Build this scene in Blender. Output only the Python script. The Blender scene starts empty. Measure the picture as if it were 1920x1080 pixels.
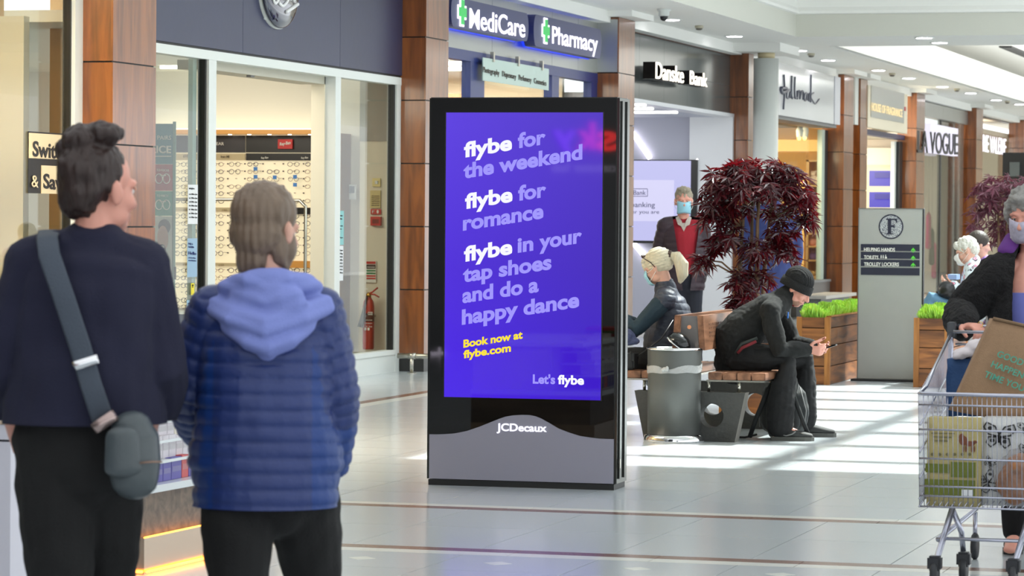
import bpy, bmesh, math, random
from mathutils import Vector as V, Matrix, noise
random.seed(7)
S = bpy.context.scene
COL = S.collection
# ---------------------------------------------------------------- camera
FPX = 6000.0; HEAD = math.radians(16.2); ROLL = .008; CH = 1.5
F0 = V((-math.sin(HEAD), math.cos(HEAD), 0)); R0 = V((math.cos(HEAD), math.sin(HEAD), 0)); UZ = V((0, 0, 1))
th = math.atan(130/FPX)
FW = F0*math.cos(th) - UZ*math.sin(th); U0 = UZ*math.cos(th) + F0*math.sin(th)
RT = R0*math.cos(ROLL) + U0*math.sin(ROLL); UP = U0*math.cos(ROLL) - R0*math.sin(ROLL)
CAM = V((0, 0, CH))
cd = bpy.data.cameras.new('camera'); co = bpy.data.objects.new('camera', cd); COL.objects.link(co)
cd.sensor_width = 36; cd.lens = 36*FPX/1920; cd.clip_end = 300
co.matrix_world = Matrix(((RT.x, UP.x, -FW.x, 0), (RT.y, UP.y, -FW.y, 0), (RT.z, UP.z, -FW.z, CH), (0, 0, 0, 1)))
cd.dof.use_dof = True; cd.dof.focus_distance = 19.0; cd.dof.aperture_fstop = 9.0
S.camera = co
# world, sun, exposure
w = bpy.data.worlds.new('sky'); S.world = w; w.use_nodes = True
w.node_tree.nodes['Background'].inputs[0].default_value = (.93, .97, 1.0, 1)
w.node_tree.nodes['Background'].inputs[1].default_value = 1.15
sd = bpy.data.lights.new('sun', 'SUN'); sd.energy = 9.0; sd.angle = math.radians(1.0); sd.color = (1, .96, .9)
so = bpy.data.objects.new('sun', sd); COL.objects.link(so)
SUND = V((-.30, -.52, -.80)).normalized()
so.rotation_euler = SUND.to_track_quat('-Z', 'Y').to_euler()
S.view_settings.view_transform = 'Standard'; S.view_settings.look = 'None'
S.view_settings.exposure = 0.78; S.view_settings.gamma = 1; S.view_settings.use_curve_mapping = False
def area(name, loc, direc, sx, sy, power, col=(1, 1, 1)):
    l = bpy.data.lights.new(name, 'AREA'); l.shape = 'RECTANGLE'; l.size = sx; l.size_y = sy; l.energy = power; l.color = col
    o = bpy.data.objects.new(name, l); COL.objects.link(o); o.location = loc
    o.rotation_euler = V(direc).to_track_quat('-Z', 'Y').to_euler(); return o

area('skylight_glow', (-1.0, 31, 5.9), (0, 0, -1), 7, 20, 480, (.92, .96, 1))
area('near_fill_light', (-2.5, 8, 3.95), (0, 0, -1), 8, 16, 200, (.95, .97, 1))  # added fill light below the solid near ceiling; no skylight opens there
area('far_coffer_fill', (-2.6, 62, 4.25), (0, 0, 1), 11, 33, 900, (1, .99, .96))  # added upward fill that brightens the far coffer; no cove fittings exist
# ---------------------------------------------------------------- picture to place
def ray(x, y): return FW*FPX + RT*(x-960) + UP*(540-y)
def PZ(x, y, z): return CAM + ray(x, y)*(z/FPX)
def PX(x, y, X): d = ray(x, y); return CAM + d*(X/d.x)
def PY(x, y, Y): d = ray(x, y); return CAM + d*(Y/d.y)
def PF(x, y, h=0.0): d = ray(x, y); return CAM + d*((h-CH)/d.z)
def PP(x, y, o, n): d = ray(x, y); return CAM + d*((V(o)-CAM).dot(n)/d.dot(n))
WX = -9.8
def wy(x, X=WX, y=400): return PX(x, y, X).y

# ---------------------------------------------------------------- materials
def lin(c):
    return tuple(((v/255)/12.92 if v/255 <= .04045 else ((v/255+.055)/1.055)**2.4) for v in c)
MATS = {}
def mat(name, rgb=(200, 200, 200), rough=.5, metal=0, emit=None, es=1, bump=0, bscale=40, var=0, vscale=8, coat=0, spec=None, rnd=0, trans=0, sub=0, stretch=None):
    if name in MATS: return MATS[name]
    m = bpy.data.materials.new(name); m.use_nodes = True; nt = m.node_tree; N = nt.nodes; L = nt.links
    b = N['Principled BSDF']; c = lin(rgb)
    b.inputs['Base Color'].default_value = (*c, 1); b.inputs['Roughness'].default_value = rough; b.inputs['Metallic'].default_value = metal
    if spec is not None: b.inputs['Specular IOR Level'].default_value = spec
    if coat: b.inputs['Coat Weight'].default_value = coat; b.inputs['Coat Roughness'].default_value = .08
    if emit: b.inputs['Emission Color'].default_value = (*lin(emit), 1); b.inputs['Emission Strength'].default_value = es
    tc = N.new('ShaderNodeTexCoord'); mp = N.new('ShaderNodeMapping'); L.new(tc.outputs['Object'], mp.inputs[0])
    if stretch: mp.inputs['Scale'].default_value = stretch
    n = N.new('ShaderNodeTexNoise'); n.inputs['Scale'].default_value = vscale; n.inputs['Detail'].default_value = 5
    L.new(mp.outputs[0], n.inputs['Vector'])
    if var or rnd:
        hsv = N.new('ShaderNodeHueSaturation'); hsv.inputs['Color'].default_value = (*c, 1)
        ma = N.new('ShaderNodeMath'); ma.operation = 'MULTIPLY_ADD'; ma.inputs[1].default_value = var*2; ma.inputs[2].default_value = 1-var
        L.new(n.outputs['Fac'], ma.inputs[0])
        oi = N.new('ShaderNodeObjectInfo'); mb = N.new('ShaderNodeMath'); mb.operation = 'MULTIPLY_ADD'
        mb.inputs[1].default_value = rnd*2; L.new(oi.outputs['Random'], mb.inputs[0])
        mc = N.new('ShaderNodeMath'); mc.operation = 'SUBTRACT'; L.new(ma.outputs[0], mc.inputs[0]); mc.inputs[1].default_value = rnd
        L.new(mc.outputs[0], mb.inputs[2]); L.new(mb.outputs[0], hsv.inputs['Value']); L.new(hsv.outputs[0], b.inputs['Base Color'])
    if bump:
        n2 = N.new('ShaderNodeTexNoise'); n2.inputs['Scale'].default_value = bscale; n2.inputs['Detail'].default_value = 4
        L.new(mp.outputs[0], n2.inputs['Vector'])
        bp = N.new('ShaderNodeBump'); bp.inputs['Strength'].default_value = bump; bp.inputs['Distance'].default_value = .01
        L.new(n2.outputs['Fac'], bp.inputs['Height']); L.new(bp.outputs[0], b.inputs['Normal'])
    if trans: b.inputs['Transmission Weight'].default_value = trans
    if sub: b.inputs['Subsurface Weight'].default_value = sub; b.inputs['Subsurface Scale'].default_value = .02
    MATS[name] = m; return m
def wood(name, a, b2, rough=.35, axis='z', scale=6, coat=0, rnd=.06):
    if name in MATS: return MATS[name]
    m = bpy.data.materials.new(name); m.use_nodes = True; nt = m.node_tree; N = nt.nodes; L = nt.links
    b = N['Principled BSDF']; b.inputs['Roughness'].default_value = rough
    if coat: b.inputs['Coat Weight'].default_value = coat; b.inputs['Coat Roughness'].default_value = .12
    tc = N.new('ShaderNodeTexCoord'); mp = N.new('ShaderNodeMapping')
    st = {'x': (.12, 1, 1), 'y': (1, .12, 1), 'z': (1, 1, .12)}[axis]
    mp.inputs['Scale'].default_value = tuple(s*scale for s in st); L.new(tc.outputs['Object'], mp.inputs[0])
    oi = N.new('ShaderNodeObjectInfo'); va = N.new('ShaderNodeVectorMath'); va.operation = 'ADD'
    cx = N.new('ShaderNodeMath'); cx.operation = 'MULTIPLY'; cx.inputs[1].default_value = 37; L.new(oi.outputs['Random'], cx.inputs[0])
    L.new(mp.outputs[0], va.inputs[0]); L.new(cx.outputs[0], va.inputs[1])
    n = N.new('ShaderNodeTexNoise'); n.inputs['Scale'].default_value = 2.5; n.inputs['Detail'].default_value = 8; n.inputs['Distortion'].default_value = .6
    L.new(va.outputs[0], n.inputs['Vector'])
    r = N.new('ShaderNodeValToRGB'); r.color_ramp.elements[0].position = .33; r.color_ramp.elements[1].position = .68
    r.color_ramp.elements[0].color = (*lin(a), 1); r.color_ramp.elements[1].color = (*lin(b2), 1); L.new(n.outputs['Fac'], r.inputs[0])
    hs = N.new('ShaderNodeHueSaturation'); mb = N.new('ShaderNodeMath'); mb.operation = 'MULTIPLY_ADD'; mb.inputs[1].default_value = rnd*2; mb.inputs[2].default_value = 1-rnd
    L.new(oi.outputs['Random'], mb.inputs[0]); L.new(mb.outputs[0], hs.inputs['Value']); L.new(r.outputs[0], hs.inputs['Color'])
    L.new(hs.outputs[0], b.inputs['Base Color'])
    MATS[name] = m; return m
def glass(name, tint=(255, 255, 255), ior=1.45, rough=0.0, dens=0):
    if name in MATS: return MATS[name]
    m = bpy.data.materials.new(name); m.use_nodes = True; nt = m.node_tree; N = nt.nodes; L = nt.links
    N.remove(N['Principled BSDF']); out = N['Material Output']
    t = N.new('ShaderNodeBsdfTransparent'); t.inputs[0].default_value = (*lin(tint), 1)
    g = N.new('ShaderNodeBsdfGlossy'); g.inputs['Roughness'].default_value = rough
    lw = N.new('ShaderNodeLayerWeight'); lw.inputs[0].default_value = .5; pw = N.new('ShaderNodeMath'); pw.operation = 'POWER'; pw.inputs[1].default_value = 5
    f = N.new('ShaderNodeMath'); f.operation = 'MULTIPLY_ADD'; f.inputs[1].default_value = .62; f.inputs[2].default_value = .03
    L.new(lw.outputs['Facing'], pw.inputs[0]); L.new(pw.outputs[0], f.inputs[0]); mx = N.new('ShaderNodeMixShader')
    if dens:
        d = N.new('ShaderNodeBsdfDiffuse'); d.inputs[0].default_value = (.8, .8, .8, 1); m2 = N.new('ShaderNodeMixShader'); m2.inputs[0].default_value = dens
        L.new(t.outputs[0], m2.inputs[1]); L.new(d.outputs[0], m2.inputs[2]); src = m2
    else: src = t
    L.new(f.outputs[0], mx.inputs[0]); L.new(src.outputs[0], mx.inputs[1]); L.new(g.outputs[0], mx.inputs[2]); L.new(mx.outputs[0], out.inputs[0])
    MATS[name] = m; return m
def emis(name, rgb, s=1):
    return mat(name, (10, 10, 10), .4, emit=rgb, es=s)
def base_of(m): return m.node_tree.nodes['Principled BSDF']

# ---------------------------------------------------------------- objects
def me_obj(name, me, m, parent=None):
    o = bpy.data.objects.new(name, me); COL.objects.link(o)
    ms = m if isinstance(m, (list, tuple)) else [m]
    if len(me.materials) == 0:
        for q in ms: me.materials.append(q)
    if parent is not None:
        o.parent = parent; o.matrix_parent_inverse = Matrix.Translation(-wl(parent))
    return o
ORG = {}
def wl(o): return ORG.get(o.name, V((0, 0, 0)))
def empty(name, loc=(0, 0, 0)):
    o = bpy.data.objects.new(name, None); COL.objects.link(o); o.location = loc; o.empty_display_size = .1; ORG[o.name] = V(loc); return o
def tag(o, label=None, cat=None, group=None, kind=None):
    if label: o['label'] = label
    if cat: o['category'] = cat
    if group: o['group'] = group
    if kind: o['kind'] = kind
    return o
def thing(name, label, cat, loc=(0, 0, 0), group=None): return tag(empty(name, loc), label, cat, group)
def bmo(name, bm, m, parent=None, smooth=False, bevel=0):
    if bevel:
        bmesh.ops.bevel(bm, geom=[e for e in bm.edges if e.calc_face_angle(0) > .5], offset=bevel, segments=2, affect='EDGES', clamp_overlap=True)
    me = bpy.data.meshes.new(name); bm.to_mesh(me); bm.free()
    if smooth:
        for p in me.polygons: p.use_smooth = True
    return me_obj(name, me, m, parent)
def bx(bm, a, b, mi=0):
    a = V(a); b = V(b); r = bmesh.ops.create_cube(bm, size=1)
    for v in r['verts']: v.co = V(((a.x+b.x)/2+v.co.x*(b.x-a.x), (a.y+b.y)/2+v.co.y*(b.y-a.y), (a.z+b.z)/2+v.co.z*(b.z-a.z)))
    if mi:
        for f in {f for v in r['verts'] for f in v.link_faces}: f.material_index = mi
    return r['verts']
def box(name, a, b, m, parent=None, bevel=0):
    bm = bmesh.new(); a = V(a); b = V(b)
    bx(bm, (min(a.x, b.x), min(a.y, b.y), min(a.z, b.z)), (max(a.x, b.x), max(a.y, b.y), max(a.z, b.z)))
    return bmo(name, bm, m, parent, bevel=bevel)
def frame3(t, side=None):
    t = V(t).normalized()
    s = V(side) if side is not None else V((0, 0, 1))
    s = s - t*s.dot(t)
    if s.length < 1e-4:
        s = V((1, 0, 0)); s = s - t*s.dot(t)
        if s.length < 1e-3: s = V((0, 1, 0)); s = s - t*s.dot(t)
    s.normalize(); return t, s, t.cross(s)
def sweep(bm, st, n=12, side=None, cap=True):
    """st: (pos, a, b) stations, a along side"""
    P = [V(q[0]) for q in st]; A = [q[1] for q in st]; B = [q[2] if len(q) > 2 else q[1] for q in st]
    rings = []; k = len(P)
    def T(i):
        if k == 1: return V((0, 0, 1))
        if i == 0: return P[1]-P[0]
        if i == k-1: return P[-1]-P[-2]
        return (P[i+1]-P[i]).normalized()+(P[i]-P[i-1]).normalized()
    lst = []
    if cap:
        t = T(0).normalized(); r = min(A[0], B[0])
        for q in (.97, .8, .45): c = math.sqrt(1-q*q); lst.append((P[0]-t*r*q, A[0]*c, B[0]*c, T(0)))
    for i in range(k): lst.append((P[i], A[i], B[i], T(i)))
    if cap:
        t = T(k-1).normalized(); r = min(A[-1], B[-1])
        for q in (.45, .8, .97): c = math.sqrt(1-q*q); lst.append((P[-1]+t*r*q, A[-1]*c, B[-1]*c, T(k-1)))
    ps = side
    for (p, a, b, t) in lst:
        t_, s_, u_ = frame3(t, ps); ps = s_ if side is None else side
        rings.append([bm.verts.new(p+s_*a*math.cos(2*math.pi*j/n)+u_*b*math.sin(2*math.pi*j/n)) for j in range(n)])
    for r0, r1 in zip(rings, rings[1:]):
        for j in range(n): bm.faces.new((r0[j], r0[(j+1) % n], r1[(j+1) % n], r1[j]))
    bm.faces.new(rings[0][::-1]); bm.faces.new(rings[-1])
def ell(bm, c, r, rot=None, n=12):
    res = bmesh.ops.create_uvsphere(bm, u_segments=n, v_segments=max(6, n*2//3), radius=1)
    if not isinstance(r, (tuple, list)): r = (r, r, r)
    for v in res['verts']:
        q = V((v.co.x*r[0], v.co.y*r[1], v.co.z*r[2]))
        v.co = V(c)+(rot @ q if rot is not None else q)
def tube(name, pts, r, m, parent=None, n=8, smooth=True):
    bm = bmesh.new(); sweep(bm, [(p, r, r) for p in pts], n=n, cap=False)
    return bmo(name, bm, m, parent, smooth)
def lathe(bm, c, prof, n=32, sx=1, sy=1):
    rings = []
    for (r, z) in prof:
        rings.append([bm.verts.new((c[0]+r*sx*math.cos(2*math.pi*j/n), c[1]+r*sy*math.sin(2*math.pi*j/n), c[2]+z)) for j in range(n)])
    for r0, r1 in zip(rings, rings[1:]):
        for j in range(n): bm.faces.new((r0[j], r0[(j+1) % n], r1[(j+1) % n], r1[j]))
    bm.faces.new(rings[0][::-1]); bm.faces.new(rings[-1])
def poly_prism(bm, pts, nvec):
    """closed outline of Vectors extruded by nvec"""
    a = [bm.verts.new(p) for p in pts]; b = [bm.verts.new(p+nvec) for p in pts]; n = len(pts)
    f1 = bm.faces.new(a); f2 = bm.faces.new(b[::-1])
    for i in range(n): bm.faces.new((a[(i+1) % n], a[i], b[i], b[(i+1) % n]))
    bmesh.ops.recalc_face_normals(bm, faces=bm.faces[:])
_tc = {}
def text_mesh(s, bold=0.0, ext=.05, spacing=1.0):
    k = (s, bold, ext, spacing)
    if k in _tc: return _tc[k]
    c = bpy.data.curves.new('t', 'FONT'); c.body = s; c.offset = bold; c.extrude = ext/2; c.resolution_u = 5; c.space_character = spacing
    o = bpy.data.objects.new('t', c); COL.objects.link(o)
    dg = bpy.context.evaluated_depsgraph_get(); dg.update()
    me = bpy.data.meshes.new_from_object(o.evaluated_get(dg)); bpy.data.objects.remove(o)
    vs = [v.co.copy() for v in me.vertices]; fs = [tuple(p.vertices) for p in me.polygons]
    bpy.data.meshes.remove(me); _tc[k] = (vs, fs); return _tc[k]
CAPH = .73
def text3(s, p0, p1, hv, nrm, m, parent=None, bold=0.0, depth=.004, name='lettering', spacing=1.0, lift=.001):
    """baseline p0 to p1, hv = vector of the capital height, nrm toward the reader"""
    vs, fs = text_mesh(s, bold, 1.0, spacing)
    xs = [v.x for v in vs]; x0, x1 = min(xs), max(xs); p0 = V(p0); p1 = V(p1); hv = V(hv); nrm = V(nrm).normalized()
    me = bpy.data.meshes.new(name)
    out = [p0+(p1-p0)*((v.x-x0)/(x1-x0))+hv*(v.y/CAPH)+nrm*((v.z+.5)*depth+lift) for v in vs]
    me.from_pydata([tuple(q) for q in out], [], fs); me.update()
    return me_obj(name, me, m, parent)
def textpx(s, a, b, cap, o, n, m, parent=None, up=(0, 0, 1), **kw):
    """a, b: baseline ends and cap: capital height as seen, laid on the real plane (o, n)"""
    n = V(n); p0 = PP(a[0], a[1], o, n); p1 = PP(b[0], b[1], o, n)
    sc = (p0-CAM).dot(FW)/FPX
    return text3(s, p0, p1, V(up)*cap*sc, n, m, parent, **kw)
def stroke(name, pts, r, m, parent=None, closed=False):
    return tube(name, pts, r, m, parent, n=6)
def cutz(o, z, above=False):
    bm = bmesh.new(); bm.from_mesh(o.data); r = bmesh.ops.bisect_plane(bm, geom=bm.verts[:]+bm.edges[:]+bm.faces[:], plane_co=(0, 0, z), plane_no=(0, 0, 1), clear_inner=not above, clear_outer=above)
    ed = [e for e in r['geom_cut'] if isinstance(e, bmesh.types.BMEdge)]
    bmesh.ops.holes_fill(bm, edges=ed, sides=0); bm.to_mesh(o.data); bm.free(); return o
def carve(o, planes):
    bm = bmesh.new(); bm.from_mesh(o.data)
    for c, n in planes: bmesh.ops.bisect_plane(bm, geom=bm.verts[:]+bm.edges[:]+bm.faces[:], plane_co=c, plane_no=n)
    dead = [f for f in bm.faces if all((f.calc_center_median()-V(c)).dot(V(n)) > 0 for c, n in planes)]
    bmesh.ops.delete(bm, geom=dead, context='FACES'); bm.to_mesh(o.data); bm.free(); return o
def remesh(name, bm, m, parent=None, vox=.007, smooth=2, fn=None, keep=None):
    me = bpy.data.meshes.new('tmp'); bmesh.ops.triangulate(bm, faces=bm.faces[:]); bm.to_mesh(me); bm.free()
    o = bpy.data.objects.new('tmp', me); COL.objects.link(o)
    md = o.modifiers.new('r', 'REMESH'); md.mode = 'VOXEL'; md.voxel_size = vox; md.adaptivity = 0
    if smooth:
        ms = o.modifiers.new('s', 'SMOOTH'); ms.iterations = smooth; ms.factor = .5
    dg = bpy.context.evaluated_depsgraph_get(); dg.update()
    me2 = bpy.data.meshes.new_from_object(o.evaluated_get(dg)); bpy.data.objects.remove(o); bpy.data.meshes.remove(me)
    if fn:
        nr = [v.normal.copy() for v in me2.vertices]
        for v, q in zip(me2.vertices, nr): v.co = v.co + fn(v.co, q)
        me2.update()
    for p in me2.polygons: p.use_smooth = True
    me2.name = name; return me_obj(name, me2, m, parent)
# ================================================================= materials used by the setting
M_terr = mat('terrazzo', (192, 199, 203), .17, bump=.015, bscale=3, var=.10, vscale=160, rnd=.018, spec=.5)
M_brown = mat('brown_terrazzo', (128, 96, 84), .2, var=.12, vscale=160, rnd=.03)
M_whs = mat('white_terrazzo', (218, 220, 214), .2, var=.05, vscale=160)
M_grout = mat('grout', (120, 120, 118), .7)
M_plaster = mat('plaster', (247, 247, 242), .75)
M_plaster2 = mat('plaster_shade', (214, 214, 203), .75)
M_wood = wood('pillar_veneer', (104, 54, 18), (150, 84, 32), .28, 'z', 5, coat=.6, rnd=.08)
M_black = mat('black_gap', (14, 13, 12), .5)
M_skirt = mat('black_skirting', (34, 34, 34), .35)
M_white = mat('white_frame', (222, 226, 222), .4)
M_navy = mat('navy_board', (44, 48, 78), .38, bump=.05, bscale=12, var=.12, vscale=2, rnd=.04)
M_blue = mat('blue_frame', (26, 44, 110), .35)
M_silver = mat('brushed_silver', (178, 180, 176), .32, metal=.75, var=.08, vscale=3, stretch=(1, .1, 1))
M_stone = mat('dark_polished_stone', (84, 88, 88), .14, var=.22, vscale=1.6, spec=.7)
M_cream = mat('cream_wall', (226, 218, 196), .6)
M_pale = mat('pale_wall', (214, 220, 216), .6)
M_beige = mat('warm_beige_wall', (226, 188, 134), .6)
M_glass = glass('shop_glass', (247, 250, 248))
M_steel = mat('brushed_steel', (190, 186, 176), .25, metal=1)
M_chrome = mat('chrome', (225, 225, 228), .07, metal=1)
M_lampw = emis('lamp_white', (255, 250, 255), 9)
M_lampc = emis('lamp_inside', (255, 250, 235), 4)
M_dark = mat('dark_plastic', (22, 23, 25), .4)
M_greyp = mat('grey_panel', (120, 120, 120), .5)
M_let_w = emis('lit_white_letters', (245, 240, 255), 1.3)
M_let_warm = emis('lit_warm_letters', (255, 246, 226), 1.5)
def struct(o, label=None): o['kind'] = 'structure'; return o

# ================================================================= floor
T = .625
floor = box('floor', (-24, -12, -.30), (9, 100, -.012), M_grout); struct(floor)
Y1a, Y1b = 13.76, 13.89; Y2a, Y2b = 15.75, 15.88; XL0, XL1 = -8.46, -8.34
tiles = []
def grid(x0, x1, y0, y1, nx, ny):
    dx = (x1-x0)/nx; dy = (y1-y0)/ny
    for i in range(nx):
        for j in range(ny): tiles.append((x0+i*dx, y0+j*dy, dx, dy))
grid(-8.20, -8.20+T*16, 16.0, 16.0+T*52, 16, 52)
grid(-9.80, XL0, Y2b, Y2b+T*52, 2, 52)
grid(-9.80, -9.80+T*19, Y1b, Y2a, 19, 2)
grid(-9.80, -9.80+T*19, 13.63-T*13, 13.63, 19, 13)
G = .0022
tm = {}
def tile_mesh(dx, dy):
    k = (round(dx, 3), round(dy, 3))
    if k not in tm:
        bm = bmesh.new(); bx(bm, (G, G, -.012), (dx-G, dy-G, 0)); me = bpy.data.meshes.new('tile'); bm.to_mesh(me); bm.free(); tm[k] = me
    return tm[k]
def px_of(p):
    q = V(p)-CAM; z = q.dot(FW); return (960+FPX*q.dot(RT)/z, 540-FPX*q.dot(UP)/z, z) if z > .5 else (-9e3, 0, z)
vis = []; rest = []
for t in tiles:
    x, y, z = px_of((t[0]+t[2]/2, t[1]+t[3]/2, 0))
    (vis if (z > 9 and -60 < x < 1980 and y < 1120) else rest).append((z, t))
vis.sort(key=lambda q: q[0]); rest += vis[285:]; vis = vis[:285]
for z, (x, y, dx, dy) in vis:
    o = me_obj('tile', tile_mesh(dx, dy), M_terr, floor); o.location = (x, y, 0)
bm = bmesh.new()
for z, (x, y, dx, dy) in rest: bx(bm, (x+G, y+G, -.012), (x+dx-G, y+dy-G, 0))
tag(bmo('tile_field', bm, M_terr, floor), kind='stuff')
box('plain_floor_panel', (1.85, -12, -.012), (9, 100, -.0005), M_terr, floor)
box('plain_floor_panel', (-24, -12, -.012), (-9.80, 100, -.0005), mat('shop_floor', (170, 165, 155), .35), floor)
box('plain_floor_panel', (-9.8, -12, -.012), (1.85, 5.5, -.0005), M_terr, floor)
box('plain_floor_panel', (-9.8, 48.4, -.012), (1.85, 100, -.0005), M_terr, floor)
def strip(x0, x1, y0, y1, m, n, ax):
    for i in range(n):
        if ax == 'x': a, b = (x0+(x1-x0)*i/n, y0), (x0+(x1-x0)*(i+1)/n, y1)
        else: a, b = (x0, y0+(y1-y0)*i/n), (x1, y0+(y1-y0)*(i+1)/n)
        box('border_tile', (a[0]+.002, a[1]+.001, -.012), (b[0]-.002, b[1]-.001, 0), m, floor)
strip(-9.8, 1.85, Y1a, Y1b, M_brown, 18, 'x'); strip(-9.8, 1.85, Y2a, Y2b, M_brown, 18, 'x')
strip(-9.8, 1.85, 13.63, Y1a, M_whs, 18, 'x'); strip(XL1, 1.85, Y2b, 16.0, M_whs, 16, 'x')
strip(XL0, XL1, Y2b, 48.4, M_brown, 20, 'y'); strip(XL1, -8.20, 16.0, 48.4, M_whs, 20, 'y')
dcx = PF(928, 1058).x
for i in range(-6, 10):
    c = V((dcx+i*T, 13.33, .0008)); bm = bmesh.new()
    poly_prism(bm, [c+V((.065, 0, 0)), c+V((0, .065, 0)), c+V((-.065, 0, 0)), c+V((0, -.065, 0))], V((0, 0, -.004)))
    bmo('diamond_inlay', bm, M_whs, floor)

# ================================================================= ceiling
HC = 4.0
O1x0 = PF(1492, 69, HC).x; O1y1 = PF(1492, 69, HC).y; O2y0 = PF(1570, 87, HC).y; O2x0 = PF(1570, 87, HC).x
O1y0 = 19.5; OX1 = 3.2; O2y1 = 82
ceil = box('ceiling', (-9.9, -12, HC), (O1x0, 100, HC+.5), M_plaster); struct(ceil)
box('ceiling_slab', (O1x0, -12, HC), (9, O1y0, HC+.5), M_plaster, ceil)
box('ceiling_slab', (OX1, O1y0, HC), (9, 100, HC+.5), M_plaster, ceil)
box('ceiling_beam', (O1x0, O1y1, HC), (OX1, O2y0, HC+.5), M_plaster, ceil)
box('ceiling_slab', (O1x0, O2y1, HC), (OX1, 100, HC+.5), M_plaster, ceil)
def well(name, x0, x1, y0, y1, prof, m):
    bm = bmesh.new(); rings = []
    for (o, z) in prof:
        rings.append([bm.verts.new(q) for q in ((x0-o, y0-o, z), (x1+o, y0-o, z), (x1+o, y1+o, z), (x0-o, y1+o, z))])
    for a, b in zip(rings, rings[1:]):
        for j in range(4): bm.faces.new((a[j], a[(j+1) % 4], b[(j+1) % 4], b[j]))
    return bmo(name, bm, m, ceil)
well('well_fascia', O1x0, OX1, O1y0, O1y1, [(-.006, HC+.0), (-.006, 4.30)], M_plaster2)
well('well_cornice', O1x0, OX1, O1y0, O1y1, [(-.006, 4.30), (-.05, 4.31), (-.05, 4.345), (-.01, 4.40), (-.01, 4.46), (-.01, 4.49), (-.01, 4.501), (.16, 4.52), (.3, 4.62), (.3, 5.0), (.7, 5.1), (.7, 6.1)], M_plaster)
well('coffer_cornice', O2x0, OX1, O2y0, O2y1, [(-.006, HC+.0), (-.006, 4.16), (-.006, 4.501), (.1, 4.52), (.6, 4.56), (.7, 4.66), (1.1, 4.7), (1.2, 4.9)], M_plaster)
box('coffer_panel', (O2x0-1.6, O2y0-1.6, 4.9), (OX1+1.5, O2y1+1.5, 5.0), M_plaster, ceil)
roof = box('roof', (O1x0-.8, O1y0-.8, 6.1), (-3.9, O1y1+.8, 6.3), M_plaster); struct(roof)
box('roof_slab', (2.6, O1y0-.8, 6.1), (OX1+.8, O1y1+.8, 6.3), M_plaster, roof)
box('roof_slab', (-3.9, O1y0-.8, 6.1), (2.6, 22.9, 6.3), M_plaster, roof)
box('roof_slab', (-3.9, 36, 6.1), (2.6, O1y1+.8, 6.3), M_plaster, roof)
box('roof_glass', (-3.9, 22.9, 6.18), (2.6, 36, 6.19), glass('roof_glass', (240, 245, 245)), roof)
for i in range(9): box('glazing_bar', (-3.9, 23.75+i*1.35, 6.12), (2.6, 23.83+i*1.35+.05*(i % 3), 6.3), M_white, roof)
for i in range(4): box('glazing_bar', (-3.3+i*1.6, 22.9, 6.06), (-3.2+i*1.6, 36, 6.32), M_white, roof)
for i, dz in enumerate((0, .28)):     # slot diffusers in the far coffer
    a = PF(1878+i*12, 86+i*0, 4.9); o = box('ceiling_vent', (a.x-.05, a.y, 4.87), (a.x+.07, a.y+9, 4.902), M_black)
    tag(o, ('left' if i == 0 else 'right')+' one of two thin dark slot vents in the far white ceiling coffer', 'vent')

# downlights, smoke heads and cameras along the soffit
dls = [(1258, 36, 'over the grey bank fascia, beside the dome camera'), (1377, 67, 'above the wooden pillar at the far side of the bank'),
       (1499, 94, 'peeping out behind the white block on the round column'), (1553, 112, 'above the white script-lettered fascia'), (1647, 131, 'behind the narrow twin pillar'),
       (1704, 146, 'over the fragrance shop fascia'), (1767, 162, 'over the pillar beyond the fragrance shop'), (1820, 174, 'over the silver fascia'),
       (1868, 187, 'over the dark shop beyond the silver fascia'), (1912, 195, 'last in the row at the edge of the picture'),
       (1733, 70, 'left one of the pair on the white ceiling beam'), (1762, 79, 'right one of the pair on the white ceiling beam')]
for x, y, t in dls:
    c = PF(x, y, HC); r = .11
    root = thing('downlight', 'round white recessed downlight '+t, 'ceiling light', c, 'recessed downlights in the mall soffit')
    bm = bmesh.new(); lathe(bm, c, [(r+.03, .002), (r+.03, -.008), (r, -.012), (r, .0)], 24); bmo('trim_ring', bm, M_white, root, True)
    bm = bmesh.new(); lathe(bm, c, [(r, -.009), (r*.9, -.016)], 24); bmo('lamp', bm, M_lampw, root)
for x, y, t in [(1311, 52, 'between the two downlights of the bank'), (1521, 104, 'in front of the white script fascia'), (1673, 141, 'above the fragrance shop fascia'), (1794, 170, 'beyond the fragrance shop'), (1889, 193, 'above the last dark shop')]:
    c = PF(x, y-4, HC); root = thing('smoke_detector', 'small beige smoke detector on the soffit '+t, 'smoke detector', c, 'smoke detectors on the soffit')
    bm = bmesh.new(); lathe(bm, c, [(.055, 0), (.055, -.03), (.045, -.035)], 16); bmo('housing', bm, mat('old_beige', (196, 190, 168), .5), root, True)
    bm = bmesh.new(); lathe(bm, c, [(.042, -.03), (.042, -.05), (.02, -.06)], 16); bmo('sensor', bm, mat('grey_sensor', (110, 105, 96), .5), root, True)
def dome(c, label, body, s=1.0):
    root = thing('dome_camera', label, 'security camera', c)
    bm = bmesh.new(); lathe(bm, c, [(.075*s, 0), (.075*s, -.02), (.06*s, -.03), (.058*s, -.08), (.05*s, -.085)], 20); bmo('housing', bm, body, root, True)
    bm = bmesh.new(); ell(bm, V(c)-V((0, 0, .085*s)), .045*s); bmo('lens_dome', bm, mat('smoked_dome', (18, 18, 22), .08), root, True)
dome(PF(1245, 17, HC), 'white dome security camera on the soffit above the bank fascia', M_white, 1.1)
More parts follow.
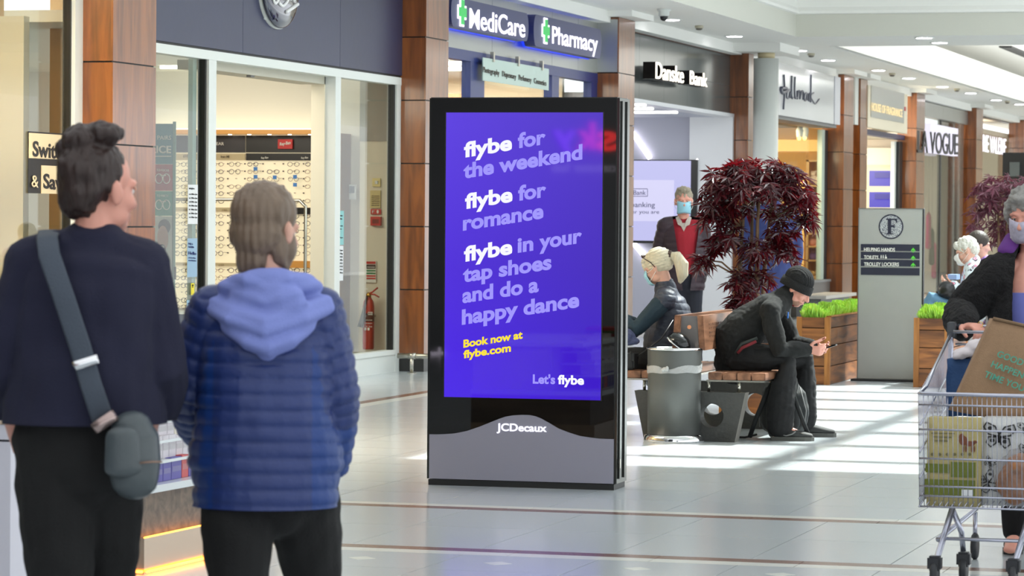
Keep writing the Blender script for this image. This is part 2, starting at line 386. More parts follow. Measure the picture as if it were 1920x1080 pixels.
# capital blocks and upper wall band
wall = box('wall_left', (-10.6, -12, 3.86), (-9.62, 100, 4.0), M_plaster); struct(wall)
box('wall_left_upper', (-10.6, -12, 4.0), (-9.9, 100, 4.6), M_plaster, wall)
rw = box('wall_left_rear', (-10.4, -34, 0), (-9.8, 7.9, 4.0), mat('charcoal_shopfront', (34, 33, 36), .4)); struct(rw)
endw = box('wall_far', (-12, 96, 0), (9, 96.3, 4.0), M_cream); struct(endw)

# ================================================================= pillars
XM = -9.52
PIL = {}
courses = [.145, .80, 1.415, 2.03, 2.645, 3.26, 3.93]
def pillar(key, a, c, d, label, low=True):
    yn = wy(a) if key != 'F' else wy(c, XM); yf = wy(d, XM); yc = yn
    if yf-yn > 1.1: yf = yn+1.1
    PIL[key] = (yn, yf)
    root = thing('pillar', label, 'pillar', (XM-.15, (yn+yf)/2, 0))
    box('core', (-9.88, yn+.012, 0), (XM-.012, yf-.01, 3.93), M_black, root)
    box('skirting', (-9.88, yn-.002, 0), (XM+.002, yf, .135), M_skirt, root)
    for i in range(6):
        z0, z1 = courses[i]+.006, courses[i+1]-.006
        box('panel', (-9.88, yn-.004, z0), (XM-.006, yn+.014, z1), M_wood, root, )
        box('panel', (XM-.014, yn-.006, z0), (XM+.004, yf, z1), M_wood, root)
    box('capital', (-9.9, yn-.16, 3.93), (XM+.20, yf+.16, 4.0), M_plaster, root)
    return root
pillar('A', 145, 218, 290, 'wide wood-panelled pillar left of the opticians window, nearest to the camera')
pillar('B', 745, 797, 838, 'wood-panelled pillar between the navy fascia and the pharmacy, left of the purple screen')
pC = pillar('C', 1115, 1156, 1187, 'wood-panelled pillar with a silver upper cladding between the pharmacy and the bank')
pillar('D', 1365, 1396, 1410, 'wood-panelled pillar beside the white round column, right of the bank')
pillar('E', 1549, 1582, 1598, 'wood-panelled pillar right of the plush toy window, front one of a close pair')
pillar('F', 1598, 1611, 1624, 'narrow wood-panelled pillar, rear one of a close pair, left of the fragrance shop')
pillar('G', 1689, 1717, 1732, 'wood-panelled pillar right of the fragrance shop, above the grey wayfinding sign')
pillar('H', 1804, 1827, 1841, 'wood-panelled pillar right of the silver fashion shop')
pillar('I', 1896, 1917, 1930, 'wood-panelled pillar cut by the right edge of the picture')
y1 = PIL['C'][0]
box('silver_cladding', (-9.88, y1-.02, wy and PX(1128, 136, -9.75).z), (XM-.01, y1-.005, 3.9), M_silver, pC)
box('stud', (XM+.004, (PIL['C'][0]+PIL['C'][1])/2, 2.95), (XM+.012, (PIL['C'][0]+PIL['C'][1])/2+.02, 2.97), M_chrome, pC)
# pillar A's earlier pair and the wall nearer than it (behind the camera too)
# round white column
c = V((-9.25, wy(1434, -9.25), 0)); root = thing('round_column', 'smooth white round column standing between the bank and the white script fascia', 'column', c)
rr = 23.5*(c-CAM).dot(FW)/FPX
bm = bmesh.new(); lathe(bm, c, [(rr, 0), (rr, 3.80)], 48); bmo('shaft', bm, M_white, root, True)
bm = bmesh.new(); lathe(bm, c, [(rr*.68, 3.80), (rr*.68, 3.88)], 32); bmo('neck', bm, mat('cream_neck', (220, 205, 165), .5), root, True)
box('column_block', (-9.9, c.y-.5, 3.88), (c.x+rr+.12, c.y+.9, 4.0), M_plaster, root)

# ================================================================= shop 0: beige window, far left
yA = PIL['A'][0]
def fr(name, y0, y1, z0, z1, m, parent, x0=-9.86, x1=-9.76): return box(name, (x0, y0, z0), (x1, y1, z1), m, parent)
win1 = box('window_1', (-9.82, 8, .25), (-9.815, wy(128), 3.86), M_glass); struct(win1)
fr('window_frame', wy(130), yA, 0, 3.86, M_white, win1)
fr('gasket', wy(127.5), wy(130), .2, 3.86, M_black, win1, -9.85, -9.79)
fr('sill', 8, yA, 0, .25, M_white, win1)
wb = box('wall_shop_beige', (-10.6, 8, 0), (-10.5, yA+.2, 4), M_beige); struct(wb)
w2 = box('wall_shop_side', (-10.5, wy(92, -10.5), 0), (-9.9, wy(92, -10.5)+.05, 4), mat('beige_return', (206, 166, 112), .6)); struct(w2)
area('shop_lamp', (-10.05, 19.5, 3.8), (-.35, 0, -1), .3, 8, 260, (1, .86, .66))
yb = yA-.15
# white lettered sign on the glass
root = thing('window_lettering', 'black and cream Switch & Save lettering on the beige shop window', 'sign', PX(90, 300, -9.80))
NX = V((1, 0, 0))
def wallrect(name, xa, ya, xb, yb_, m, parent, X=-9.80, t=.006):
    """upright board on the plane X between picture corners"""
    p = PX(xa, ya, X); q = PX(xb, yb_, X)
    return box(name, (X, p.y, q.z), (X+t, q.y, p.z), m, parent)
M_ink = mat('black_ink', (18, 17, 16), .5)
M_cr = mat('cream_vinyl', (212, 192, 156), .6)
wallrect('border', 52, 246, 131, 364, M_ink, root, -9.812)
wallrect('cream_field', 54, 249, 131, 300, M_cr, root, -9.805)
wallrect('cream_field', 77, 310, 131, 364, M_cr, root, -9.805)
textpx('Switch', (61, 292), (125, 299), 29, (-9.798, 0, 0), NX, M_ink, root, bold=.02)
textpx('& ', (59, 350), (71, 352), 24, (-9.798, 0, 0), NX, M_cr, root)
textpx('Save', (81, 352), (127, 358), 28, (-9.798, 0, 0), NX, M_ink, root, bold=.02)
sb = box('sill_panel', (-9.9, 8, .25), (-9.87, wy(14), PX(5, 540, -9.87).z), mat('mauve_panel', (120, 110, 130), .5)); tag(sb, 'low mauve panel behind the beige shop window at the left edge', 'panel')
# ================================================================= opticians shop (navy fascia)
yB = PIL['B'][0]; yA2 = PIL['A'][1]
ZF = 2.885
fas = thing('shop_fascia', 'navy board fascia with scuffs above the opticians windows', 'fascia', (-9.8, (yA2+yB)/2, ZF))
cuts = [yA2, wy(445), wy(628), yB]
for a, b in zip(cuts, cuts[1:]): box('panel', (-9.95, a+.003, ZF), (-9.76, b-.003, 3.86), M_navy, fas)
box('drip_edge', (-9.95, yA2, ZF-.02), (-9.775, yB, ZF), M_black, fas)
# oval sign
oc = PX(530, -18, -9.70); root = thing('oval_sign', 'glossy navy oval sign with white script on the navy fascia', 'sign', oc)
M_gn = mat('gloss_navy', (16, 18, 52), .05, coat=1)
ry = .44; rz = .33
bm = bmesh.new(); ell(bm, oc+V((-.02, 0, 0)), (.07, ry, rz), n=40); bmo('face', bm, M_gn, root, True)
bm = bmesh.new(); lathe(bm, (0, 0, 0), [(1.02, -.02), (1.02, .03)], 48)
for v in bm.verts: v.co = oc+V((-.07+v.co.z, v.co.x*ry, v.co.y*rz))
bmo('white_rim', bm, M_white, root)
box('bracket', oc+V((-.09, -.30, -.27)), oc+V((-.05, -.26, -.18)), M_white, root)
def scr(pts, r, m, parent, name='script_lettering'):
    out = []
    n = len(pts)
    P = [V(p) for p in pts]
    for i in range(n-1):
        a, b, c_, d = P[max(0, i-1)], P[i], P[i+1], P[min(n-1, i+2)]
        for k in range(6):
            t = k/6; out.append(.5*((2*b)+(c_-a)*t+(2*a-5*b+4*c_-d)*t*t+(3*b-a-3*c_+d)*t**3))
    out.append(P[-1]); return tube(name, out, r, m, parent, n=6)
def ovp(u, v):
    f = max(0, 1-(u/ry)**2-(v/rz)**2); return oc+V((-.02+.07*math.sqrt(f)+.002, u, v))
M_scr = mat('white_script', (235, 235, 235), .3)
scr([ovp(-.26, -.06), ovp(-.30, -.10), ovp(-.26, -.13), ovp(-.20, -.06), ovp(-.16, .12), ovp(-.13, .22), ovp(-.2, .2)], .014, M_scr, root)
scr([ovp(-.26, .16), ovp(-.12, .25), ovp(.02, .2), ovp(-.04, .08), ovp(-.14, .06), ovp(0, .04), ovp(.02, -.06), ovp(-.1, -.14), ovp(-.2, -.12)], .015, M_scr, root)
for u in (.06, .16): scr([ovp(u+.03, .04), ovp(u-.02, .02), ovp(u-.02, -.06), ovp(u+.03, -.07), ovp(u+.06, 0), ovp(u+.03, .04)], .012, M_scr, root)
scr([ovp(.25, .12), ovp(.25, -.04), ovp(.3, -.03)], .012, M_scr, root)
scr([ovp(.36, .05), ovp(.32, .02), ovp(.36, -.03), ovp(.31, -.05)], .011, M_scr, root)
scr([ovp(-.02, -.19), ovp(.15, -.14), ovp(.3, -.10)], .018, M_scr, root)
# frames
front = thing('storefront', 'white framed glazed shopfront of the opticians with a wide open entrance', 'shopfront', (-9.8, (yA2+yB)/2, 0))
def post(a, b, z0=0, z1=ZF-.02, m=M_white, x0=-9.87, x1=-9.77): return box('post', (x0, wy(a), z0), (x1, wy(b), z1), m, front)
post(384, 398); post(622, 632); post(737.5, 745)
box('head_rail', (-9.87, yA2, 2.79), (-9.765, yB, ZF-.02), M_white, front)
box('soffit_track', (-10.12, wy(398), 2.72), (-9.87, wy(622), 2.80), mat('track_grey', (188, 184, 168), .5), front)
box('jamb', (-10.0, wy(622)-.02, 0), (-9.87, wy(622)+.03, 2.79), M_cream, front)
box('sensor', (-9.93, wy(487), 2.705), (-9.89, wy(494), 2.722), M_greyp, front)
for a, b in ((292, 384), (632, 737.5)):
    box('plinth', (-9.84, wy(a), 0), (-9.775, wy(b), .17), M_white, front)
    box('sill', (-9.87, wy(a), .17), (-9.76, wy(b), .215), M_white, front)
for k, (a, b) in enumerate(((292, 381), (632, 735))):
    g = box('glass_pane', (-9.825, wy(a), .215), (-9.815, wy(b), 2.79), M_glass, front)
    box('gasket', (-9.85, wy(b), .215), (-9.79, wy(b+2.6), 2.79), M_black, front)
box('gasket', (-9.9, wy(373), .2), (-9.86, wy(380), 2.79), mat('green_edge', (150, 170, 160), .2), front)
# interior
YD = 30.12
def DY(x, y, d=0): return PY(x, y, YD-d)
sw = box('wall_shop_partition', (-16, YD, 0), (-9.9, YD+.1, 3.0), mat('interior_white', (228, 224, 216), .6)); struct(sw)
sc = box('ceiling_shop', (-16, yA2-.6, 2.96), (-9.9, YD, 3.05), M_plaster); struct(sc)
sb2 = box('wall_shop_back', (-16.1, yA2-.6, 0), (-16, YD, 3), M_cream); struct(sb2)
sb3 = box('wall_shop_near', (-16, yA2-.7, 0), (-10.3, yA2-.6, 3), M_cream); struct(sb3)
area('optician_lamp', (-11.6, 27.5, 2.9), (0, .25, -1), 2.6, 2.6, 85, (1, .93, .8))
for (x0, y0, x1) in ((300, 117, 372), (398, 131, 495)):
    a = DY(x0, y0, 1.2); b = DY(x1, y0, 1.2); o = box('strip_light', (a.x, a.y, 2.93), (b.x, b.y+.06, 2.955), M_lampc)
    tag(o, 'long white strip light on the opticians ceiling, '+('behind the left pane' if x0 < 350 else 'over the entrance'), 'ceiling light')
_q = DY(505, 131, 1.5); _q.z = 2.955
dome(_q, 'cream dome security camera hanging inside the opticians entrance', mat('cream_dome', (225, 215, 190), .4), 1.2)
def drect(name, x0, y0, x1, y1, m, parent, d=.03, t=.02):
    a = DY(x0, y0, d); b = DY(x1, y1, d); return box(name, (a.x, YD-d, b.z), (b.x, YD-d+t, a.z), m, parent)
disp = thing('display_wall', 'cream eyewear display wall with price strips inside the opticians', 'display', DY(450, 640))
M_disp = mat('cream_display', (238, 226, 196), .5, emit=(255, 236, 196), es=.22)  # cream board colour with a faint warm emission
drect('backboard', 262, 252, 604, 581, M_disp, disp, .04)
drect('light_shelf', 262, 243, 604, 251, mat('oak_shelf', (190, 130, 60), .4, emit=(255, 190, 100), es=.15), disp, .30, .28)
drect('shelf_glow', 262, 240.5, 604, 243, emis('shelf_glow', (255, 240, 200), 1.3), disp, .30, .28)
M_hd = mat('dark_header', (52, 50, 54), .35)
h1 = drect('header', 325, 254, 459, 286, M_hd, disp, .07)
h2 = drect('header', 461, 254, 592, 286, mat('black_header', (26, 24, 22), .3), disp, .07)
drect('header', 461, 287.5, 592, 301, mat('black_header', (26, 24, 22), .3), disp, .07)
drect('header', 262, 254, 324, 286, M_hd, disp, .07)
drect('price_strip', 262, 288, 459, 300, mat('tan_strip', (196, 178, 140), .5), disp, .07)
for yy in (388, 491): drect('price_strip', 262, yy, 604, yy+10, mat('tan_strip', (196, 178, 140), .5), disp, .07)
drect('price_strip', 540, 389, 590, 402, mat('black_header', (26, 24, 22), .3), disp, .09)
drect('price_strip', 540, 489, 600, 503, mat('orange_strip', (214, 150, 70), .5), disp, .09)
M_lw = mat('light_lettering', (230, 228, 220), .5)
ND = V((0, -1, 0))
def dtext(s, a, b, cap, m=None, d=.085, parent=None, **kw): return textpx(s, a, b, cap, (0, YD-d, 0), ND, m or M_lw, parent or disp, **kw)
dtext('WEAR', (397, 272), (420, 272.4), 6); dtext('B', (356, 273), (364, 273), 12)
dtext('£100', (344, 295), (356, 295), 5, M_ink); dtext('from £40', (414, 296), (430, 296), 5, M_ink)
for (x, y) in ((343, 395), (416, 396), (343, 498), (410, 499)): dtext('£80', (x, y), (x+10, y), 4, mat('tan_ink', (150, 130, 95), .6))
rb = drect('red_sign', 521, 261, 548, 279, mat('red_logo', (196, 40, 36), .4), disp, .10)
dtext('Ray-Ban', (525, 273), (545, 270), 6, d=.104, bold=.02)
for x in (490, 565): dtext('Ray-Ban', (x, 298), (x+13, 297), 4)
for x in (357, 430, 466, 504, 542, 580):
    o = drect('spot_bulb', x-2, 251, x+2, 253, M_lampc, disp, .16, .04)
# mirror frames standing in front
for (x0, x1, y0) in ((300, 451, 374), (540, 573, 376)):
    a = DY(x0, y0, .9); b = DY(x1, y0, .9); z = 0.02
    o = tube('mirror_stand', [V((a.x, a.y, z)), V((a.x, a.y, a.z-.06)), V((a.x+.06, a.y, a.z)), V((b.x-.06, b.y, b.z)), V((b.x, b.y, b.z-.06)), V((b.x, b.y, z))], .018, M_steel)
    tag(o, 'tall rounded steel '+('rail frame left of the woman in blue' if x0 < 400 else 'rail frame behind the head of the woman in blue'), 'stand')
# spectacles
def spec_mesh(seed):
    rn = random.Random(seed); bm = bmesh.new(); rw = .024+rn.random()*.005; rh = rw*(.72+rn.random()*.2); th_ = rn.choice([.0014, .0022, .003])
    for sx in (-1, 1):
        cx = sx*(rw+.009); pr = None; rings = []
        for i in range(12):
            a = 2*math.pi*i/12; c0 = V((cx+rw*math.cos(a), 0, rh*math.sin(a))); nd = V((math.cos(a), 0, math.sin(a)))
            rings.append([bm.verts.new(c0+nd*th_), bm.verts.new(c0+V((0, -.003, 0))), bm.verts.new(c0-nd*th_), bm.verts.new(c0+V((0, .003, 0)))])
        for i in range(12):
            for j in range(4): bm.faces.new((rings[i][j], rings[i][(j+1) % 4], rings[(i+1) % 12][(j+1) % 4], rings[(i+1) % 12][j]))
        bx(bm, (sx*(2*rw+.009), 0, .008), (sx*(2*rw+.009)+sx*.004, .09, .012)) if False else None
        x0 = sx*(2*rw+.009); bx(bm, (min(x0, x0-sx*.002), -.002, rh*.3), (max(x0, x0-sx*.002), .10, rh*.3+.004))
    bx(bm, (-.009, -.002, rh*.2), (.009, .002, rh*.2+.004))
    me = bpy.data.meshes.new('spectacles'); bm.to_mesh(me); bm.free(); return me
SPM = []
for k, (rgb, ro) in enumerate([((30, 24, 20), .3), ((96, 60, 34), .3), ((60, 60, 64), .25), ((150, 130, 100), .25), ((40, 30, 60), .3)]):
    me = spec_mesh(k+3); me.materials.append(mat('spectacle_frame_%d' % k, rgb, ro)); SPM.append(me)
pegs = bmesh.new(); rn = random.Random(4)
cols = [338, 357, 376, 408, 440, 474, 512, 550, 583]; rows = [308, 322, 336, 350, 363, 377, 405, 419, 433, 447, 461, 475, 507, 521, 535, 549, 563, 575]
ORD = 'top second third fourth fifth sixth seventh eighth ninth tenth eleventh twelfth thirteenth fourteenth fifteenth sixteenth seventeenth eighteenth nineteenth'.split(); ORDC = ORD
for ri, y in enumerate(rows):
    for ci, x in enumerate(cols):
        if ci == 2: continue
        p = DY(x, y, .10)
        bx(pegs, (p.x-.003, YD-.075, p.z+.004), (p.x+.003, YD-.02, p.z+.010)); bx(pegs, (p.x+.085, YD-.06, p.z), (p.x+.097, YD-.045, p.z+.012))
        if rn.random() < .12: continue
        k = rn.choice([0, 0, 1, 2, 2, 3, 4])
        o = bpy.data.objects.new('spectacles', SPM[k]); COL.objects.link(o); o.location = p; o.rotation_euler = (0, 0, rn.uniform(-.25, .25))
        tag(o, 'pair of %s spectacles, %s row, %s column of the cream display wall' % (('black framed', 'brown framed', 'thin grey framed', 'tan framed', 'dark violet framed')[k], ORD[ri], 'first' if ci == 0 else ORD[ci]), 'glasses', 'spectacles on the display wall')
tag(bmo('peg', pegs, M_dark, disp), kind='stuff')
for (x, y) in ((479, 313), (479, 328), (515, 329), (553, 328), (479, 343), (553, 343)):
    o = drect('price_tag', x-3.5, y, x+3.5, y+7, mat('blue_tag', (70, 130, 200), .5), disp, .12, .004)
# low navy cabinet under the display
cab = thing('display_cabinet', 'dark navy base cabinet beneath the eyewear display', 'cabinet', DY(450, 640, .3))
a = DY(262, 582, .25); b = DY(604, 582, .25)
box('carcass', (a.x, YD-.25, 0), (b.x, YD-.05, a.z-.03), mat('navy_cab', (40, 46, 84), .4), cab); box('top', (a.x, YD-.27, a.z-.03), (b.x, YD-.05, a.z), M_white, cab)
# poster banner behind left pane
bx0, bx1 = 262, 327; YP = 25.0
bn = thing('window_banner', 'tall teal, red and green window banner of spectacles and a laughing man', 'poster', PY(300, 560, YP))
def prect(name, x0, y0, x1, y1, m, d=0.0):
    a = PY(x0, y0, YP-d); b = PY(x1, y1, YP-d); return box(name, (a.x, YP-d, b.z), (b.x, YP-d+.004, a.z), m, bn)
prect('teal_field', bx0, 232, bx1-3, 308, mat('teal_print', (70, 128, 140), .5, var=.1)); prect('red_field', bx0, 308, bx1-3, 358, mat('red_print', (170, 72, 66), .5))
prect('green_field', bx0, 358, bx1-3, 405, mat('green_print', (72, 146, 124), .5)); prect('photo_field', bx0, 405, bx1-3, 520, mat('photo_print', (188, 196, 190), .5, var=.2, vscale=5))
prect('teal_field', bx0, 520, bx1-3, 566, mat('teal_print', (70, 128, 140), .5))
prect('banner_rail', bx1-3, 228, bx1, 760, mat('rail_green', (120, 160, 150), .3)); prect('fitting', bx1-1, 500, bx1+3, 524, M_dark, .02)
def ptext(s, a, b, cap, m=None, **kw): return textpx(s, a, b, cap, (0, YP-.006, 0), ND, m or M_lw, bn, **kw)
ptext('FINAL PAIRS', (264, 261), (321, 262), 8); ptext('PRICE', (272, 286), (321, 287), 14, bold=.02); prect('underline', 290, 292, 321, 294, M_lw, .006)
ptext('TO FOCUS', (294, 321), (317, 321.5), 4.5); ptext('TO PARTY', (294, 369), (316, 369.5), 4.5)
for (cy, col) in ((335, M_lw), (384, M_lw)):
    for sx in (-1, 1):
        cc = (305+sx*7, cy); pts = [PY(cc[0]+6.5*math.cos(t)*(1), cc[1]+9*math.sin(t)-sx*0, YP-.01) for t in [i*math.pi/8 for i in range(17)]]
        tube('printed_spectacles', pts, .004, col, bn, n=5)
    tube('printed_spectacles', [PY(299, cy-6, YP-.01), PY(311, cy-6, YP-.01)], .004, col, bn, n=5)
def disk(name, x, y, rx_, ry_, m, parent, Y, t=.003, rot=0):
    c = PY(x, y, Y); s_ = (c-CAM).dot(FW)/FPX; bm = bmesh.new()
    pts = [c+V((rx_*s_*math.cos(q)*math.cos(rot)-ry_*s_*math.sin(q)*math.sin(rot), 0, rx_*s_*math.cos(q)*math.sin(rot)+ry_*s_*math.sin(q)*math.cos(rot))) for q in [i*2*math.pi/24 for i in range(24)]]
    poly_prism(bm, pts, V((0, t, 0))); return bmo(name, bm, m, parent)
disk('printed_shirt', 306, 505, 17, 14, mat('shirt_print', (232, 230, 226), .5), bn, YP-.004, rot=.1)
disk('printed_hair', 308, 425, 12, 14, mat('hair_print', (60, 46, 38), .6), bn, YP-.005); disk('printed_face', 305, 447, 11, 24, mat('face_print', (176, 134, 110), .6), bn, YP-.008)
disk('printed_beard', 304, 466, 7, 8, mat('hair_print', (60, 46, 38), .6), bn, YP-.011); disk('printed_smile', 304, 463, 3.5, 2.5, M_lw, bn, YP-.014)
# notices on the glass
def notice(x0, y0, x1, y1, m, label, lines, ink=M_ink, X=-9.812, name='notice', heads=()):
    r = thing(name, label, 'notice', PX(x0, y1, X)); wallrect('sheet', x0, y0, x1, y1, m, r, X+.004, .002)
    for (s, a, b, cap) in lines: textpx(s, a, b, cap, (X+.007, 0, 0), NX, ink, r)
    return r
M_paper = mat('white_paper', (228, 230, 232), .5)
hrs = ['mon  9:00am - 6pm', 'tue   9:00am - 6pm', 'wed  9:00am - 6pm', 'thu   9:00am - 9pm', 'fri    9:00am - 9pm', 'sat   9:00am - 6pm', 'sun  1:00pm - 6pm']
notice(352, 346, 370, 420, M_paper, 'white opening hours notice on the left pane of the opticians', [('opening hours', (354, 354), (364, 355), 3)]+[(s, (354, 365+i*7.2), (369, 365.5+i*7.2), 2.6) for i, s in enumerate(hrs)])
notice(351, 447, 369, 519, mat('pale_blue_paper', (150, 180, 206), .5), 'pale blue bordered help notice below the opening hours sheet', [('help is', (353, 458), (361, 459), 3.5), ('available', (353, 464), (363, 465), 3.5), ('Hello', (353, 477), (367, 478), 6), ('on more than', (353, 484), (366, 485), 2.6), ('normal notices', (353, 489), (367, 490), 2.6)], mat('blue_ink', (36, 52, 110), .5))
notice(358, 531, 364, 553, mat('yellow_sticker', (232, 214, 40), .5), 'small yellow warning sticker low on the left pane', [('!', (360, 539), (362, 539), 6)])
notice(350, 563, 368, 600, mat('light_blue_paper', (150, 190, 214), .5), 'light blue sheet below the yellow sticker', [('please', (352, 570), (365, 571), 3), ('keep safe', (352, 577), (365, 578), 3), ('thank you', (352, 584), (365, 585), 3)], mat('blue_ink', (36, 52, 110), .5))
notice(631, 395, 644, 459, mat('mint_paper', (136, 196, 196), .5), 'mint customer notice on the post beside the entrance', [('Customer', (632.5, 405), (642, 405.6), 3), ('Notice', (634, 411), (641, 411.6), 3), ('please wait', (632.5, 424), (642, 424.6), 2.4), ('here', (635, 430), (640, 430.4), 2.4), ('thank you', (633, 446), (642, 446.5), 2.4)], X=-9.79)
notice(630, 461, 643, 526, M_paper, 'white notice of small print under the mint one', [(s, (631.5, 470+i*6), (642, 470.6+i*6), 3) for i, s in enumerate(('Thank you', 'for being', 'against', 'the rules', 'please', 'respect', 'distance', 'at all times'))], X=-9.79)
# right pane: pier with fittings
def RY(x, y, d=0): return PY(x, y, YD-.12-d)
a = RY(674, 400); b = RY(724, 400)
pr = box('wall_pier', (a.x, YD-.12, 0), (b.x+.05, YD, 2.95), M_cream); struct(pr)
box('pier_grey_head', (a.x, YD-.13, RY(700, 265).z), (b.x+.05, YD-.12, 2.95), mat('grey_head', (158, 156, 146), .6), pr)
def rrect(name, x0, y0, x1, y1, m, parent, d=.02, t=.015):
    a = RY(x0, y0, d); b = RY(x1, y1, d); return box(name, (a.x, a.y, b.z), (b.x, a.y+t, a.z), m, parent)
r = thing('call_switch', 'square cream wall switch above the yellow notice', 'switch', RY(705, 348)); rrect('plate', 698, 334, 713, 350, mat('cream_plate', (222, 206, 140), .4), r); rrect('rocker', 703, 339, 708, 345, M_white, r, .03)
r = thing('fire_action_notice', 'yellowish printed notice on the pier behind the right pane', 'notice', RY(703, 390)); rrect('sheet', 694, 357, 713, 390, mat('ochre_paper', (206, 190, 130), .5), r)
for i in range(6): textpx('please note that', (697, 368+i*3.6), (711, 368.2+i*3.6), 1.8, (0, YD-.143, 0), ND, M_ink, r)
r = thing('fire_sign', 'small red pictogram sign under the yellowish notice', 'sign', RY(703, 403)); rrect('plate', 695, 392, 714, 402, mat('fire_red', (190, 44, 36), .4), r); disk('flame_symbol', 708, 397, 2, 3.5, M_lw, r, YD-.145); textpx('F', (698, 400), (702, 400), 6, (0, YD-.143, 0), ND, M_lw, r)
r = thing('alarm_box', 'red square break glass alarm box on the pier', 'fire alarm', RY(703, 423)); rrect('box', 694.5, 406, 713, 423, mat('fire_red', (190, 44, 36), .4), r, .05, .05); rrect('glass_window', 698, 411, 710, 419, mat('dark_red', (110, 30, 26), .3), r, .053)
r = thing('extinguisher_sign', 'red, black and green CO2 instruction panel above the fire extinguisher', 'sign', RY(695, 530)); rrect('plate', 686, 489, 705, 530, mat('sign_cream', (228, 226, 214), .5), r)
rrect('band', 687, 490, 704, 495, mat('fire_red', (190, 44, 36), .4), r, .024); rrect('band', 687, 496, 704, 504, M_ink, r, .024)
for i in range(2): rrect('band', 687, 506+i*5, 704, 509+i*5, mat('sign_green', (40, 130, 80), .4), r, .024); rrect('band', 687, 516+i*4.5, 704, 519+i*4.5, mat('fire_red', (190, 44, 36), .4), r, .024)
textpx('CARBON DIOXIDE', (688, 502), (703, 502.3), 2.6, (0, YD-.146, 0), ND, M_lw, r)
# fire extinguisher
ec = RY(690.5, 655, .14); s_ = (ec-CAM).dot(FW)/FPX
fe = thing('fire_extinguisher', 'red CO2 fire extinguisher with black horn behind the right pane', 'fire extinguisher', ec)
M_red = mat('extinguisher_red', (178, 34, 24), .28, coat=.5)
bm = bmesh.new(); lathe(bm, ec, [(10*s_, 0), (11*s_, 3*s_), (11*s_, 80*s_), (9.5*s_, 90*s_), (5*s_, 97*s_), (4*s_, 100*s_)], 28); bmo('cylinder', bm, M_red, fe, True)
bm = bmesh.new(); lathe(bm, ec+V((0, 0, 98*s_)), [(5*s_, 0), (5*s_, 5*s_), (2*s_, 9*s_)], 16); bmo('valve', bm, mat('brass', (190, 150, 70), .3, metal=1), fe, True)
top = ec+V((0, 0, 104*s_))
tube('lever', [top, top+V((8*s_, 0, 4*s_)), top+V((18*s_, 0, 12*s_))], 1.6*s_, M_red, fe); tube('carry_handle', [top, top+V((12*s_, 0, -1*s_)), top+V((21*s_, 0, -6*s_))], 1.6*s_, M_red, fe)
bm = bmesh.new(); h0 = top+V((0, -.05, -4*s_)); h1_ = ec+V((-10*s_, -.09, 42*s_)); sweep(bm, [(h0, 2*s_, 2*s_), (h0*.6+h1_*.4, 3*s_, 3*s_), (h1_+(h0-h1_)*.1, 5.5*s_, 5.5*s_), (h1_, 6*s_, 6*s_)], 12, cap=False); bmo('horn', bm, M_dark, fe, True); box('wall_bracket', ec+V((-.03, .05, 60*s_)), V((ec.x+.03, YD-.12, ec.z+64*s_)), M_steel, fe)
lb = bmesh.new(); lathe(lb, ec+V((0, 0, 52*s_)), [(11.15*s_, 0), (11.15*s_, 16*s_)], 28); bmo('label_band', lb, mat('label_red_black', (60, 20, 18), .4), fe, True)
yl = ec.y-11.3*s_
textpx('CO2', (690, 590.5), (699, 590.5), 6, (0, yl, 0), ND, M_lw, fe, bold=.03)
for i, t_ in enumerate(('carbon dioxide', 'fire extinguisher', '2 kg')): textpx(t_, (686, 601+i*6), (698, 601+i*6), 2.2, (0, yl, 0), ND, M_lw, fe)
for i in range(2): rx = ec+V(((-4+i*6)*s_, -11.4*s_, 36*s_)); box('symbol_plate', rx, rx+V((4*s_, .002, 5*s_)), M_lw, fe)
r = thing('notice', 'white framed notices stuck inside the right pane', 'notice', DY(655, 370, .1)); drect('sheet', 652, 346, 668, 374, M_paper, r, .1, .005); drect('print', 655, 349, 664, 362, mat('grey_ink', (120, 126, 140), .5), r, .105, .004)
o = drect('door_edge', 632, 250, 637, 655, mat('door_wood', (130, 84, 44), .4), None, .35, .3); tag(o, 'tall brown wooden door edge inside the entrance', 'door')
# stainless rail in front of pillar B
y = yB-.35
a = PY(746, 667, y); b = PY(850, 667, y); rl = thing('crash_rail', 'low brushed steel crash rail at the foot of the pillar', 'rail', PY(772, 697, y))
tube('rail', [V((a.x, y, a.z)), V((b.x, y, a.z))], .026, M_steel, rl, 16)
p = PY(772, 667, y)
for q in (p.x, p.x+.55): tube('post', [V((q, y, 0)), V((q, y, a.z))], .018, M_steel, rl, 16)
tube('collar', [V((p.x-.03, y, a.z)), V((p.x+.04, y, a.z))], .030, M_steel, rl, 16)
bm = bmesh.new(); lathe(bm, (p.x, y, 0), [(.045, 0), (.045, .006)], 20); bmo('foot_plate', bm, M_steel, rl)

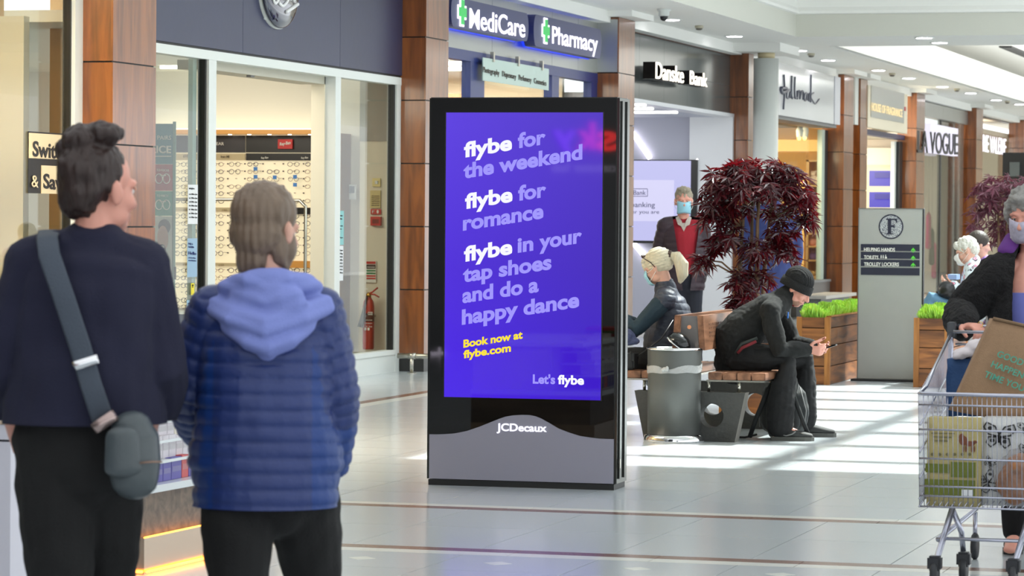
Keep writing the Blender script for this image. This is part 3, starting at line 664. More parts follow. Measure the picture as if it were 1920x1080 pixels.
# ================================================================= pharmacy
yB2 = PIL['B'][1]; yC = PIL['C'][0]
ph = thing('shop_fascia', 'silver metal fascia behind the blue pharmacy signs', 'fascia', (-9.8, (yB2+yC)/2, 3.27))
cuts = [yB2, yB2+2.4, yB2+4.8, yC-.9, yC]
for a, b in zip(cuts, cuts[1:]): box('panel', (-9.95, a+.004, 3.25), (-9.78, b-.004, 3.86), M_silver, ph)
M_sign = mat('sign_blue', (44, 50, 104), .35)
def pill(name, label, xa, xb, yt_a, yb_a, X):
    p = PX(xa, yt_a, X); q = PX(xa, yb_a, X); e = PX(xb, 60, X); zc = (p.z+q.z)/2; r_ = (p.z-q.z)/2
    root = thing(name, label, 'sign', V((X, (p.y+e.y)/2, zc-r_)))
    def outline(rr): 
        out = []; ya, yb_ = p.y+r_*.6, e.y-r_*.6
        for k in range(13): t = math.pi/2+math.pi*k/12; out.append(V((X, ya+rr*.6*math.cos(t)*1.0, zc+rr*math.sin(t))))
        for k in range(13): t = -math.pi/2+math.pi*k/12; out.append(V((X, yb_+rr*.6*math.cos(t), zc+rr*math.sin(t))))
        return out
    bm = bmesh.new(); poly_prism(bm, outline(r_), V((-.12, 0, 0))); bmo('case', bm, M_sign, root)
    bm = bmesh.new(); poly_prism(bm, [v+V((-.125, 0, 0)) for v in outline(r_*1.04)], V((-.02, 0, 0))); bmo('blue_glow', bm, emis('blue_led', (30, 60, 255), .7), root)
    for t_ in (.25, .75): y_ = p.y+(e.y-p.y)*t_; box('mount', (-9.79, y_, zc-.04), (X-.12, y_+.06, zc+.04), M_dark, root)
    return root, zc, r_, p.y, e.y
M_green = mat('cross_green', (40, 150, 70), .4, emit=(40, 170, 80), es=.5)
def cross(root, px, py, h, X):
    c = PX(px, py, X); s = (c-CAM).dot(FW)/FPX*h/2; w_ = s*.38
    for k, (f, m, lift) in enumerate(((1.16, M_let_w, .002), (1.0, M_green, .012))):
        a = s*f; b = w_*f if k else w_*1.5
        pts = [(-b, -a), (b, -a), (b, -b), (a, -b), (a, b), (b, b), (b, a), (-b, a), (-b, b), (-a, b), (-a, -b), (-b, -b)]
        bm = bmesh.new(); poly_prism(bm, [c+V((lift, y_, z_)) for y_, z_ in pts], V((.008, 0, 0))); bmo('cross', bm, m, root)
Xs = -9.58
r1, *_ = pill('pharmacy_sign', 'dark blue MediCare sign with a green cross', 846, 991, -8, 49, Xs)
cross(r1, 865, 23, 46, Xs); textpx('MediCare', (880, 52), (984, 70), 39, (Xs, 0, 0), NX, M_let_w, r1, bold=.008)
r1, *_ = pill('pharmacy_sign', 'dark blue Pharmacy sign with a green cross', 1001, 1128, 26, 86, Xs)
cross(r1, 1022, 58, 42, Xs); textpx('Pharmacy', (1035, 81), (1120, 97), 34, (Xs, 0, 0), NX, M_let_w, r1, bold=.008)
pf = thing('storefront', 'blue framed glazed front of the pharmacy', 'shopfront', (-9.8, (yB2+yC)/2, 0))
for a, b in ((877, 903), (1030, 1043), (1104, 1116)): box('post', (-9.88, wy(a), 0), (-9.78, wy(b), 3.25), M_blue, pf)
box('head_rail', (-9.88, yB2, 3.14), (-9.775, yC, 3.25), M_blue, pf)
for a, b in ((838, 877), (903, 1030), (1043, 1104)): box('glass_pane', (-9.84, wy(a), 0.1), (-9.83, wy(b), 3.14), M_glass, pf)
hs = thing('hanging_glass_sign', 'frosted glass sign lettered Photography Dispensary Perfumery Cosmetics hung in the pharmacy window', 'sign', PX(966, 150, -9.72))
p = PX(905, 104, -9.72); q = PX(1028, 176, -9.72); p2 = PX(905, 151, -9.72)
box('glass_plate', (-9.725, p.y, p2.z), (-9.715, q.y, p.z-.02), mat('frosted_glass', (176, 200, 192), .25), hs)
textpx('Photography   Dispensary   Perfumery   Cosmetics', (905, 135), (1024, 161), 11, (-9.712, 0, 0), NX, mat('brown_ink', (70, 60, 50), .5), hs)
for x in (920, 967, 1012): y_ = wy(x, -9.72); box('hanger', (-9.74, y_, p.z-.05), (-9.70, y_+.05, 3.27), M_steel, hs)
wp = box('wall_shop_back', (-13.0, yB2-.3, 0), (-12.9, yC+.4, 3.4), mat('pharm_wall', (226, 222, 204), .6)); struct(wp)
wp = box('wall_shop_partition', (-13, yC+.3, 0), (-10.3, yC+.4, 3.4), mat('pharm_wall2', (210, 190, 160), .6)); struct(wp)
wp = box('ceiling_shop', (-13, yB2-.3, 3.30), (-9.9, yC+.4, 3.4), M_plaster); struct(wp)
area('pharmacy_lamp', (-11.3, (yB2+yC)/2, 3.2), (0, 0, -1), 2, 7, 150, (1, .97, .9))
for i in range(5):
    yy = yB2+.8+i*1.3; o = box('strip_light', (-11.6, yy, 3.26), (-10.5, yy+.12, 3.30), M_lampc); tag(o, ('nearest', 'second', 'middle', 'fourth', 'farthest')[i]+' short strip light on the pharmacy ceiling behind the blue framed window', 'ceiling light', 'strip lights of the pharmacy')
sh = thing('shop_shelving', 'stocked wooden shelving inside the pharmacy window', 'shelving', (-11.5, yC-1.2, 0))
for i in range(6): box('shelf', (-12.6, yC-2.0, .3+i*.5), (-11.2, yC-.4, .33+i*.5), mat('shelf_wood', (180, 130, 80), .5), sh)
box('back', (-12.6, yC-.4, 0), (-11.2, yC-.36, 3.0), mat('shelf_wood', (180, 130, 80), .5), sh)

# ================================================================= bank
yC2 = PIL['C'][1]; yD = PIL['D'][0]
bk = thing('shop_fascia', 'dark grey polished stone fascia of the bank', 'fascia', (-9.8, (yC2+yD)/2, 3.0))
n = 5
for i in range(n):
    for (z0, z1) in ((3.02, 3.42), (3.42, 3.85)): box('panel', (-9.95, yC2+(yD-yC2)*i/n+.003, z0+.003), (-9.79, yC2+(yD-yC2)*(i+1)/n-.003, z1-.003), M_stone, bk)
box('brown_edge', (-9.93, yC2, 3.85), (-9.77, yD, 3.88), mat('edge_brown', (90, 60, 45), .6), bk)
X3 = -9.50
ls = thing('bank_sign', 'white lit Danske Bank letters with deep dark sides on the grey fascia', 'sign', PX(1270, 150, X3))
textpx('Danske', (1229, 147), (1281, 156), 33, (X3, 0, 0), NX, M_let_warm, ls, bold=.0, depth=.01, lift=.0)
textpx('Bank', (1293, 157.5), (1325, 163), 27, (X3, 0, 0), NX, M_let_warm, ls, bold=.0, depth=.01)
M_ld = mat('letter_side', (46, 42, 40), .25, metal=.6)
textpx('Danske', (1229, 147), (1281, 156), 33, (X3, 0, 0), NX, M_ld, ls, bold=.01, depth=.16, lift=-.162, name='letter_sides')
textpx('Bank', (1293, 157.5), (1325, 163), 27, (X3, 0, 0), NX, M_ld, ls, bold=.01, depth=.16, lift=-.162, name='letter_sides')
for _x in (1235, 1275, 1310): _p = PX(_x, 150, -9.7); box('mount', (-9.79, _p.y, _p.z-.02), (-9.64, _p.y+.05, _p.z+.02), M_dark, ls)
bp = thing('bank_portal', 'white framed open entrance portal of the bank', 'shopfront', (-9.8, (yC2+yD)/2, 0))
M_por = mat('portal_white', (226, 228, 232), .35)
box('head_frame', (-9.97, yC2, 2.97), (-9.72, yD, 3.02), M_por, bp)
box('side_wall', (-10.35, yD-.10, 0), (-9.72, yD-.02, 2.97), M_por, bp)
YK = yD-.02
gw = box('wall_shop_partition', (-13.5, YK, 0), (-9.9, YK+.1, 3.1), mat('lilac_grey', (178, 180, 196), .5)); struct(gw)
gw = box('ceiling_shop', (-13.5, yC2-.3, 2.97), (-9.97, yD, 3.05), mat('bank_ceiling', (200, 205, 216), .5)); struct(gw)
gw = box('wall_shop_back', (-13.6, yC2-.3, 0), (-13.5, yD, 3), M_por); struct(gw)
area('bank_lamp', (-11.3, yD-2, 2.9), (0, .3, -1), 2.2, 3, 45, (.95, .97, 1))
for i, (x0, y0, x1) in enumerate(((1184, 210, 1268), (1184, 203, 1222), (1190, 196, 1208))):
    a = PF(x0, y0, 2.96); b = PF(x1, y0, 2.96); o = box('line_light', (a.x, a.y, 2.945), (b.x, a.y+.12, 2.965), M_lampc); tag(o, ('longest and lowest', 'middle', 'shortest and uppermost')[i]+' thin white line light on the bank ceiling', 'ceiling light', 'line lights on the bank ceiling')
for i, (a, b) in enumerate((((1184, 246), (1219, 297)), ((1188, 456), (1214, 487)), ((1303, 306), (1309, 298)))):
    o = tube('wall_light_bar', [PY(a[0], a[1], YK-.05), PY(b[0], b[1], YK-.05)], .035, emis('light_bar', (255, 248, 255), 2.5))
    tag(o, ('slanted light bar above the bank screen', 'slanted light bar below the bank screen', 'short light stub right of the bank screen')[i], 'wall light')
scn = thing('wall_screen', 'large lit wall screen with bank lettering behind the standing man', 'screen', PY(1240, 455, YK-.1))
def krect(name, x0, y0, x1, y1, m, d, t=.04):
    a = PY(x0, y0, YK-d); b = PY(x1, y1, YK-d); return box(name, (a.x, YK-d, b.z), (b.x, YK-d+t, a.z), m, scn)
krect('bezel', 1100, 299, 1306, 457, M_dark, .12, .1); krect('display', 1104, 301, 1294, 452, emis('screen_lilac', (206, 206, 255), .5), .125, .01)
krect('content_panel', 1104, 337, 1263, 455-40, emis('screen_pale', (222, 220, 255), .54), .13, .01)
M_bl = mat('screen_ink', (40, 46, 90), .5)
OK_ = (0, YK-.142, 0)
textpx('Danske Bank', (1148, 365), (1211, 365.4), 9, OK_, ND, M_bl, scn); textpx('Mobil banking', (1146, 388), (1228, 388.6), 10, OK_, ND, M_bl, scn); textpx('Bank wherever you are', (1120, 400), (1236, 400.6), 7, OK_, ND, M_bl, scn)
bo = [PY(x, y, YK-.142) for x, y in ((1144, 354), (1214, 354), (1214, 368), (1144, 368), (1144, 354))]
for a, b in zip(bo, bo[1:]): tube('box_outline', [a, b], .004, M_bl, scn, 4)

# ================================================================= card shop (white fascia)
yD2 = PIL['D'][1]; yE = PIL['E'][0]
hf = thing('shop_fascia', 'glossy white fascia with dark script between the round column and the twin pillars', 'fascia', (-9.6, (yD2+yE)/2, 3.0))
M_wg = mat('gloss_white', (228, 230, 234), .12, coat=.6)
XH = -9.45
a = PX(1458, 215, XH); b = PX(1574, 232, XH)
box('panel', (-9.9, a.y-.6, a.z), (XH, b.y-.5, 3.84), M_wg, hf); box('end_panel', (-9.9, b.y-.49, a.z), (XH+.01, b.y, 3.84), mat('end_panel', (206, 208, 216), .3), hf)
box('underside_trim', (-9.92, a.y-.6, a.z-.05), (-9.5, b.y, a.z), M_greyp, hf)
M_cs = mat('dark_script', (70, 74, 90), .3)
def hp(x, y): return PX(x, y, XH+.01)
scr([hp(1470, 140), hp(1471, 170), hp(1469, 205)], .014, M_cs, hf)
scr([hp(1463, 166), hp(1466, 173), hp(1472, 172), hp(1474, 166), hp(1464, 166)], .03, M_cs, hf)
for pts in ([(1480, 168), (1476, 172), (1475, 182), (1479, 184), (1482, 172), (1482, 184)], [(1485, 142), (1484, 170), (1485, 184), (1488, 183)], [(1491, 144), (1490, 170), (1491, 184), (1494, 183)],
            [(1495, 170), (1495, 185), (1497, 172), (1500, 171), (1500, 185), (1503, 172), (1506, 172), (1506, 187)], [(1513, 174), (1509, 176), (1508, 186), (1511, 188), (1514, 176), (1514, 188)],
            [(1517, 175), (1517, 190)], [(1517, 177), (1519, 174)], [(1512+9, 140), (1520.5, 170), (1520, 192)], [(1526, 174), (1520, 180), (1526, 192), (1530, 194), (1536, 186)]):
    scr([hp(*q) for q in pts[:]], .012, M_cs, hf)
o = wallrect('fascia_return', 1598.5, 145, 1608, 235, M_white, None, -9.6, .05); tag(o, 'narrow white sign board showing between the twin pillars', 'sign')
hw = thing('storefront', 'glazed window of the plush toy shop with grey plinth', 'shopfront', (-9.8, (yD2+yE)/2, 0))
zs = PX(1520, 530, -9.8).z
box('plinth', (-9.86, yD2, 0), (-9.72, yE-.02, zs), mat('grey_plinth', (96, 92, 90), .4), hw); box('plinth_cap', (-9.87, yD2, zs), (-9.70, yE-.02, zs+.04), M_greyp, hw)
box('glass_pane', (-9.82, yD2, zs+.04), (-9.81, wy(1540), 3.0), M_glass, hw)
box('edge_post', (-9.86, wy(1538), zs), (-9.78, wy(1543), 3.0), mat('pale_green_edge', (186, 204, 194), .3), hw); box('edge_post', (-9.86, wy(1543), zs), (-9.78, yE-.02, 3.0), mat('dark_post', (36, 40, 44), .4), hw)
YH = yE+.2
ww = box('wall_shop_partition', (-13, YH, 0), (-9.9, YH+.1, 3.1), mat('warm_tan', (206, 160, 90), .6)); struct(ww)
ww = box('wall_shop_back', (-12.1, yD2-.4, 0), (-12.0, YH, 3.1), mat('warm_brown', (130, 96, 62), .6)); struct(ww)
ww = box('ceiling_shop', (-13, yD2-.4, 3.05), (-9.9, YH, 3.12), mat('dim_ceiling', (120, 104, 84), .6)); struct(ww)
area('card_lamp', (-10.6, yE-1.6, 2.95), (-.1, .6, -1), 1, 1.6, 75, (1, .8, .5))
tl = thing('track_spotlights', 'pair of white track spotlights above the plush toys', 'spotlight', PX(1502, 237, -10.0))
for i, x in enumerate((1500, 1510)):
    t_ = PX(x, 238, -10.0); bm = bmesh.new(); sweep(bm, [(t_+V((0, 0, .02)), .03, .03), (t_-V((0, .02, .06)), .06, .06), (t_-V((0, .05, .17)), .045, .045)], 14, cap=False); bmo('lamp_head', bm, M_white, tl, True)
    bm = bmesh.new(); ell(bm, t_-V((0, .055, .185)), .035); bmo('bulb', bm, emis('warm_bulb', (255, 190, 90), 5), tl, True)
box('track', PX(1488, 233, -10.0)-V((.02, 0, .0)), PX(1520, 236, -10.0)+V((.02, 0, .06)), M_white, tl)
def hrect(name, x0, y0, x1, y1, m, parent, d=.02, t=.02):
    a = PY(x0, y0, YH-d); b = PY(x1, y1, YH-d); return box(name, (a.x, YH-d, b.z), (b.x, YH-d+t, a.z), m, parent)
cub = thing('cubby_shelves', 'backlit cubby shelves of plush toys in the shop window', 'shelving', PY(1525, 560, YH))
M_cub = mat('cubby_wood', (214, 176, 120), .5)
for x in (1512, 1537): hrect('upright', x, 300, x+2, 590, M_cub, cub, .35, .33)
for y in (300, 347, 392, 437, 461, 487, 530, 560): hrect('shelf', 1512, y, 1538, y+3, M_cub, cub, .35, .33)
hrect('light_panel', 1458, 262, 1545, 284, mat('lit_tan', (232, 190, 110), .5, emit=(255, 200, 110), es=.5), cub, .05)
hrect('light_panel', 1490, 320, 1506, 600, mat('lit_tan', (232, 190, 110), .5, emit=(255, 200, 110), es=.5), cub, .2)
for (x, y, col, t) in ((1525, 333, (226, 214, 206), 'white plush toy tied with a bow, top cubby'), (1526, 380, (226, 170, 30), 'yellow plush toy in the second cubby'), (1524, 424, (196, 180, 140), 'cream plush bear in the third cubby'),
                       (1525, 450, (222, 158, 150), 'pink plush toy in the fourth cubby'), (1525, 478, (84, 76, 150), 'violet plush toy in the fifth cubby'), (1525, 520, (200, 170, 120), 'tan plush toy in the lowest cubby')):
    c = PY(x, y, YH-.2); s_ = .045*1.2; r = thing('plush_toy', t, 'toy', c-V((0, 0, .1))); m = mat('plush_%d%d%d' % col, col, .9, bump=.4, bscale=60)
    bm = bmesh.new(); ell(bm, c-V((0, 0, .03)), (.085, .06, .075)); ell(bm, c+V((-.05, 0, -.08)), .035); ell(bm, c+V((.05, 0, -.08)), .035); ell(bm, c+V((-.075, -.02, -.02)), .03); ell(bm, c+V((.075, -.02, -.02)), .03); bmo('body', bm, m, r, True)
    bm = bmesh.new(); ell(bm, c+V((0, -.01, .06)), (.055, .05, .05)); ell(bm, c+V((-.04, 0, .1)), .022); ell(bm, c+V((.04, 0, .1)), .022); bmo('head', bm, m, r, True)
# pale ledge at the foot of the twin pillars
lg = thing('stone_ledge', 'low pale stone ledge at the foot of the twin pillars behind the left planter', 'ledge', PX(1580, 590, -9.3))
a = PX(1549, 561, -9.0); b = PX(1606, 561, -9.0)
box('slab', (-9.5, a.y, a.z), (-9.0, b.y, a.z+.05), mat('pale_stone', (190, 186, 180), .5), lg); box('support', (-9.48, a.y+.1, 0), (-9.1, b.y-.1, a.z), M_greyp, lg)

# ================================================================= fragrance shop
yF2 = PIL['F'][1]; yG = PIL['G'][0]
gf = thing('shop_fascia', 'cream framed silver fascia lettered House of Fragrance in gold light', 'fascia', (-9.6, (yF2+yG)/2, 2.9))
XG = -9.50
a = PX(1627, 238, XG); b = PX(1701, 246, XG); top_ = PX(1627, 152, XG).z
box('frame', (XG-.10, a.y, a.z), (XG, b.y, min(3.84, top_)), M_cream, gf)
wallrect('silver_plate', 1633, 160, 1694, 231, M_silver, gf, XG+.002, .01)
textpx('HOUSE OF FRAGRANCE', (1634, 207), (1692, 220), 16, (XG+.03, 0, 0), NX, emis('gold_letters', (255, 226, 160), .7), gf, bold=.0, depth=.004)
wallrect('red_badge', 1695, 200, 1698, 208, mat('fire_red', (190, 44, 36), .4), gf, XG+.002, .01)
gp = thing('storefront', 'dark blue framed opening of the fragrance shop', 'shopfront', (-9.8, (yF2+yG)/2, 0))
box('head_rail', (-9.9, yF2, PX(1650, 250, -9.8).z-.06), (-9.74, yG, a.z), mat('dark_blue_frame', (44, 50, 92), .4), gp); box('post', (-9.9, wy(1684), 0), (-9.78, wy(1689), 3), mat('dark_post', (36, 40, 44), .4), gp)
box('pale_post', (-9.92, wy(1681), 0), (-9.85, wy(1684), 3), M_pale, gp)
YG = yG+.1
ww = box('wall_shop_partition', (-13.5, YG, 0), (-9.9, YG+.1, 3.1), mat('frag_wall', (226, 214, 196), .6)); struct(ww)
ww = box('wall_shop_back', (-13.6, yF2-.4, 0), (-13.5, YG, 3.1), M_cream); struct(ww)
ww = box('ceiling_shop', (-13.5, yF2-.4, 3.05), (-9.9, YG, 3.12), M_cream); struct(ww)
area('fragrance_lamp', (-11, yG-2, 2.95), (0, .5, -1), 1.5, 3, 130, (1, .95, .85))
cb = thing('perfume_cabinet', 'white lit perfume cabinet with glowing blue shelves', 'cabinet', PY(1650, 600, YG))
def grect(name, x0, y0, x1, y1, m, d=.02, t=.02):
    a = PY(x0, y0, YG-d); b = PY(x1, y1, YG-d); return box(name, (a.x, YG-d, b.z), (b.x, YG-d+t, a.z), m, cb)
grect('carcass', 1610, 277, 1681, 620, mat('cab_white', (236, 226, 206), .5), .3, .28); grect('niche_frame', 1622, 309, 1676, 600, mat('cab_cream', (214, 202, 170), .5), .34, .03)
grect('light_panel', 1627, 316, 1672, 595, emis('niche_light', (255, 240, 200), .6), .36, .01)
for k, yy in enumerate((320, 360)):
    grect('blue_panel', 1630, yy, 1669, yy+29, emis('blue_niche', (70, 60, 210), .5), .38, .01)
    grect('display_block', 1640, yy+3, 1668, yy+14, emis('blue_niche2', (52, 44, 180), .45), .42, .03)

# ================================================================= fashion shops
yG2 = PIL['G'][1]; yH = PIL['H'][0]
vf = thing('shop_fascia', 'brushed silver fascia above the glazed fashion shop', 'fascia', (-9.8, (yG2+yH)/2, 3.1))
zb = PX(1735, 217, -9.7).z
for a, b in ((yG2, (yG2+yH)/2), ((yG2+yH)/2, yH)): box('panel', (-9.9, a+.003, zb), (-9.7, b-.003, 3.84), M_silver, vf)
vs_ = thing('storefront', 'glazed front with steel posts of the silver fascia shop', 'shopfront', (-9.8, (yG2+yH)/2, 0))
box('glass_pane', (-9.82, yG2, .1), (-9.81, wy(1790), zb), M_glass, vs_)
box('steel_post', (-9.88, wy(1793), 0), (-9.74, wy(1800), zb), M_steel, vs_); box('post', (-9.86, wy(1762), 0), (-9.8, wy(1764), zb), M_dark, vs_)
box('bronze_panel', (-9.87, wy(1765), 0), (-9.85, wy(1793), zb), glass('bronze_glass', (150, 120, 96)), vs_)
ls = thing('shop_sign', 'large white lit block letters A VOGUE across the silver fascia shop', 'sign', PX(1760, 285, -9.6))
XV = -9.55
pp_ = PX(1727, 291, XV)
textpx('LA VOGUE', (1715, 286), (1790, 290), 44, (XV, 0, 0), NX, mat('letter_black', (26, 26, 34), .4), ls, bold=.0, depth=.02, lift=.05)
for _x in (1745, 1772): _p = PX(_x, 262, -9.7); box('mount', (-9.80, _p.y, _p.z-.02), (-9.64, _p.y+.05, _p.z+.02), M_dark, ls)
wallrect('lit_box', 1733, 231, 1785, 293, emis('sign_box', (240, 236, 255), .6), ls, XV-.1, .12)
YV = yH+.1
for (nm, q) in (('wall_shop_partition', ((-14, YV, 0), (-9.9, YV+.1, 3.2))), ('wall_shop_back', ((-13, yG2-.4, 0), (-12.9, YV, 3.2))), ('ceiling_shop', ((-13, yG2-.4, 3.15), (-9.9, YV, 3.2)))):
    ww = box(nm, q[0], q[1], mat('fashion_wall', (214, 206, 190), .6)); struct(ww)
area('fashion_lamp', (-11, (yG2+yH)/2, 3.05), (0, .3, -1), 1.5, 4, 110, (1, .96, .9))
for (x, y, col, t) in ((1741, 440, (216, 40, 130), 'bright pink garment on a hanger in the fashion shop window'), (1752, 495, (220, 50, 120), 'small pink garment low in the fashion shop window'), (1747, 470, (40, 40, 44), 'dark garment beside the pink one in the fashion shop')):
    c = PX(x, y, -10.4); r = thing('hanging_garment', t, 'clothing', c)
    bm = bmesh.new(); sweep(bm, [(c+V((0, 0, .45)), .05, .03), (c+V((0, 0, .38)), .16, .05), (c+V((0, 0, .1)), .13, .05), (c-V((0, 0, .25)), .17, .06)], 14, side=V((0, 1, 0))); bmo('body', bm, mat('cloth_%d%d%d' % col, col, .8), r, True)
    tube('hanger', [c+V((0, -.14, .42)), c+V((0, 0, .5)), c+V((0, .14, .42))], .008, M_steel, r); tube('hang_wire', [c+V((0, 0, .5)), V((c.x, c.y, 3.15))], .003, M_steel, r, 5)
yH2 = PIL['H'][1]; yI = PIL['I'][0]
ef = thing('shop_fascia', 'dark fascia over the last shop on the right', 'fascia', (-9.8, (yH2+yI)/2, 3.1))
box('panel', (-9.95, yH2, PX(1850, 215, -9.8).z), (-9.8, yI, 3.84), mat('bronze_dark', (60, 50, 44), .35), ef)
es_ = thing('shop_sign', 'white lit capital letters of the last shop on the right', 'sign', PX(1862, 288, -9.6))
textpx('ERIE VALERIE', (1838, 283), (1886, 291), 34, (-9.818, 0, 0), NX, M_let_w, es_, bold=.0, depth=.004)
gp2 = box('window_2', (-9.83, yH2, .1), (-9.82, yI, 3.4), M_glass); struct(gp2)
for (nm, q) in (('wall_shop_partition', ((-14, yI+.1, 0), (-9.9, yI+.2, 3.6))), ('wall_shop_back', ((-12.2, yH2-.4, 0), (-12.1, yI, 3.6))), ('ceiling_shop', ((-12.2, yH2-.4, 3.5), (-9.9, yI, 3.6)))):
    ww = box(nm, q[0], q[1], mat('last_wall', (196, 180, 158), .6)); struct(ww)
area('last_lamp', (-11, (yH2+yI)/2, 3.3), (0, .3, -1), 1.5, 4, 90, (1, .95, .88))
# dark kiosk head near the right edge
kc = thing('dark_canopy', 'dark canopy with a lit glass panel at the right edge behind the far tree', 'canopy', PZ(1900, 340, 60))
a = PZ(1880, 286, 60); b = PZ(1990, 331, 60); box('canopy_board', (a.x, a.y, b.z), (b.x, a.y+1.0, a.z), M_dark, kc)
a = PZ(1882, 331, 60); b = PZ(1990, 331, 60); box('side_board', (a.x, a.y+.02, 0), (b.x, a.y+.9, a.z), mat('deep_grey', (52, 50, 48), .4), kc)
a = PZ(1893, 304, 59.9); b = PZ(1912, 331, 59.9); box('glass_panel', (a.x, a.y, b.z), (b.x, a.y+.05, a.z), mat('smoky_glass', (90, 96, 96), .1), kc)
# ================================================================= advertising totem
KA = PF(803, 909); KB = PF(1151, 919.5); KB = V((KB.x, KB.y, 0)); KA = V((KA.x, KA.y, 0)); KU = (KB-KA); KW = KU.length; KU.normalize(); KN = KU.cross(UZ)   # toward camera
if KN.y > 0: KN = -KN
KD = .27
kz = PP(1158, 182, KA, KN).z
tot = thing('advertising_totem', 'tall black advertising totem with a lit purple screen and silver base', 'advertising display', KA+KU*KW/2-KN*KD/2)
def kbox(name, u0, u1, z0, z1, d0, d1, m, parent=None, bevel=0):
    bm = bmesh.new(); vs = bx(bm, (u0, d0, z0), (u1, d1, z1))
    for v in vs: v.co = KA+KU*v.co.x-KN*v.co.y+UZ*v.co.z
    bmesh.ops.recalc_face_normals(bm, faces=bm.faces[:])
    return bmo(name, bm, m, parent if parent is not None else tot, bevel=bevel)
M_kb = mat('totem_black_glass', (7, 7, 9), .03, spec=.6)
M_kbody = mat('totem_body', (16, 17, 18), .25)
kbox('body', .02, KW-.02, .03, kz-.005, .012, KD-.012, M_kbody)
kbox('base_plinth', .0, KW, 0, .032, .0, KD, mat('rubber_black', (20, 20, 20), .5))
kbox('top_cap', .0, KW, kz-.006, kz, .0, KD, M_dark)
kbox('side_column', KW-.03, KW+.012, .035, kz-.004, .012, KD-.01, mat('dark_chrome', (72, 74, 72), .12, metal=1))
for d in (.05, .17): kbox('side_rib', KW+.012, KW+.020, .06, kz-.02, d, d+.022, mat('rib_chrome', (62, 64, 62), .14, metal=1))
kbox('side_column', -.012, .03, .035, kz-.004, .012, KD-.01, mat('dark_chrome', (72, 74, 72), .12, metal=1))
def KPt(x, y, lift=0.0):
    q = PP(x, y, KA+KN*lift, KN); return q
# silver lower panel with its hump, black glass above it
Z_ = 2.769
cur = [(803.5, 814.4)]+[(780+x/Z_, 540+y/Z_) for x, y in ((110, 760), (160, 758), (200, 755), (265, 742), (330, 720), (380, 700), (430, 680), (465, 668), (500, 662), (545, 659), (590, 660), (620, 666), (650, 678), (695, 703), (740, 730), (795, 751), (850, 768), (900, 776), (950, 782), (1028, 785))]
top_line = [KPt(*q) for q in cur]; top_line[0] = KA+UZ*top_line[0].z+KU*.004; top_line[-1] = KA+KU*(KW-.004)+UZ*top_line[-1].z
bm = bmesh.new(); poly_prism(bm, [KA+KU*(KW-.004)+UZ*.036, KA+KU*.004+UZ*.036]+[p-UZ*.0 for p in top_line], -KN*.01); bmo('silver_panel', bm, mat('silver_lilac', (150, 148, 162), .42, metal=.25), tot)
bm = bmesh.new(); poly_prism(bm, [p+UZ*.0025 for p in top_line]+[KA+KU*(KW-.004)+UZ*(kz-.006), KA+KU*.004+UZ*(kz-.006)], -KN*.01)
M_gl = mat('totem_front_glass', (4, 4, 5), .02, spec=.65); glassf = bmo('front_glass', bm, M_gl, tot)
# screen
scm = mat('totem_screen', (8, 6, 20), .03, emit=(80, 50, 210), es=1, spec=.65)
nt = scm.node_tree; N = nt.nodes; L = nt.links
geo = N.new('ShaderNodeTexCoord'); mp = N.new('ShaderNodeMapping'); L.new(geo.outputs['Generated'], mp.inputs[0])
sx = N.new('ShaderNodeSeparateXYZ'); L.new(mp.outputs[0], sx.inputs[0])
r1 = N.new('ShaderNodeValToRGB'); r1.color_ramp.elements[0].color = (*lin((66, 28, 214)), 1); r1.color_ramp.elements[1].color = (*lin((84, 56, 206)), 1)
e = r1.color_ramp.elements.new(.45); e.color = (*lin((70, 36, 200)), 1); L.new(sx.outputs['Z'], r1.inputs[0])
r2 = N.new('ShaderNodeMapRange'); r2.inputs['From Min'].default_value = 0; r2.inputs['From Max'].default_value = 1; r2.inputs['To Min'].default_value = .70; r2.inputs['To Max'].default_value = .50
L.new(sx.outputs['X'], r2.inputs['Value']); L.new(r1.outputs[0], base_of(scm).inputs['Emission Color']); L.new(r2.outputs[0], base_of(scm).inputs['Emission Strength'])
A1 = KPt(837, 211); B1 = KPt(1131, 211); C1 = KPt(1126, 752); 
u0 = (A1-KA).dot(KU); u1 = (B1-KA).dot(KU); z1 = A1.z; z0 = KPt(834, 744).z
screen = kbox('screen', u0, u1, z0, z1, -.003, .002, scm)
kbox('screen_edge', u0-.006, u0, z0-.004, z1+.004, -.003, .002, M_dark); kbox('screen_edge', u1, u1+.006, z0-.004, z1+.004, -.003, .002, M_dark)
M_t1 = emis('screen_white', (240, 240, 255), .62); M_t2 = emis('screen_lavender', (160, 150, 255), .56); M_ty = emis('screen_yellow', (250, 222, 40), .62)
def kt(s, a, b, m, cap=28, **kw): return textpx(s, a, b, cap, KA+KN*.003, KN, m, screen, bold=kw.pop('bold', .036), depth=.0006, **kw)
M_t2b = M_t2
kt('flybe', (870, 294.5), (960, 280), M_t1); kt('for', (971, 277), (1023, 269), M_t2)
kt('the weekend', (869, 334), (1092, 297.5), M_t2)
kt('flybe', (872, 391), (961, 377), M_t1); kt('for', (971.5, 375.5), (1024, 368), M_t2); kt('romance', (868, 431.5), (1019, 408), M_t2)
kt('flybe', (870, 490), (960.5, 475), M_t1); kt('in', (970.5, 473), (1000, 468.5), M_t2); kt('your', (1011, 466.5), (1091, 454), M_t2)
kt('tap shoes', (868, 528.5), (1034, 503.5), M_t2); kt('and do a', (867, 567.5), (1010, 546), M_t2); kt('happy dance', (866, 608), (1086, 574.5), M_t2)
kt('Book now at', (869, 651.5), (980, 634), M_ty, 14.5); kt('flybe.com', (869, 671.5), (958, 658.5), M_ty, 14.5)
kt("Let's", (999, 718.5), (1041, 719.5), M_t2, 17); kt('flybe', (1046, 719.5), (1095, 721), M_t1, 17)
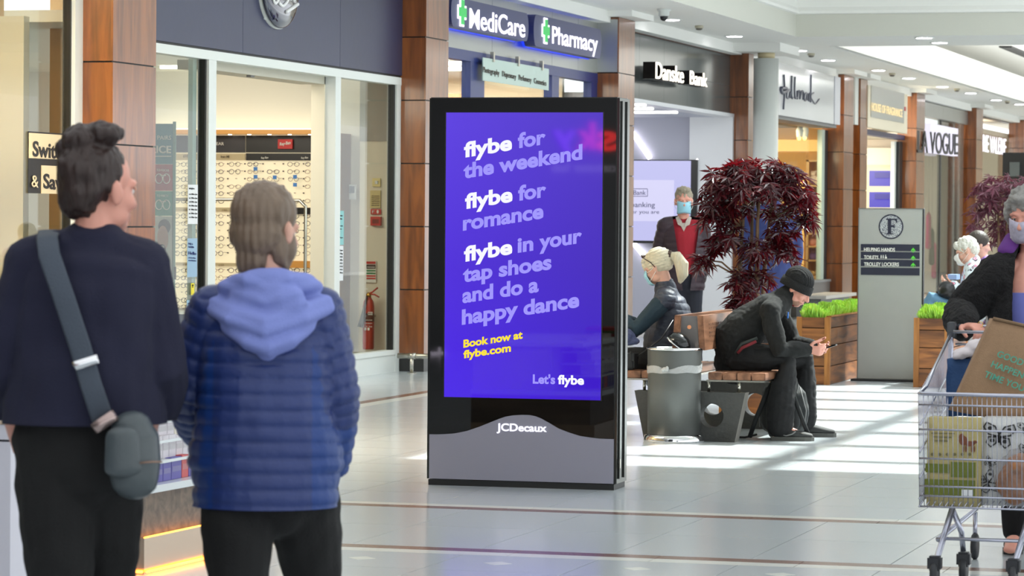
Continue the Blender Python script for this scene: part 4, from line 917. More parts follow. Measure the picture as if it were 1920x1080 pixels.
textpx('JCDecaux', (931.5, 807.5), (1025, 809.5), 14.5, KA+KN*.001, KN, emis('maker_white', (240, 240, 255), 1.0), tot, bold=.02, depth=.002)
kbox('lock_plate', KW+.012, KW+.022, .12, .17, .05, .07, M_steel)

# shopfront across from the totem, mirrored in its glass
def RF(x, y, X=-9.79):
    p = PP(x, y, KA, KN); d = (p-CAM).normalized(); d = d-KN*2*d.dot(KN); return p+d*((X-p.x)/d.x)
sk = thing('shop_sign', 'red to violet lit sky sign on a dark shopfront, mirrored in the totem glass', 'sign', RF(1080, 260))
def rtext(s, xr, xl, yb, cap, m, bold=.02):
    a = RF(xr, yb); b = RF(xl, yb); h = (RF(xr, yb-cap)-a).z; text3(s, a, b, V((0, 0, h)), V((1, 0, 0)), m, sk, bold=bold, depth=.02)
rtext('s', 1155, 1118, 281, 52, emis('neon_red', (255, 40, 40), 5)); rtext('k', 1114, 1080, 279, 52, emis('neon_magenta', (240, 30, 140), 4)); rtext('y', 1078, 1036, 278, 52, emis('neon_violet', (120, 40, 230), 4))
rtext('customer hub', 1152, 1033, 322, 18, emis('sky_white', (230, 220, 240), .9), 0)
rtext('sky', 831, 806, 676, 26, emis('sky_white2', (230, 220, 240), 2.4), .01); rtext('The stream', 833, 790, 730, 15, emis('sky_white2', (230, 220, 240), 2.4), 0)
# ================================================================= wayfinding sign
FA = PF(1608, 713.5); FB = PF(1728, 716); FY = FA.y; fu = V((1, 0, 0)); FN = V((0, -1, 0))
fx0 = FA.x; fx1 = PY(1728, 600, FY).x; fz = PY(1670, 392, FY).z
wf = thing('wayfinding_sign', 'tall silver grey wayfinding sign lettered Helping Hands, Toilets, Trolley Lockers', 'sign', V(((fx0+fx1)/2, FY, 0)))
M_fs = mat('satin_aluminium', (176, 178, 172), .38, metal=.55, var=.04)
box('face_panel', (fx0, FY, .02), (fx1, FY+.05, fz), M_fs, wf, bevel=.003); box('edge_trim', (fx1, FY-.004, .02), (fx1+.012, FY+.055, fz), M_dark, wf); box('edge_trim', (fx0-.008, FY-.004, .02), (fx0, FY+.055, fz), mat('sign_edge', (110, 110, 106), .4), wf)
box('top_trim', (fx0-.008, FY-.004, fz), (fx1+.012, FY+.055, fz+.008), mat('sign_edge', (110, 110, 106), .4), wf)
box('base_plate', (fx0-.05, FY-.10, 0), (fx1+.04, FY+.16, .02), M_dark, wf)
def frect(name, x0, y0, x1, y1, m, d=.004, t=.004, parent=None):
    a = PY(x0, y0, FY-d); b = PY(x1, y1, FY-d); return box(name, (a.x, FY-d, b.z), (b.x, FY-d+t, a.z), m, parent or wf)
M_nv = mat('sign_navy', (34, 36, 54), .4)
for i, y in enumerate((457.5, 472, 486.5, 501.5)): frect('name_strip', 1614, y, 1724, y+13.6+(1.5 if i == 3 else 0), M_nv, .008, .008)
M_gr = mat('arrow_green', (90, 200, 60), .5, emit=(90, 210, 60), es=.15)
for s, y, x1 in (('HELPING HANDS', 471, 1678), ('TOILETS', 485.5, 1647), ('TROLLEY LOCKERS', 498.5, 1685.5)):
    textpx(s, (1620, y), (x1, y+.6), 7, (0, FY-.009, 0), FN, M_lw, wf, bold=.02)
for x in (1652, 1656):
    disk('figure_symbol', x, 479, .9, .9, M_lw, wf, FY-.011, .002); frect('figure_symbol', x-.9, 480.2, x+.9, 484, M_lw, .011, .002)
disk('wheelchair_symbol', 1661, 483, 2, 2, M_lw, wf, FY-.011, .002); frect('wheelchair_symbol', 1660, 477.6, 1661.2, 482, M_lw, .011, .002)
for y in (469, 484, 497):
    frect('arrow', 1711.3, y-4, 1712.9, y+4.5, M_gr, .011, .002)
    for sx_ in (-1, 1):
        a = PY(1712.1, y-4.5, FY-.011); b = PY(1712.1+sx_*4, y+.2, FY-.011); bm = bmesh.new(); d = V((0, 0, -.012)); poly_prism(bm, [a, b, b+d, a+d], V((0, .002, 0))); bmo('arrow', bm, M_gr, wf)
disk('emblem_ring', 1670.5, 425, 23.5, 23.5, M_nv, wf, FY-.004)
pm = mat('emblem_pattern', (206, 208, 206), .5); nt = pm.node_tree; n = nt.nodes.new('ShaderNodeTexVoronoi'); n.inputs['Scale'].default_value = 95; n.feature = 'DISTANCE_TO_EDGE'
tcn = nt.nodes.new('ShaderNodeTexCoord'); nt.links.new(tcn.outputs['Object'], n.inputs['Vector']); rr_ = nt.nodes.new('ShaderNodeValToRGB'); rr_.color_ramp.elements[0].position = .08; rr_.color_ramp.elements[1].position = .16
rr_.color_ramp.elements[0].color = (*lin((60, 62, 78)), 1); rr_.color_ramp.elements[1].color = (*lin((205, 207, 205)), 1); nt.links.new(n.outputs[0], rr_.inputs[0]); nt.links.new(rr_.outputs[0], base_of(pm).inputs[0])
disk('emblem_field', 1670.5, 425, 21, 21, pm, wf, FY-.007)
def fpoly(name, pts, m, d=.011):
    bm = bmesh.new(); poly_prism(bm, [PY(x, y, FY-d) for x, y in pts], V((0, .003, 0))); return bmo(name, bm, m, wf)
fpoly('letter_f', [(1661, 410), (1682, 410), (1682, 418), (1680, 418), (1678.5, 412.5), (1671, 412.5), (1671, 422.5), (1675, 422.5), (1676, 420), (1677.5, 420), (1677.5, 428), (1676, 428), (1675, 425.5), (1671, 425.5), (1671, 437), (1674.5, 437.5), (1674.5, 439), (1661, 439), (1661, 437.5), (1664.5, 437), (1664.5, 412.5), (1661, 411.8)], M_nv)

# ================================================================= planters
W_pl = wood('planter_wood', (78, 42, 18), (150, 94, 46), .45, 'x', 7, rnd=.22)
W_ply = wood('planter_wood_long', (72, 38, 16), (140, 86, 42), .45, 'y', 7, rnd=.22)
W_post = wood('planter_post', (128, 78, 30), (170, 112, 52), .45, 'z', 7, rnd=.1)
M_soil = mat('soil', (50, 40, 30), .9, bump=.5)
M_grass = mat('cress_green', (160, 204, 70), .6, var=.3, vscale=30)
base_of(M_grass).inputs['Subsurface Weight'].default_value = .3
def planter(x0, x1, y0, y1, h, label, grass=True):
    root = thing('planter', label, 'planter', V(((x0+x1)/2, (y0+y1)/2, 0)))
    p = .05
    for (a, b) in ((x0, y0), (x1-p, y0), (x0, y1-p), (x1-p, y1-p)): box('corner_post', (a, b, 0), (a+p, b+p, h), W_post, root)
    hs = [0.0, .17, .36, .52, h]
    for i in range(4):
        z0, z1_ = hs[i]+.004, hs[i+1]-.004
        box('plank', (x0+p, y0+.006, z0), (x1-p, y0+.03, z1_), W_pl, root); box('plank', (x0+p, y1-.03, z0), (x1-p, y1-.006, z1_), W_pl, root)
        k = 1 if y1-y0 < 1.6 else 2
        box('plank', (x1-.03, y0+p, z0), (x1-.006, y1-p, z1_), W_ply, root); box('plank', (x0+.006, y0+p, z0), (x0+.03, y1-p, z1_), W_ply, root)
    box('rim', (x1-p-.004, y0+p, h), (x1+.004, y1-p, h+.012), W_post, root)
    box('soil', (x0+.03, y0+.03, .05), (x1-.03, y1-.03, h-.02), M_soil, root)
    if grass:
        rn = random.Random(int(y0*10)); bm = bmesh.new(); nb = int(30000*(x1-x0)*(y1-y0))
        for i in range(nb):
            x = rn.uniform(x0+.04, x1-.04); y = rn.uniform(y0+.04, y1-.04); hh = .05+.06*rn.random()*(1+.6*math.sin(x*23+y*9))
            a = rn.uniform(0, 6.28); dx, dy = .0018*math.cos(a), .0018*math.sin(a); lx, ly = rn.uniform(-.03, .03), rn.uniform(-.03, .03); z = h-.02
            v = [bm.verts.new(q) for q in ((x-dx, y-dy, z), (x+dx, y+dy, z), (x+lx+dx*2.2, y+ly+dy*2.2, z+hh), (x+lx-dx*2.2, y+ly-dy*2.2, z+hh))]
            bm.faces.new(v)
        tag(bmo('cress_grass', bm, M_grass, root), kind='stuff')
    return root
p1 = PF(1555, 722); w1 = PF(1495, 721.5)
planter(p1.x-.31, p1.x, p1.y, p1.y+2.4, .62, 'wooden plank planter of bright green grass behind the seated man in the beanie')
p2 = PF(1712, 726)
planter(p2.x, p2.x+.33, p2.y, p2.y+1.15, .63, 'wooden plank planter of grass right of the wayfinding sign')

# ================================================================= bench
W_b = wood('bench_teak', (92, 60, 42), (148, 104, 78), .4, 'y', 6, rnd=.12)
W_bz = wood('bench_teak_end', (104, 62, 38), (150, 98, 66), .4, 'z', 6, rnd=.1)
M_conc = mat('dark_terrazzo_block', (62, 62, 60), .55, bump=.3, bscale=50, var=.35, vscale=60)
M_concr = mat('paler_block_side', (128, 124, 118), .5, var=.3, vscale=20)  # paler tone for the sloping outer sides of the blocks
bc = PF(1292, 827); bc = V((bc.x, bc.y, 0)); BL = 1.65
def make_bench(c, label, group=None):
    root = thing('bench', label, 'bench', c, group)
    def blk(y0, y1):
        bm = bmesh.new(); ht = .335; wt, wb_ = .385, .315; n = 20; R_ = .082
        outer = [(-wt, ht), (-wb_, 0), (0, 0), (wb_, 0), (wt, ht), (0, ht)]
        # plate with two round holes: built from strips around each hole
        for side in (-1, 1):
            cx, cz = side*.155, .175
            sq = []
            def edge_pt(a):
                # ray from hole centre to the half outline
                dx, dz = math.cos(a), math.sin(a); best = 9
                poly = [(0, 0), (side*wb_, 0), (side*wt, ht), (0, ht)]
                for i in range(4):
                    x1_, z1_ = poly[i]; x2_, z2_ = poly[(i+1) % 4]; ex, ez = x2_-x1_, z2_-z1_; den = dx*ez-dz*ex
                    if abs(den) < 1e-9: continue
                    t = ((x1_-cx)*ez-(z1_-cz)*ex)/den; u = ((x1_-cx)*dz-(z1_-cz)*dx)/den
                    if t > 0 and -1e-6 <= u <= 1+1e-6: best = min(best, t)
                return (cx+dx*best, cz+dz*best)
            angs = sorted(set([2*math.pi*i/32 for i in range(32)]+[math.atan2(z-cz, x-cx) % (2*math.pi) for x, z in ((0, 0), (side*wb_, 0), (side*wt, ht), (0, ht))]))
            ring = []
            for a in angs:
                ox, oz = edge_pt(a); ix, iz = cx+R_*math.cos(a), cz+R_*math.sin(a)
                ring.append([bm.verts.new(V((c.x+x, c.y+y, z))) for (x, z) in ((ix, iz), (ox, oz)) for y in (y0, y1)])
            m = len(ring)
            for i in range(m):
                a_, b_ = ring[i], ring[(i+1) % m]
                bm.faces.new((a_[0], a_[2], b_[2], b_[0])); bm.faces.new((a_[1], b_[1], b_[3], a_[3])); bm.faces.new((a_[0], b_[0], b_[1], a_[1]))
                mx = (a_[2].co.x+b_[2].co.x)/2-c.x
                if abs(mx) > 1e-3: 
                    f = bm.faces.new((a_[2], a_[3], b_[3], b_[2]))
                    if abs(mx) > wb_: f.material_index = 1
        bmesh.ops.recalc_face_normals(bm, faces=bm.faces[:])
        o = bmo('support_block', bm, [M_conc, M_concr], root); return o
    blk(.0, .13); blk(1.42, 1.55)
    for yy in (.06, 1.48):
        for x in (-.33, -.12, .12, .33): 
            bm = bmesh.new(); lathe(bm, c+V((x, yy, .335)), [(.011, 0), (.011, .075)], 12); bmo('steel_rod', bm, M_steel, root, True)
    for side in (-1, 1):
        box('seat_frame', c+V((side*.12 if side > 0 else -.52, -.02, .408)), c+V((.52 if side > 0 else -.12, BL-.02, .42)), M_steel, root)
        for i in range(4):
            xa = .135+i*.10; a, b = (xa, xa+.094) if side > 0 else (-xa-.094, -xa)
            box('seat_slat', c+V((a, -.03, .422)), c+V((b, BL, .472)), W_b, root, bevel=.004)
        # backrest board, leaning
        bm = bmesh.new(); zb, zt = .62, .855; xi0, xi1 = .045, .085
        vs = [V((side*.075, 0, zb)), V((side*.115, 0, zb)), V((side*.098, 0, zt)), V((side*.058, 0, zt))]
        poly_prism(bm, [c+v+V((0, -.04, 0)) for v in vs], V((0, BL, 0))); bmo('back_board', bm, W_b, root, bevel=0)
    bm = bmesh.new(); poly_prism(bm, [c+V(v) for v in ((-.075, -.02, .472), (.075, -.02, .472), (.056, -.02, .85), (-.056, -.02, .85))], V((0, .012, 0))); bmo('end_plate', bm, mat('bench_plate', (120, 118, 120), .35, metal=.5), root)
    bm = bmesh.new(); bm2 = c+V((0, -.026, .775)); lathe(bm, (0, 0, 0), [(.014, 0), (.014, .006)], 16)
    for v in bm.verts: v.co = bm2+V((v.co.x, v.co.z, v.co.y))
    bmo('copper_cap', bm, mat('copper', (220, 150, 110), .3), root)
    bm = bmesh.new(); poly_prism(bm, [c+V(v) for v in ((-.075, BL-.08, .472), (.075, BL-.08, .472), (.056, BL-.08, .85), (-.056, BL-.08, .85))], V((0, .012, 0))); bmo('end_plate', bm, mat('bench_plate', (120, 118, 120), .35, metal=.5), root)
    # burnt-in lettering rows on the right board
    for r_ in range(4):
        z = .80-r_*.028
        pts_ = 'carved words of a local history'.split()
        text3('thoughts carved on a bench end', c+V((.117-.017*(z-.62)/.235+.0005, .10+.0*r_, z-.02)), c+V((.117-.017*(z-.62)/.235+.0005, .95, z-.02)), V((-.0014, 0, .016)), V((1, 0, .07)), mat('burnt', (80, 46, 26), .7), root, name='carved_lettering', depth=.001) if False else None
        bm = bmesh.new(); rn = random.Random(r_)
        y = .12
        while y < .9:
            w_ = rn.uniform(.01, .03); xx = .115-.017*(z-.62)/.235
            bx(bm, c+V((xx-.004, y, z-.018)), c+V((xx+.0015, y+w_*.3, z))); bx(bm, c+V((xx-.004, y, z-.004-rn.random()*.01)), c+V((xx+.0015, y+w_, z-.0005-rn.random()*.008))); y += w_+rn.uniform(.006, .02)
        tag(bmo('carved_marks', bm, mat('burnt', (96, 62, 40), .7), root), kind='stuff')
    return root
bench = make_bench(bc, 'double-sided wooden bench on pierced dark concrete blocks, beanie man seated')

# ================================================================= litter bin
nc = PF(1257, 829.5); nc = V((nc.x, nc.y+.10, 0)); s_ = (nc-CAM).dot(FW)/FPX
lb_ = thing('litter_bin', 'grey metal litter bin with chrome foot and knotted clear liner band', 'bin', nc)
M_bin = mat('bin_grey', (92, 94, 92), .42, metal=.5, bump=.08, bscale=200, var=.08, vscale=300)
HB = .625
bm = bmesh.new(); lathe(bm, nc, [(.180, .045), (.180, .40), (.184, HB-.01), (.184, HB)], 56); bmo('body', bm, M_bin, lb_, True)
bm = bmesh.new(); lathe(bm, nc, [(.205, 0), (.207, .012), (.200, .045), (.186, .052), (.180, .054)], 56); bmo('chrome_foot', bm, M_chrome, lb_, True)
bm = bmesh.new(); lathe(bm, nc, [(.18, HB-.004), (.190, HB-.002), (.192, HB+.006), (.184, HB+.014), (.165, HB+.012), (.160, HB)], 56); bmo('chrome_rim', bm, M_chrome, lb_, True)
for v in (0,):
    bm = bmesh.new(); n = 72; rows_ = []
    for k in range(7):
        z = .475+.05*k/6; ring = []
        for j in range(n):
            a = 2*math.pi*j/n; pinch = math.exp(-((math.sin((a+math.pi/2)/2))**2)/.02)
            zz = .50+(z-.50)*(1-.5*pinch)+.006*math.sin(a*5+k)-.012*math.cos(a+math.pi/2+.3)
            r = .1835+.003*math.sin(a*23+k*2.1)+.002*math.sin(a*51+k)+.002; ring.append(bm.verts.new(nc+V((r*math.cos(a), r*math.sin(a), zz))))
        rows_.append(ring)
    for a, b in zip(rows_, rows_[1:]):
        for j in range(n): bm.faces.new((a[j], a[(j+1) % n], b[(j+1) % n], b[j]))
    fm = glass('clear_film', (220, 226, 222), rough=.25, dens=.45); bmo('liner_band', bm, fm, lb_, True)
    bm = bmesh.new(); kp = nc+V((-.02, -.192, .497)); ell(bm, kp, (.022, .01, .015)); ell(bm, kp+V((.014, 0, .004)), (.012, .012, .018)); ell(bm, kp+V((-.016, 0, -.006)), (.014, .01, .012)); bmo('knot', bm, fm, lb_, True)
bm = bmesh.new(); lathe(bm, (0, 0, 0), [(.085, 0), (.084, .02), (.075, .05), (.05, .072), (.02, .082)], 32); rm = Matrix.Rotation(math.radians(38), 4, 'Y')
for v in bm.verts: v.co = nc+V((.02, 0, HB+.03))+(rm @ v.co)*1.0
bmo('swing_lid', bm, mat('lid_black', (24, 26, 28), .15), lb_, True)
bm = bmesh.new(); lathe(bm, (0, 0, 0), [(.082, -.004), (.092, -.004), (.092, .006), (.084, .006)], 32)
for v in bm.verts: v.co = nc+V((.02, 0, HB+.03))+(rm @ v.co)
bmo('lid_rim', bm, M_chrome, lb_, True)
bm = bmesh.new(); lathe(bm, nc+V((0, 0, HB-.06)), [(.165, 0), (.165, .05)], 32); bmo('dark_liner', bm, M_dark, lb_, True)

# ================================================================= red maple trees
M_leaf = mat('maple_leaf', (52, 17, 25), .22, rnd=.45, spec=.55); base_of(M_leaf).inputs['Base Color'].default_value
def leaf_trans(m, rgb, w_):
    nt = m.node_tree; b = base_of(m); out = nt.nodes['Material Output']; t = nt.nodes.new('ShaderNodeBsdfTranslucent'); t.inputs[0].default_value = (*lin(rgb), 1)
    mx = nt.nodes.new('ShaderNodeMixShader'); mx.inputs[0].default_value = w_; nt.links.new(b.outputs[0], mx.inputs[1]); nt.links.new(t.outputs[0], mx.inputs[2]); nt.links.new(mx.outputs[0], out.inputs[0])
leaf_trans(M_leaf, (190, 20, 34), .12)
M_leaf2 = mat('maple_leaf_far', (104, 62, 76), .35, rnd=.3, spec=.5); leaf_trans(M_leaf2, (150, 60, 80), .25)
M_bark = mat('bark', (112, 86, 62), .7, bump=.4, bscale=30, var=.3, vscale=14, stretch=(1, 1, .2))
def leaf_geo(bm, M_, s):
    nl = 7; c = V((0, 0, 0)); vc = bm.verts.new(M_ @ c)
    for k in range(nl):
        a = math.radians(-132+44*k); ln = (1-.34*abs(k-3)/3)*s; d = V((math.sin(a), math.cos(a), 0)); p = V((d.y, -d.x, 0))
        q = [c+d*ln*.30+p*ln*.085, c+d*ln*.55+p*ln*.10, c+d*ln-V((0, 0, .22*ln)), c+d*ln*.55-p*ln*.10, c+d*ln*.30-p*ln*.085]
        for t in (1, 3): q[t] = q[t]-V((0, 0, .05*ln))
        vs = [bm.verts.new(M_ @ v) for v in q]
        bm.faces.new((vc, vs[0], vs[1], vs[2])); bm.faces.new((vc, vs[2], vs[3], vs[4]))
LEAF = []
for s in (.10, .12, .135):
    bm = bmesh.new(); leaf_geo(bm, Matrix.Identity(4), s); me = bpy.data.meshes.new('leaf'); bm.to_mesh(me); bm.free(); LEAF.append(me)
def tree(label, Z, clumps, trunks, m, leafs, nmax, seed, sz=1.0):
    rn = random.Random(seed); root = thing('maple_tree', label, 'tree', PZ(trunks[0][0][0], 640, Z)*1.0)
    cents = []
    tops = []
    for tr in trunks:
        pts = [PZ(x, y, Z+dz) for x, y, dz in tr]; r0 = .02 if len(tr[0]) < 4 else tr[0][3]
        bm = bmesh.new(); n = len(pts); st = []
        for i, p in enumerate(pts): st.append((p+V((rn.uniform(-.01, .01), rn.uniform(-.01, .01), 0)), .021*(1-.55*i/(n-1)), .021*(1-.55*i/(n-1))))
        sweep(bm, st, 10, cap=False); bmo('stem', bm, m if False else M_bark, root, True); tops += pts[1:]
    lv = []
    for (x, y, dz, rx, ry_, rz_, n) in clumps:
        s = (Z+dz)/FPX; c = PZ(x, y, Z+dz); a = min(tops, key=lambda t: (t-c).length)
        bm = bmesh.new(); mid = (a+c)/2+V((0, 0, .05)); sweep(bm, [(a, .009, .009), (mid, .007, .007), (c, .004, .004)], 6, cap=False); bmo('branch', bm, M_bark, root, True)
        for i in range(int(n*.72)):
            while True:
                d = V((rn.uniform(-1, 1), rn.uniform(-1, 1), rn.uniform(-1, 1)))
                if d.length < 1: break
            p = c+RT*d.x*rx*s+FW*d.y*rz_+UZ*d.z*ry_*s
            out = (p-c); out.z *= .4; out = out.normalized() if out.length > 1e-3 else V((1, 0, 0))
            ang = math.atan2(-out.x, out.y)+rn.uniform(-1.0, 1.0); tilt = rn.uniform(-1.2, .15)
            M_ = Matrix.Translation(p) @ Matrix.Rotation(ang, 4, 'Z') @ Matrix.Rotation(tilt, 4, 'X') @ Matrix.Rotation(rn.uniform(-.5, .5), 4, 'Y')
            lv.append((p, M_))
    lv.sort(key=lambda q: (q[0]-CAM).dot(FW))
    near = lv[:nmax]
    for p, M_ in near:
        o = me_obj('leaf', LEAF[rn.randrange(3)] if sz == 1 else LEAF[0], m, root) if False else None
        me = LEAFM[m.name][rn.randrange(3)]; o = bpy.data.objects.new('leaf', me); COL.objects.link(o); o.parent = root; o.matrix_parent_inverse = Matrix.Translation(-root.location); o.matrix_basis = M_
    bm = bmesh.new()
    for p, M_ in lv[nmax:]: leaf_geo(bm, M_, rn.choice((.10, .12, .135)))
    tag(bmo('foliage', bm, m, root), kind='stuff')
    return root
LEAFM = {}
for m in (M_leaf, M_leaf2):
    LEAFM[m.name] = []
    for me in LEAF: q = me.copy(); q.materials.append(m); LEAFM[m.name].append(q)
TZ = 25.0
cl1 = [(1418, 322, 0, 62, 26, .3, 150), (1370, 338, -.1, 42, 30, .25, 95), (1465, 338, .0, 46, 30, .25, 95), (1340, 370, -.1, 28, 34, .2, 60), (1500, 372, 0, 26, 32, .22, 60), (1420, 355, -.2, 70, 22, .25, 90),
       (1325, 395, -.1, 14, 16, .12, 18), (1519, 400, 0, 14, 24, .12, 22), (1505, 422, .0, 10, 10, .1, 8), (1318, 412, 0, 10, 14, .1, 8), (1375, 392, 0, 36, 16, .2, 40), (1455, 395, .1, 28, 14, .2, 26),
       (1368, 440, -.1, 26, 22, .15, 46), (1350, 455, 0, 18, 20, .15, 24), (1468, 440, 0, 26, 34, .18, 60), (1475, 475, 0, 20, 22, .15, 36), (1415, 470, -.1, 26, 26, .18, 44), (1320, 487, 0, 18, 11, .1, 14), (1340, 470, 0, 18, 10, .1, 12), (1308, 500, 0, 12, 8, .1, 6),
       (1385, 525, -.1, 24, 22, .15, 40), (1425, 520, 0, 26, 18, .15, 34), (1395, 555, -.1, 24, 18, .15, 36), (1380, 575, -.1, 16, 10, .12, 18), (1360, 408, 0, 24, 12, .15, 20)]
tr1 = [[(1388, 640, 0), (1386, 520, 0), (1392, 430, 0), (1400, 345, 0)], [(1408, 640, .1), (1407, 520, .1), (1408, 440, .1), (1411, 345, .1)], [(1421, 640, -.05), (1419, 500, -.05), (1420, 420, -.05), (1424, 345, 0)], [(1428, 640, .1), (1432, 500, .1), (1442, 410, .1), (1448, 350, .1)]]
tree('dark red potted maple tree with glossy leaves behind the bench', TZ, cl1, tr1, M_leaf, LEAF, 290, 3)
q0 = PZ(1412, 640, TZ)
planter(q0.x-.22, q0.x+.22, q0.y-.22, q0.y+.5, .50, 'wooden planter under the maple tree, hidden behind the seated man', False)
cl2 = [(1880, 350, 0, 50, 24, .4, 90), (1850, 372, 0, 34, 24, .3, 60), (1905, 385, 0, 34, 34, .4, 80), (1838, 400, 0, 22, 12, .2, 22), (1830, 425, 0, 16, 8, .2, 10), (1866, 425, .2, 22, 20, .3, 34), (1905, 440, .2, 26, 30, .3, 50), (1870, 455, .3, 16, 14, .2, 16), (1935, 370, .2, 30, 40, .4, 60)]
tr2 = [[(1870, 640, 0), (1872, 480, 0), (1870, 380, 0)], [(1885, 640, 0), (1884, 480, 0), (1888, 370, 0)], [(1900, 640, .1), (1902, 480, .1), (1910, 370, .1)]]
tree('paler plum-leaved maple tree at the right behind the woman with the trolley', 34.0, cl2, tr2, M_leaf2, LEAF, 200, 5)
q0 = PZ(1885, 640, 34); planter(q0.x-.3, q0.x+.3, q0.y-.25, q0.y+.6, .50, 'wooden planter under the plum-leaved maple tree at the right', False)
# ================================================================= people
M_skin = mat('skin', (206, 158, 138), .5, sub=.08, var=.06, vscale=20)
M_skin2 = mat('skin_rosy', (212, 150, 132), .5, sub=.08, var=.08, vscale=25)
M_eyew = mat('eye_white', (226, 222, 216), .2); M_iris = mat('iris', (52, 48, 44), .1); M_lip = mat('lip', (186, 126, 112), .5)
def basis(fwd, up):
    f = V(fwd).normalized(); u = V(up); u = (u-f*u.dot(f)).normalized(); r = f.cross(u)
    return Matrix((r, f, u)).transposed()      # columns: right, forward, up
def head_prims(bm, c, B, k=1.0, face=True):
    def P(x, y, z): return c+B @ V((x*k, y*k, z*k))
    def E(x, y, z, r): ell(bm, P(x, y, z), tuple(q*k for q in r), B, 18)
    E(0, -.018, .038, (.076, .096, .084)); E(0, .02, -.02, (.063, .072, .088)); E(0, .045, -.088, (.036, .040, .032))
    for s in (-1, 1):
        E(s*.036, .018, -.066, (.026, .046, .036)); E(s*.034, .058, -.030, (.026, .026, .026)); E(s*.077, -.008, -.012, (.010, .020, .032)); E(s*.083, -.016, .0, (.006, .015, .022))
    if face:
        sweep(bm, [(P(0, .086, .006), .009*k, .009*k), (P(0, .100, -.018), .011*k, .011*k), (P(0, .108, -.034), .015*k, .012*k)], 10)
        for s in (-1, 1):
            E(s*.013, .094, -.038, (.009, .010, .008)); sweep(bm, [(P(s*.012, .086, .020), .009*k, .008*k), (P(s*.034, .082, .026), .009*k, .008*k), (P(s*.052, .066, .018), .008*k, .008*k)], 8)
        sweep(bm, [(P(-.022, .080, -.064), .006*k, .006*k), (P(0, .092, -.061), .0075*k, .007*k), (P(.022, .080, -.064), .006*k, .006*k)], 8)
        sweep(bm, [(P(-.019, .080, -.075), .006*k, .006*k), (P(0, .090, -.074), .0085*k, .007*k), (P(.019, .080, -.075), .006*k, .006*k)], 8)
    return P
def eyes(P, B, k, parent, lids=None):
    for s in (-1, 1):
        bm = bmesh.new(); ell(bm, P(s*.031, .0705, .002), .0120*k, n=12); ey = bmo('eye', bm, M_eyew, parent, True)
        bm = bmesh.new(); ell(bm, P(s*.031, .0768, .001), .0064*k, n=10); bmo('iris', bm, M_iris, ey, True)
        bm = bmesh.new(); sweep(bm, [(P(s*.017, .083, .006), .003*k, .003*k), (P(s*.031, .088, .012), .004*k, .004*k), (P(s*.045, .078, .006), .003*k, .003*k)], 6); bmo('eyelid', bm, lids or M_skin, ey, True)
def hand_prims(bm, w, d, pn, curl=.5, side=1, k=1.0, spread=.06):
    """w wrist, d direction of the hand, pn palm normal, side = which way the thumb leaves (+1 along d x pn)"""
    d = V(d).normalized(); pn = V(pn); pn = (pn-d*pn.dot(d)).normalized(); t = d.cross(pn)*side
    sweep(bm, [(w, .024*k, .018*k), (w+d*.03*k, .030*k, .017*k), (w+d*.085*k, .041*k, .0135*k)], 12, side=t)
    for i, (off, ln) in enumerate(((.030, .072), (.010, .080), (-.010, .074), (-.029, .058))):
        p = w+d*.078*k+t*off*k; dd = (d+t*spread*(off/.03)).normalized(); r = .0092*k; st = [(p, r, r)]; L_ = ln*k/3; a = 0
        for j in range(3):
            a += curl*(.5, .9, .7)[j]*(1+.06*i); v = dd*math.cos(a)+pn*math.sin(a); p = p+v*L_*(1.15, 1.0, .85)[j]; r *= .93; st.append((p, r, r))
        sweep(bm, st, 8)
    p = w+d*.018*k+t*.024*k; a1 = (d*.62+t*.72+pn*.35).normalized(); p1 = p+a1*.038*k; a2 = (d*.85+t*.25+pn*.45).normalized(); p2 = p1+a2*.032*k; p3 = p2+(a2*.8+pn*.4*curl+d*.2).normalized()*.026*k
    sweep(bm, [(p, .014*k, .014*k), (p1, .0115*k, .0115*k), (p2, .0100*k, .0100*k), (p3, .0085*k, .0085*k)], 8)
def limb(bm, pts, rs, infl=0.0, n=12): sweep(bm, [(p, r+infl, r+infl) for p, r in zip(pts, rs)], n)
def torso(bm, J, infl=0.0, w=1.0, hemz=None, belly=0.0, flare=0.0):
    sv = (J['shr']-J['shl']).normalized(); pel, ch, nb = J['pel'], J['ch'], J['nb']; wa = J.get('wa', (pel*.55+ch*.45))
    hv = (J['hr']-J['hl']).normalized() if 'hr' in J else sv
    st = [(pel, .150*w+infl+flare, .105*w+infl+flare*.7), (wa, .140*w+infl+belly*.5, .100*w+infl+belly), (ch, .158*w+infl, .112*w+infl), (ch*.45+nb*.55, .150*w+infl*.9, .090*w+infl*.8), (nb-(nb-ch).normalized()*.02, .085*w+infl*.5, .062+infl*.5)]
    # extra stations for a smooth curve
    out = []
    for i in range(len(st)-1):
        a, b = st[i], st[i+1]
        for k in range(3):
            t = k/3; tt = t*t*(3-2*t); out.append((a[0].lerp(b[0], t), a[1]+(b[1]-a[1])*tt, a[2]+(b[2]-a[2])*tt))
    out.append(st[-1]); sweep(bm, out, 20, side=sv)
    for s in ('shl', 'shr'): sweep(bm, [(nb-V((0, 0, .03)), .048+infl, .048+infl), (J[s], .052+infl, .052+infl)], 14)
def arms(bm, J, infl=0.0, upto=1.0, lo=0.0):
    for s in ('l', 'r'):
        if 'el'+s not in J: continue
        sh, el, wr = J['sh'+s], J['el'+s], J['wr'+s]; wr2 = el.lerp(wr, upto)
        limb(bm, [sh, sh.lerp(el, .5), el, el.lerp(wr2, .4), wr2], [.052, .047, .041, .041, .029], infl)
def legs(bm, J, infl=0.0, upto=1.0, lower=0.0):
    for s in ('l', 'r'):
        if 'kn'+s not in J: continue
        h, kn, an = J['h'+s], J['kn'+s], J['an'+s]; an2 = kn.lerp(an, upto)
        limb(bm, [h, h.lerp(kn, .5), kn, kn.lerp(an2, .35), an2], [.088, .076, .056, .056+lower*.5, .042+lower], infl, 14)
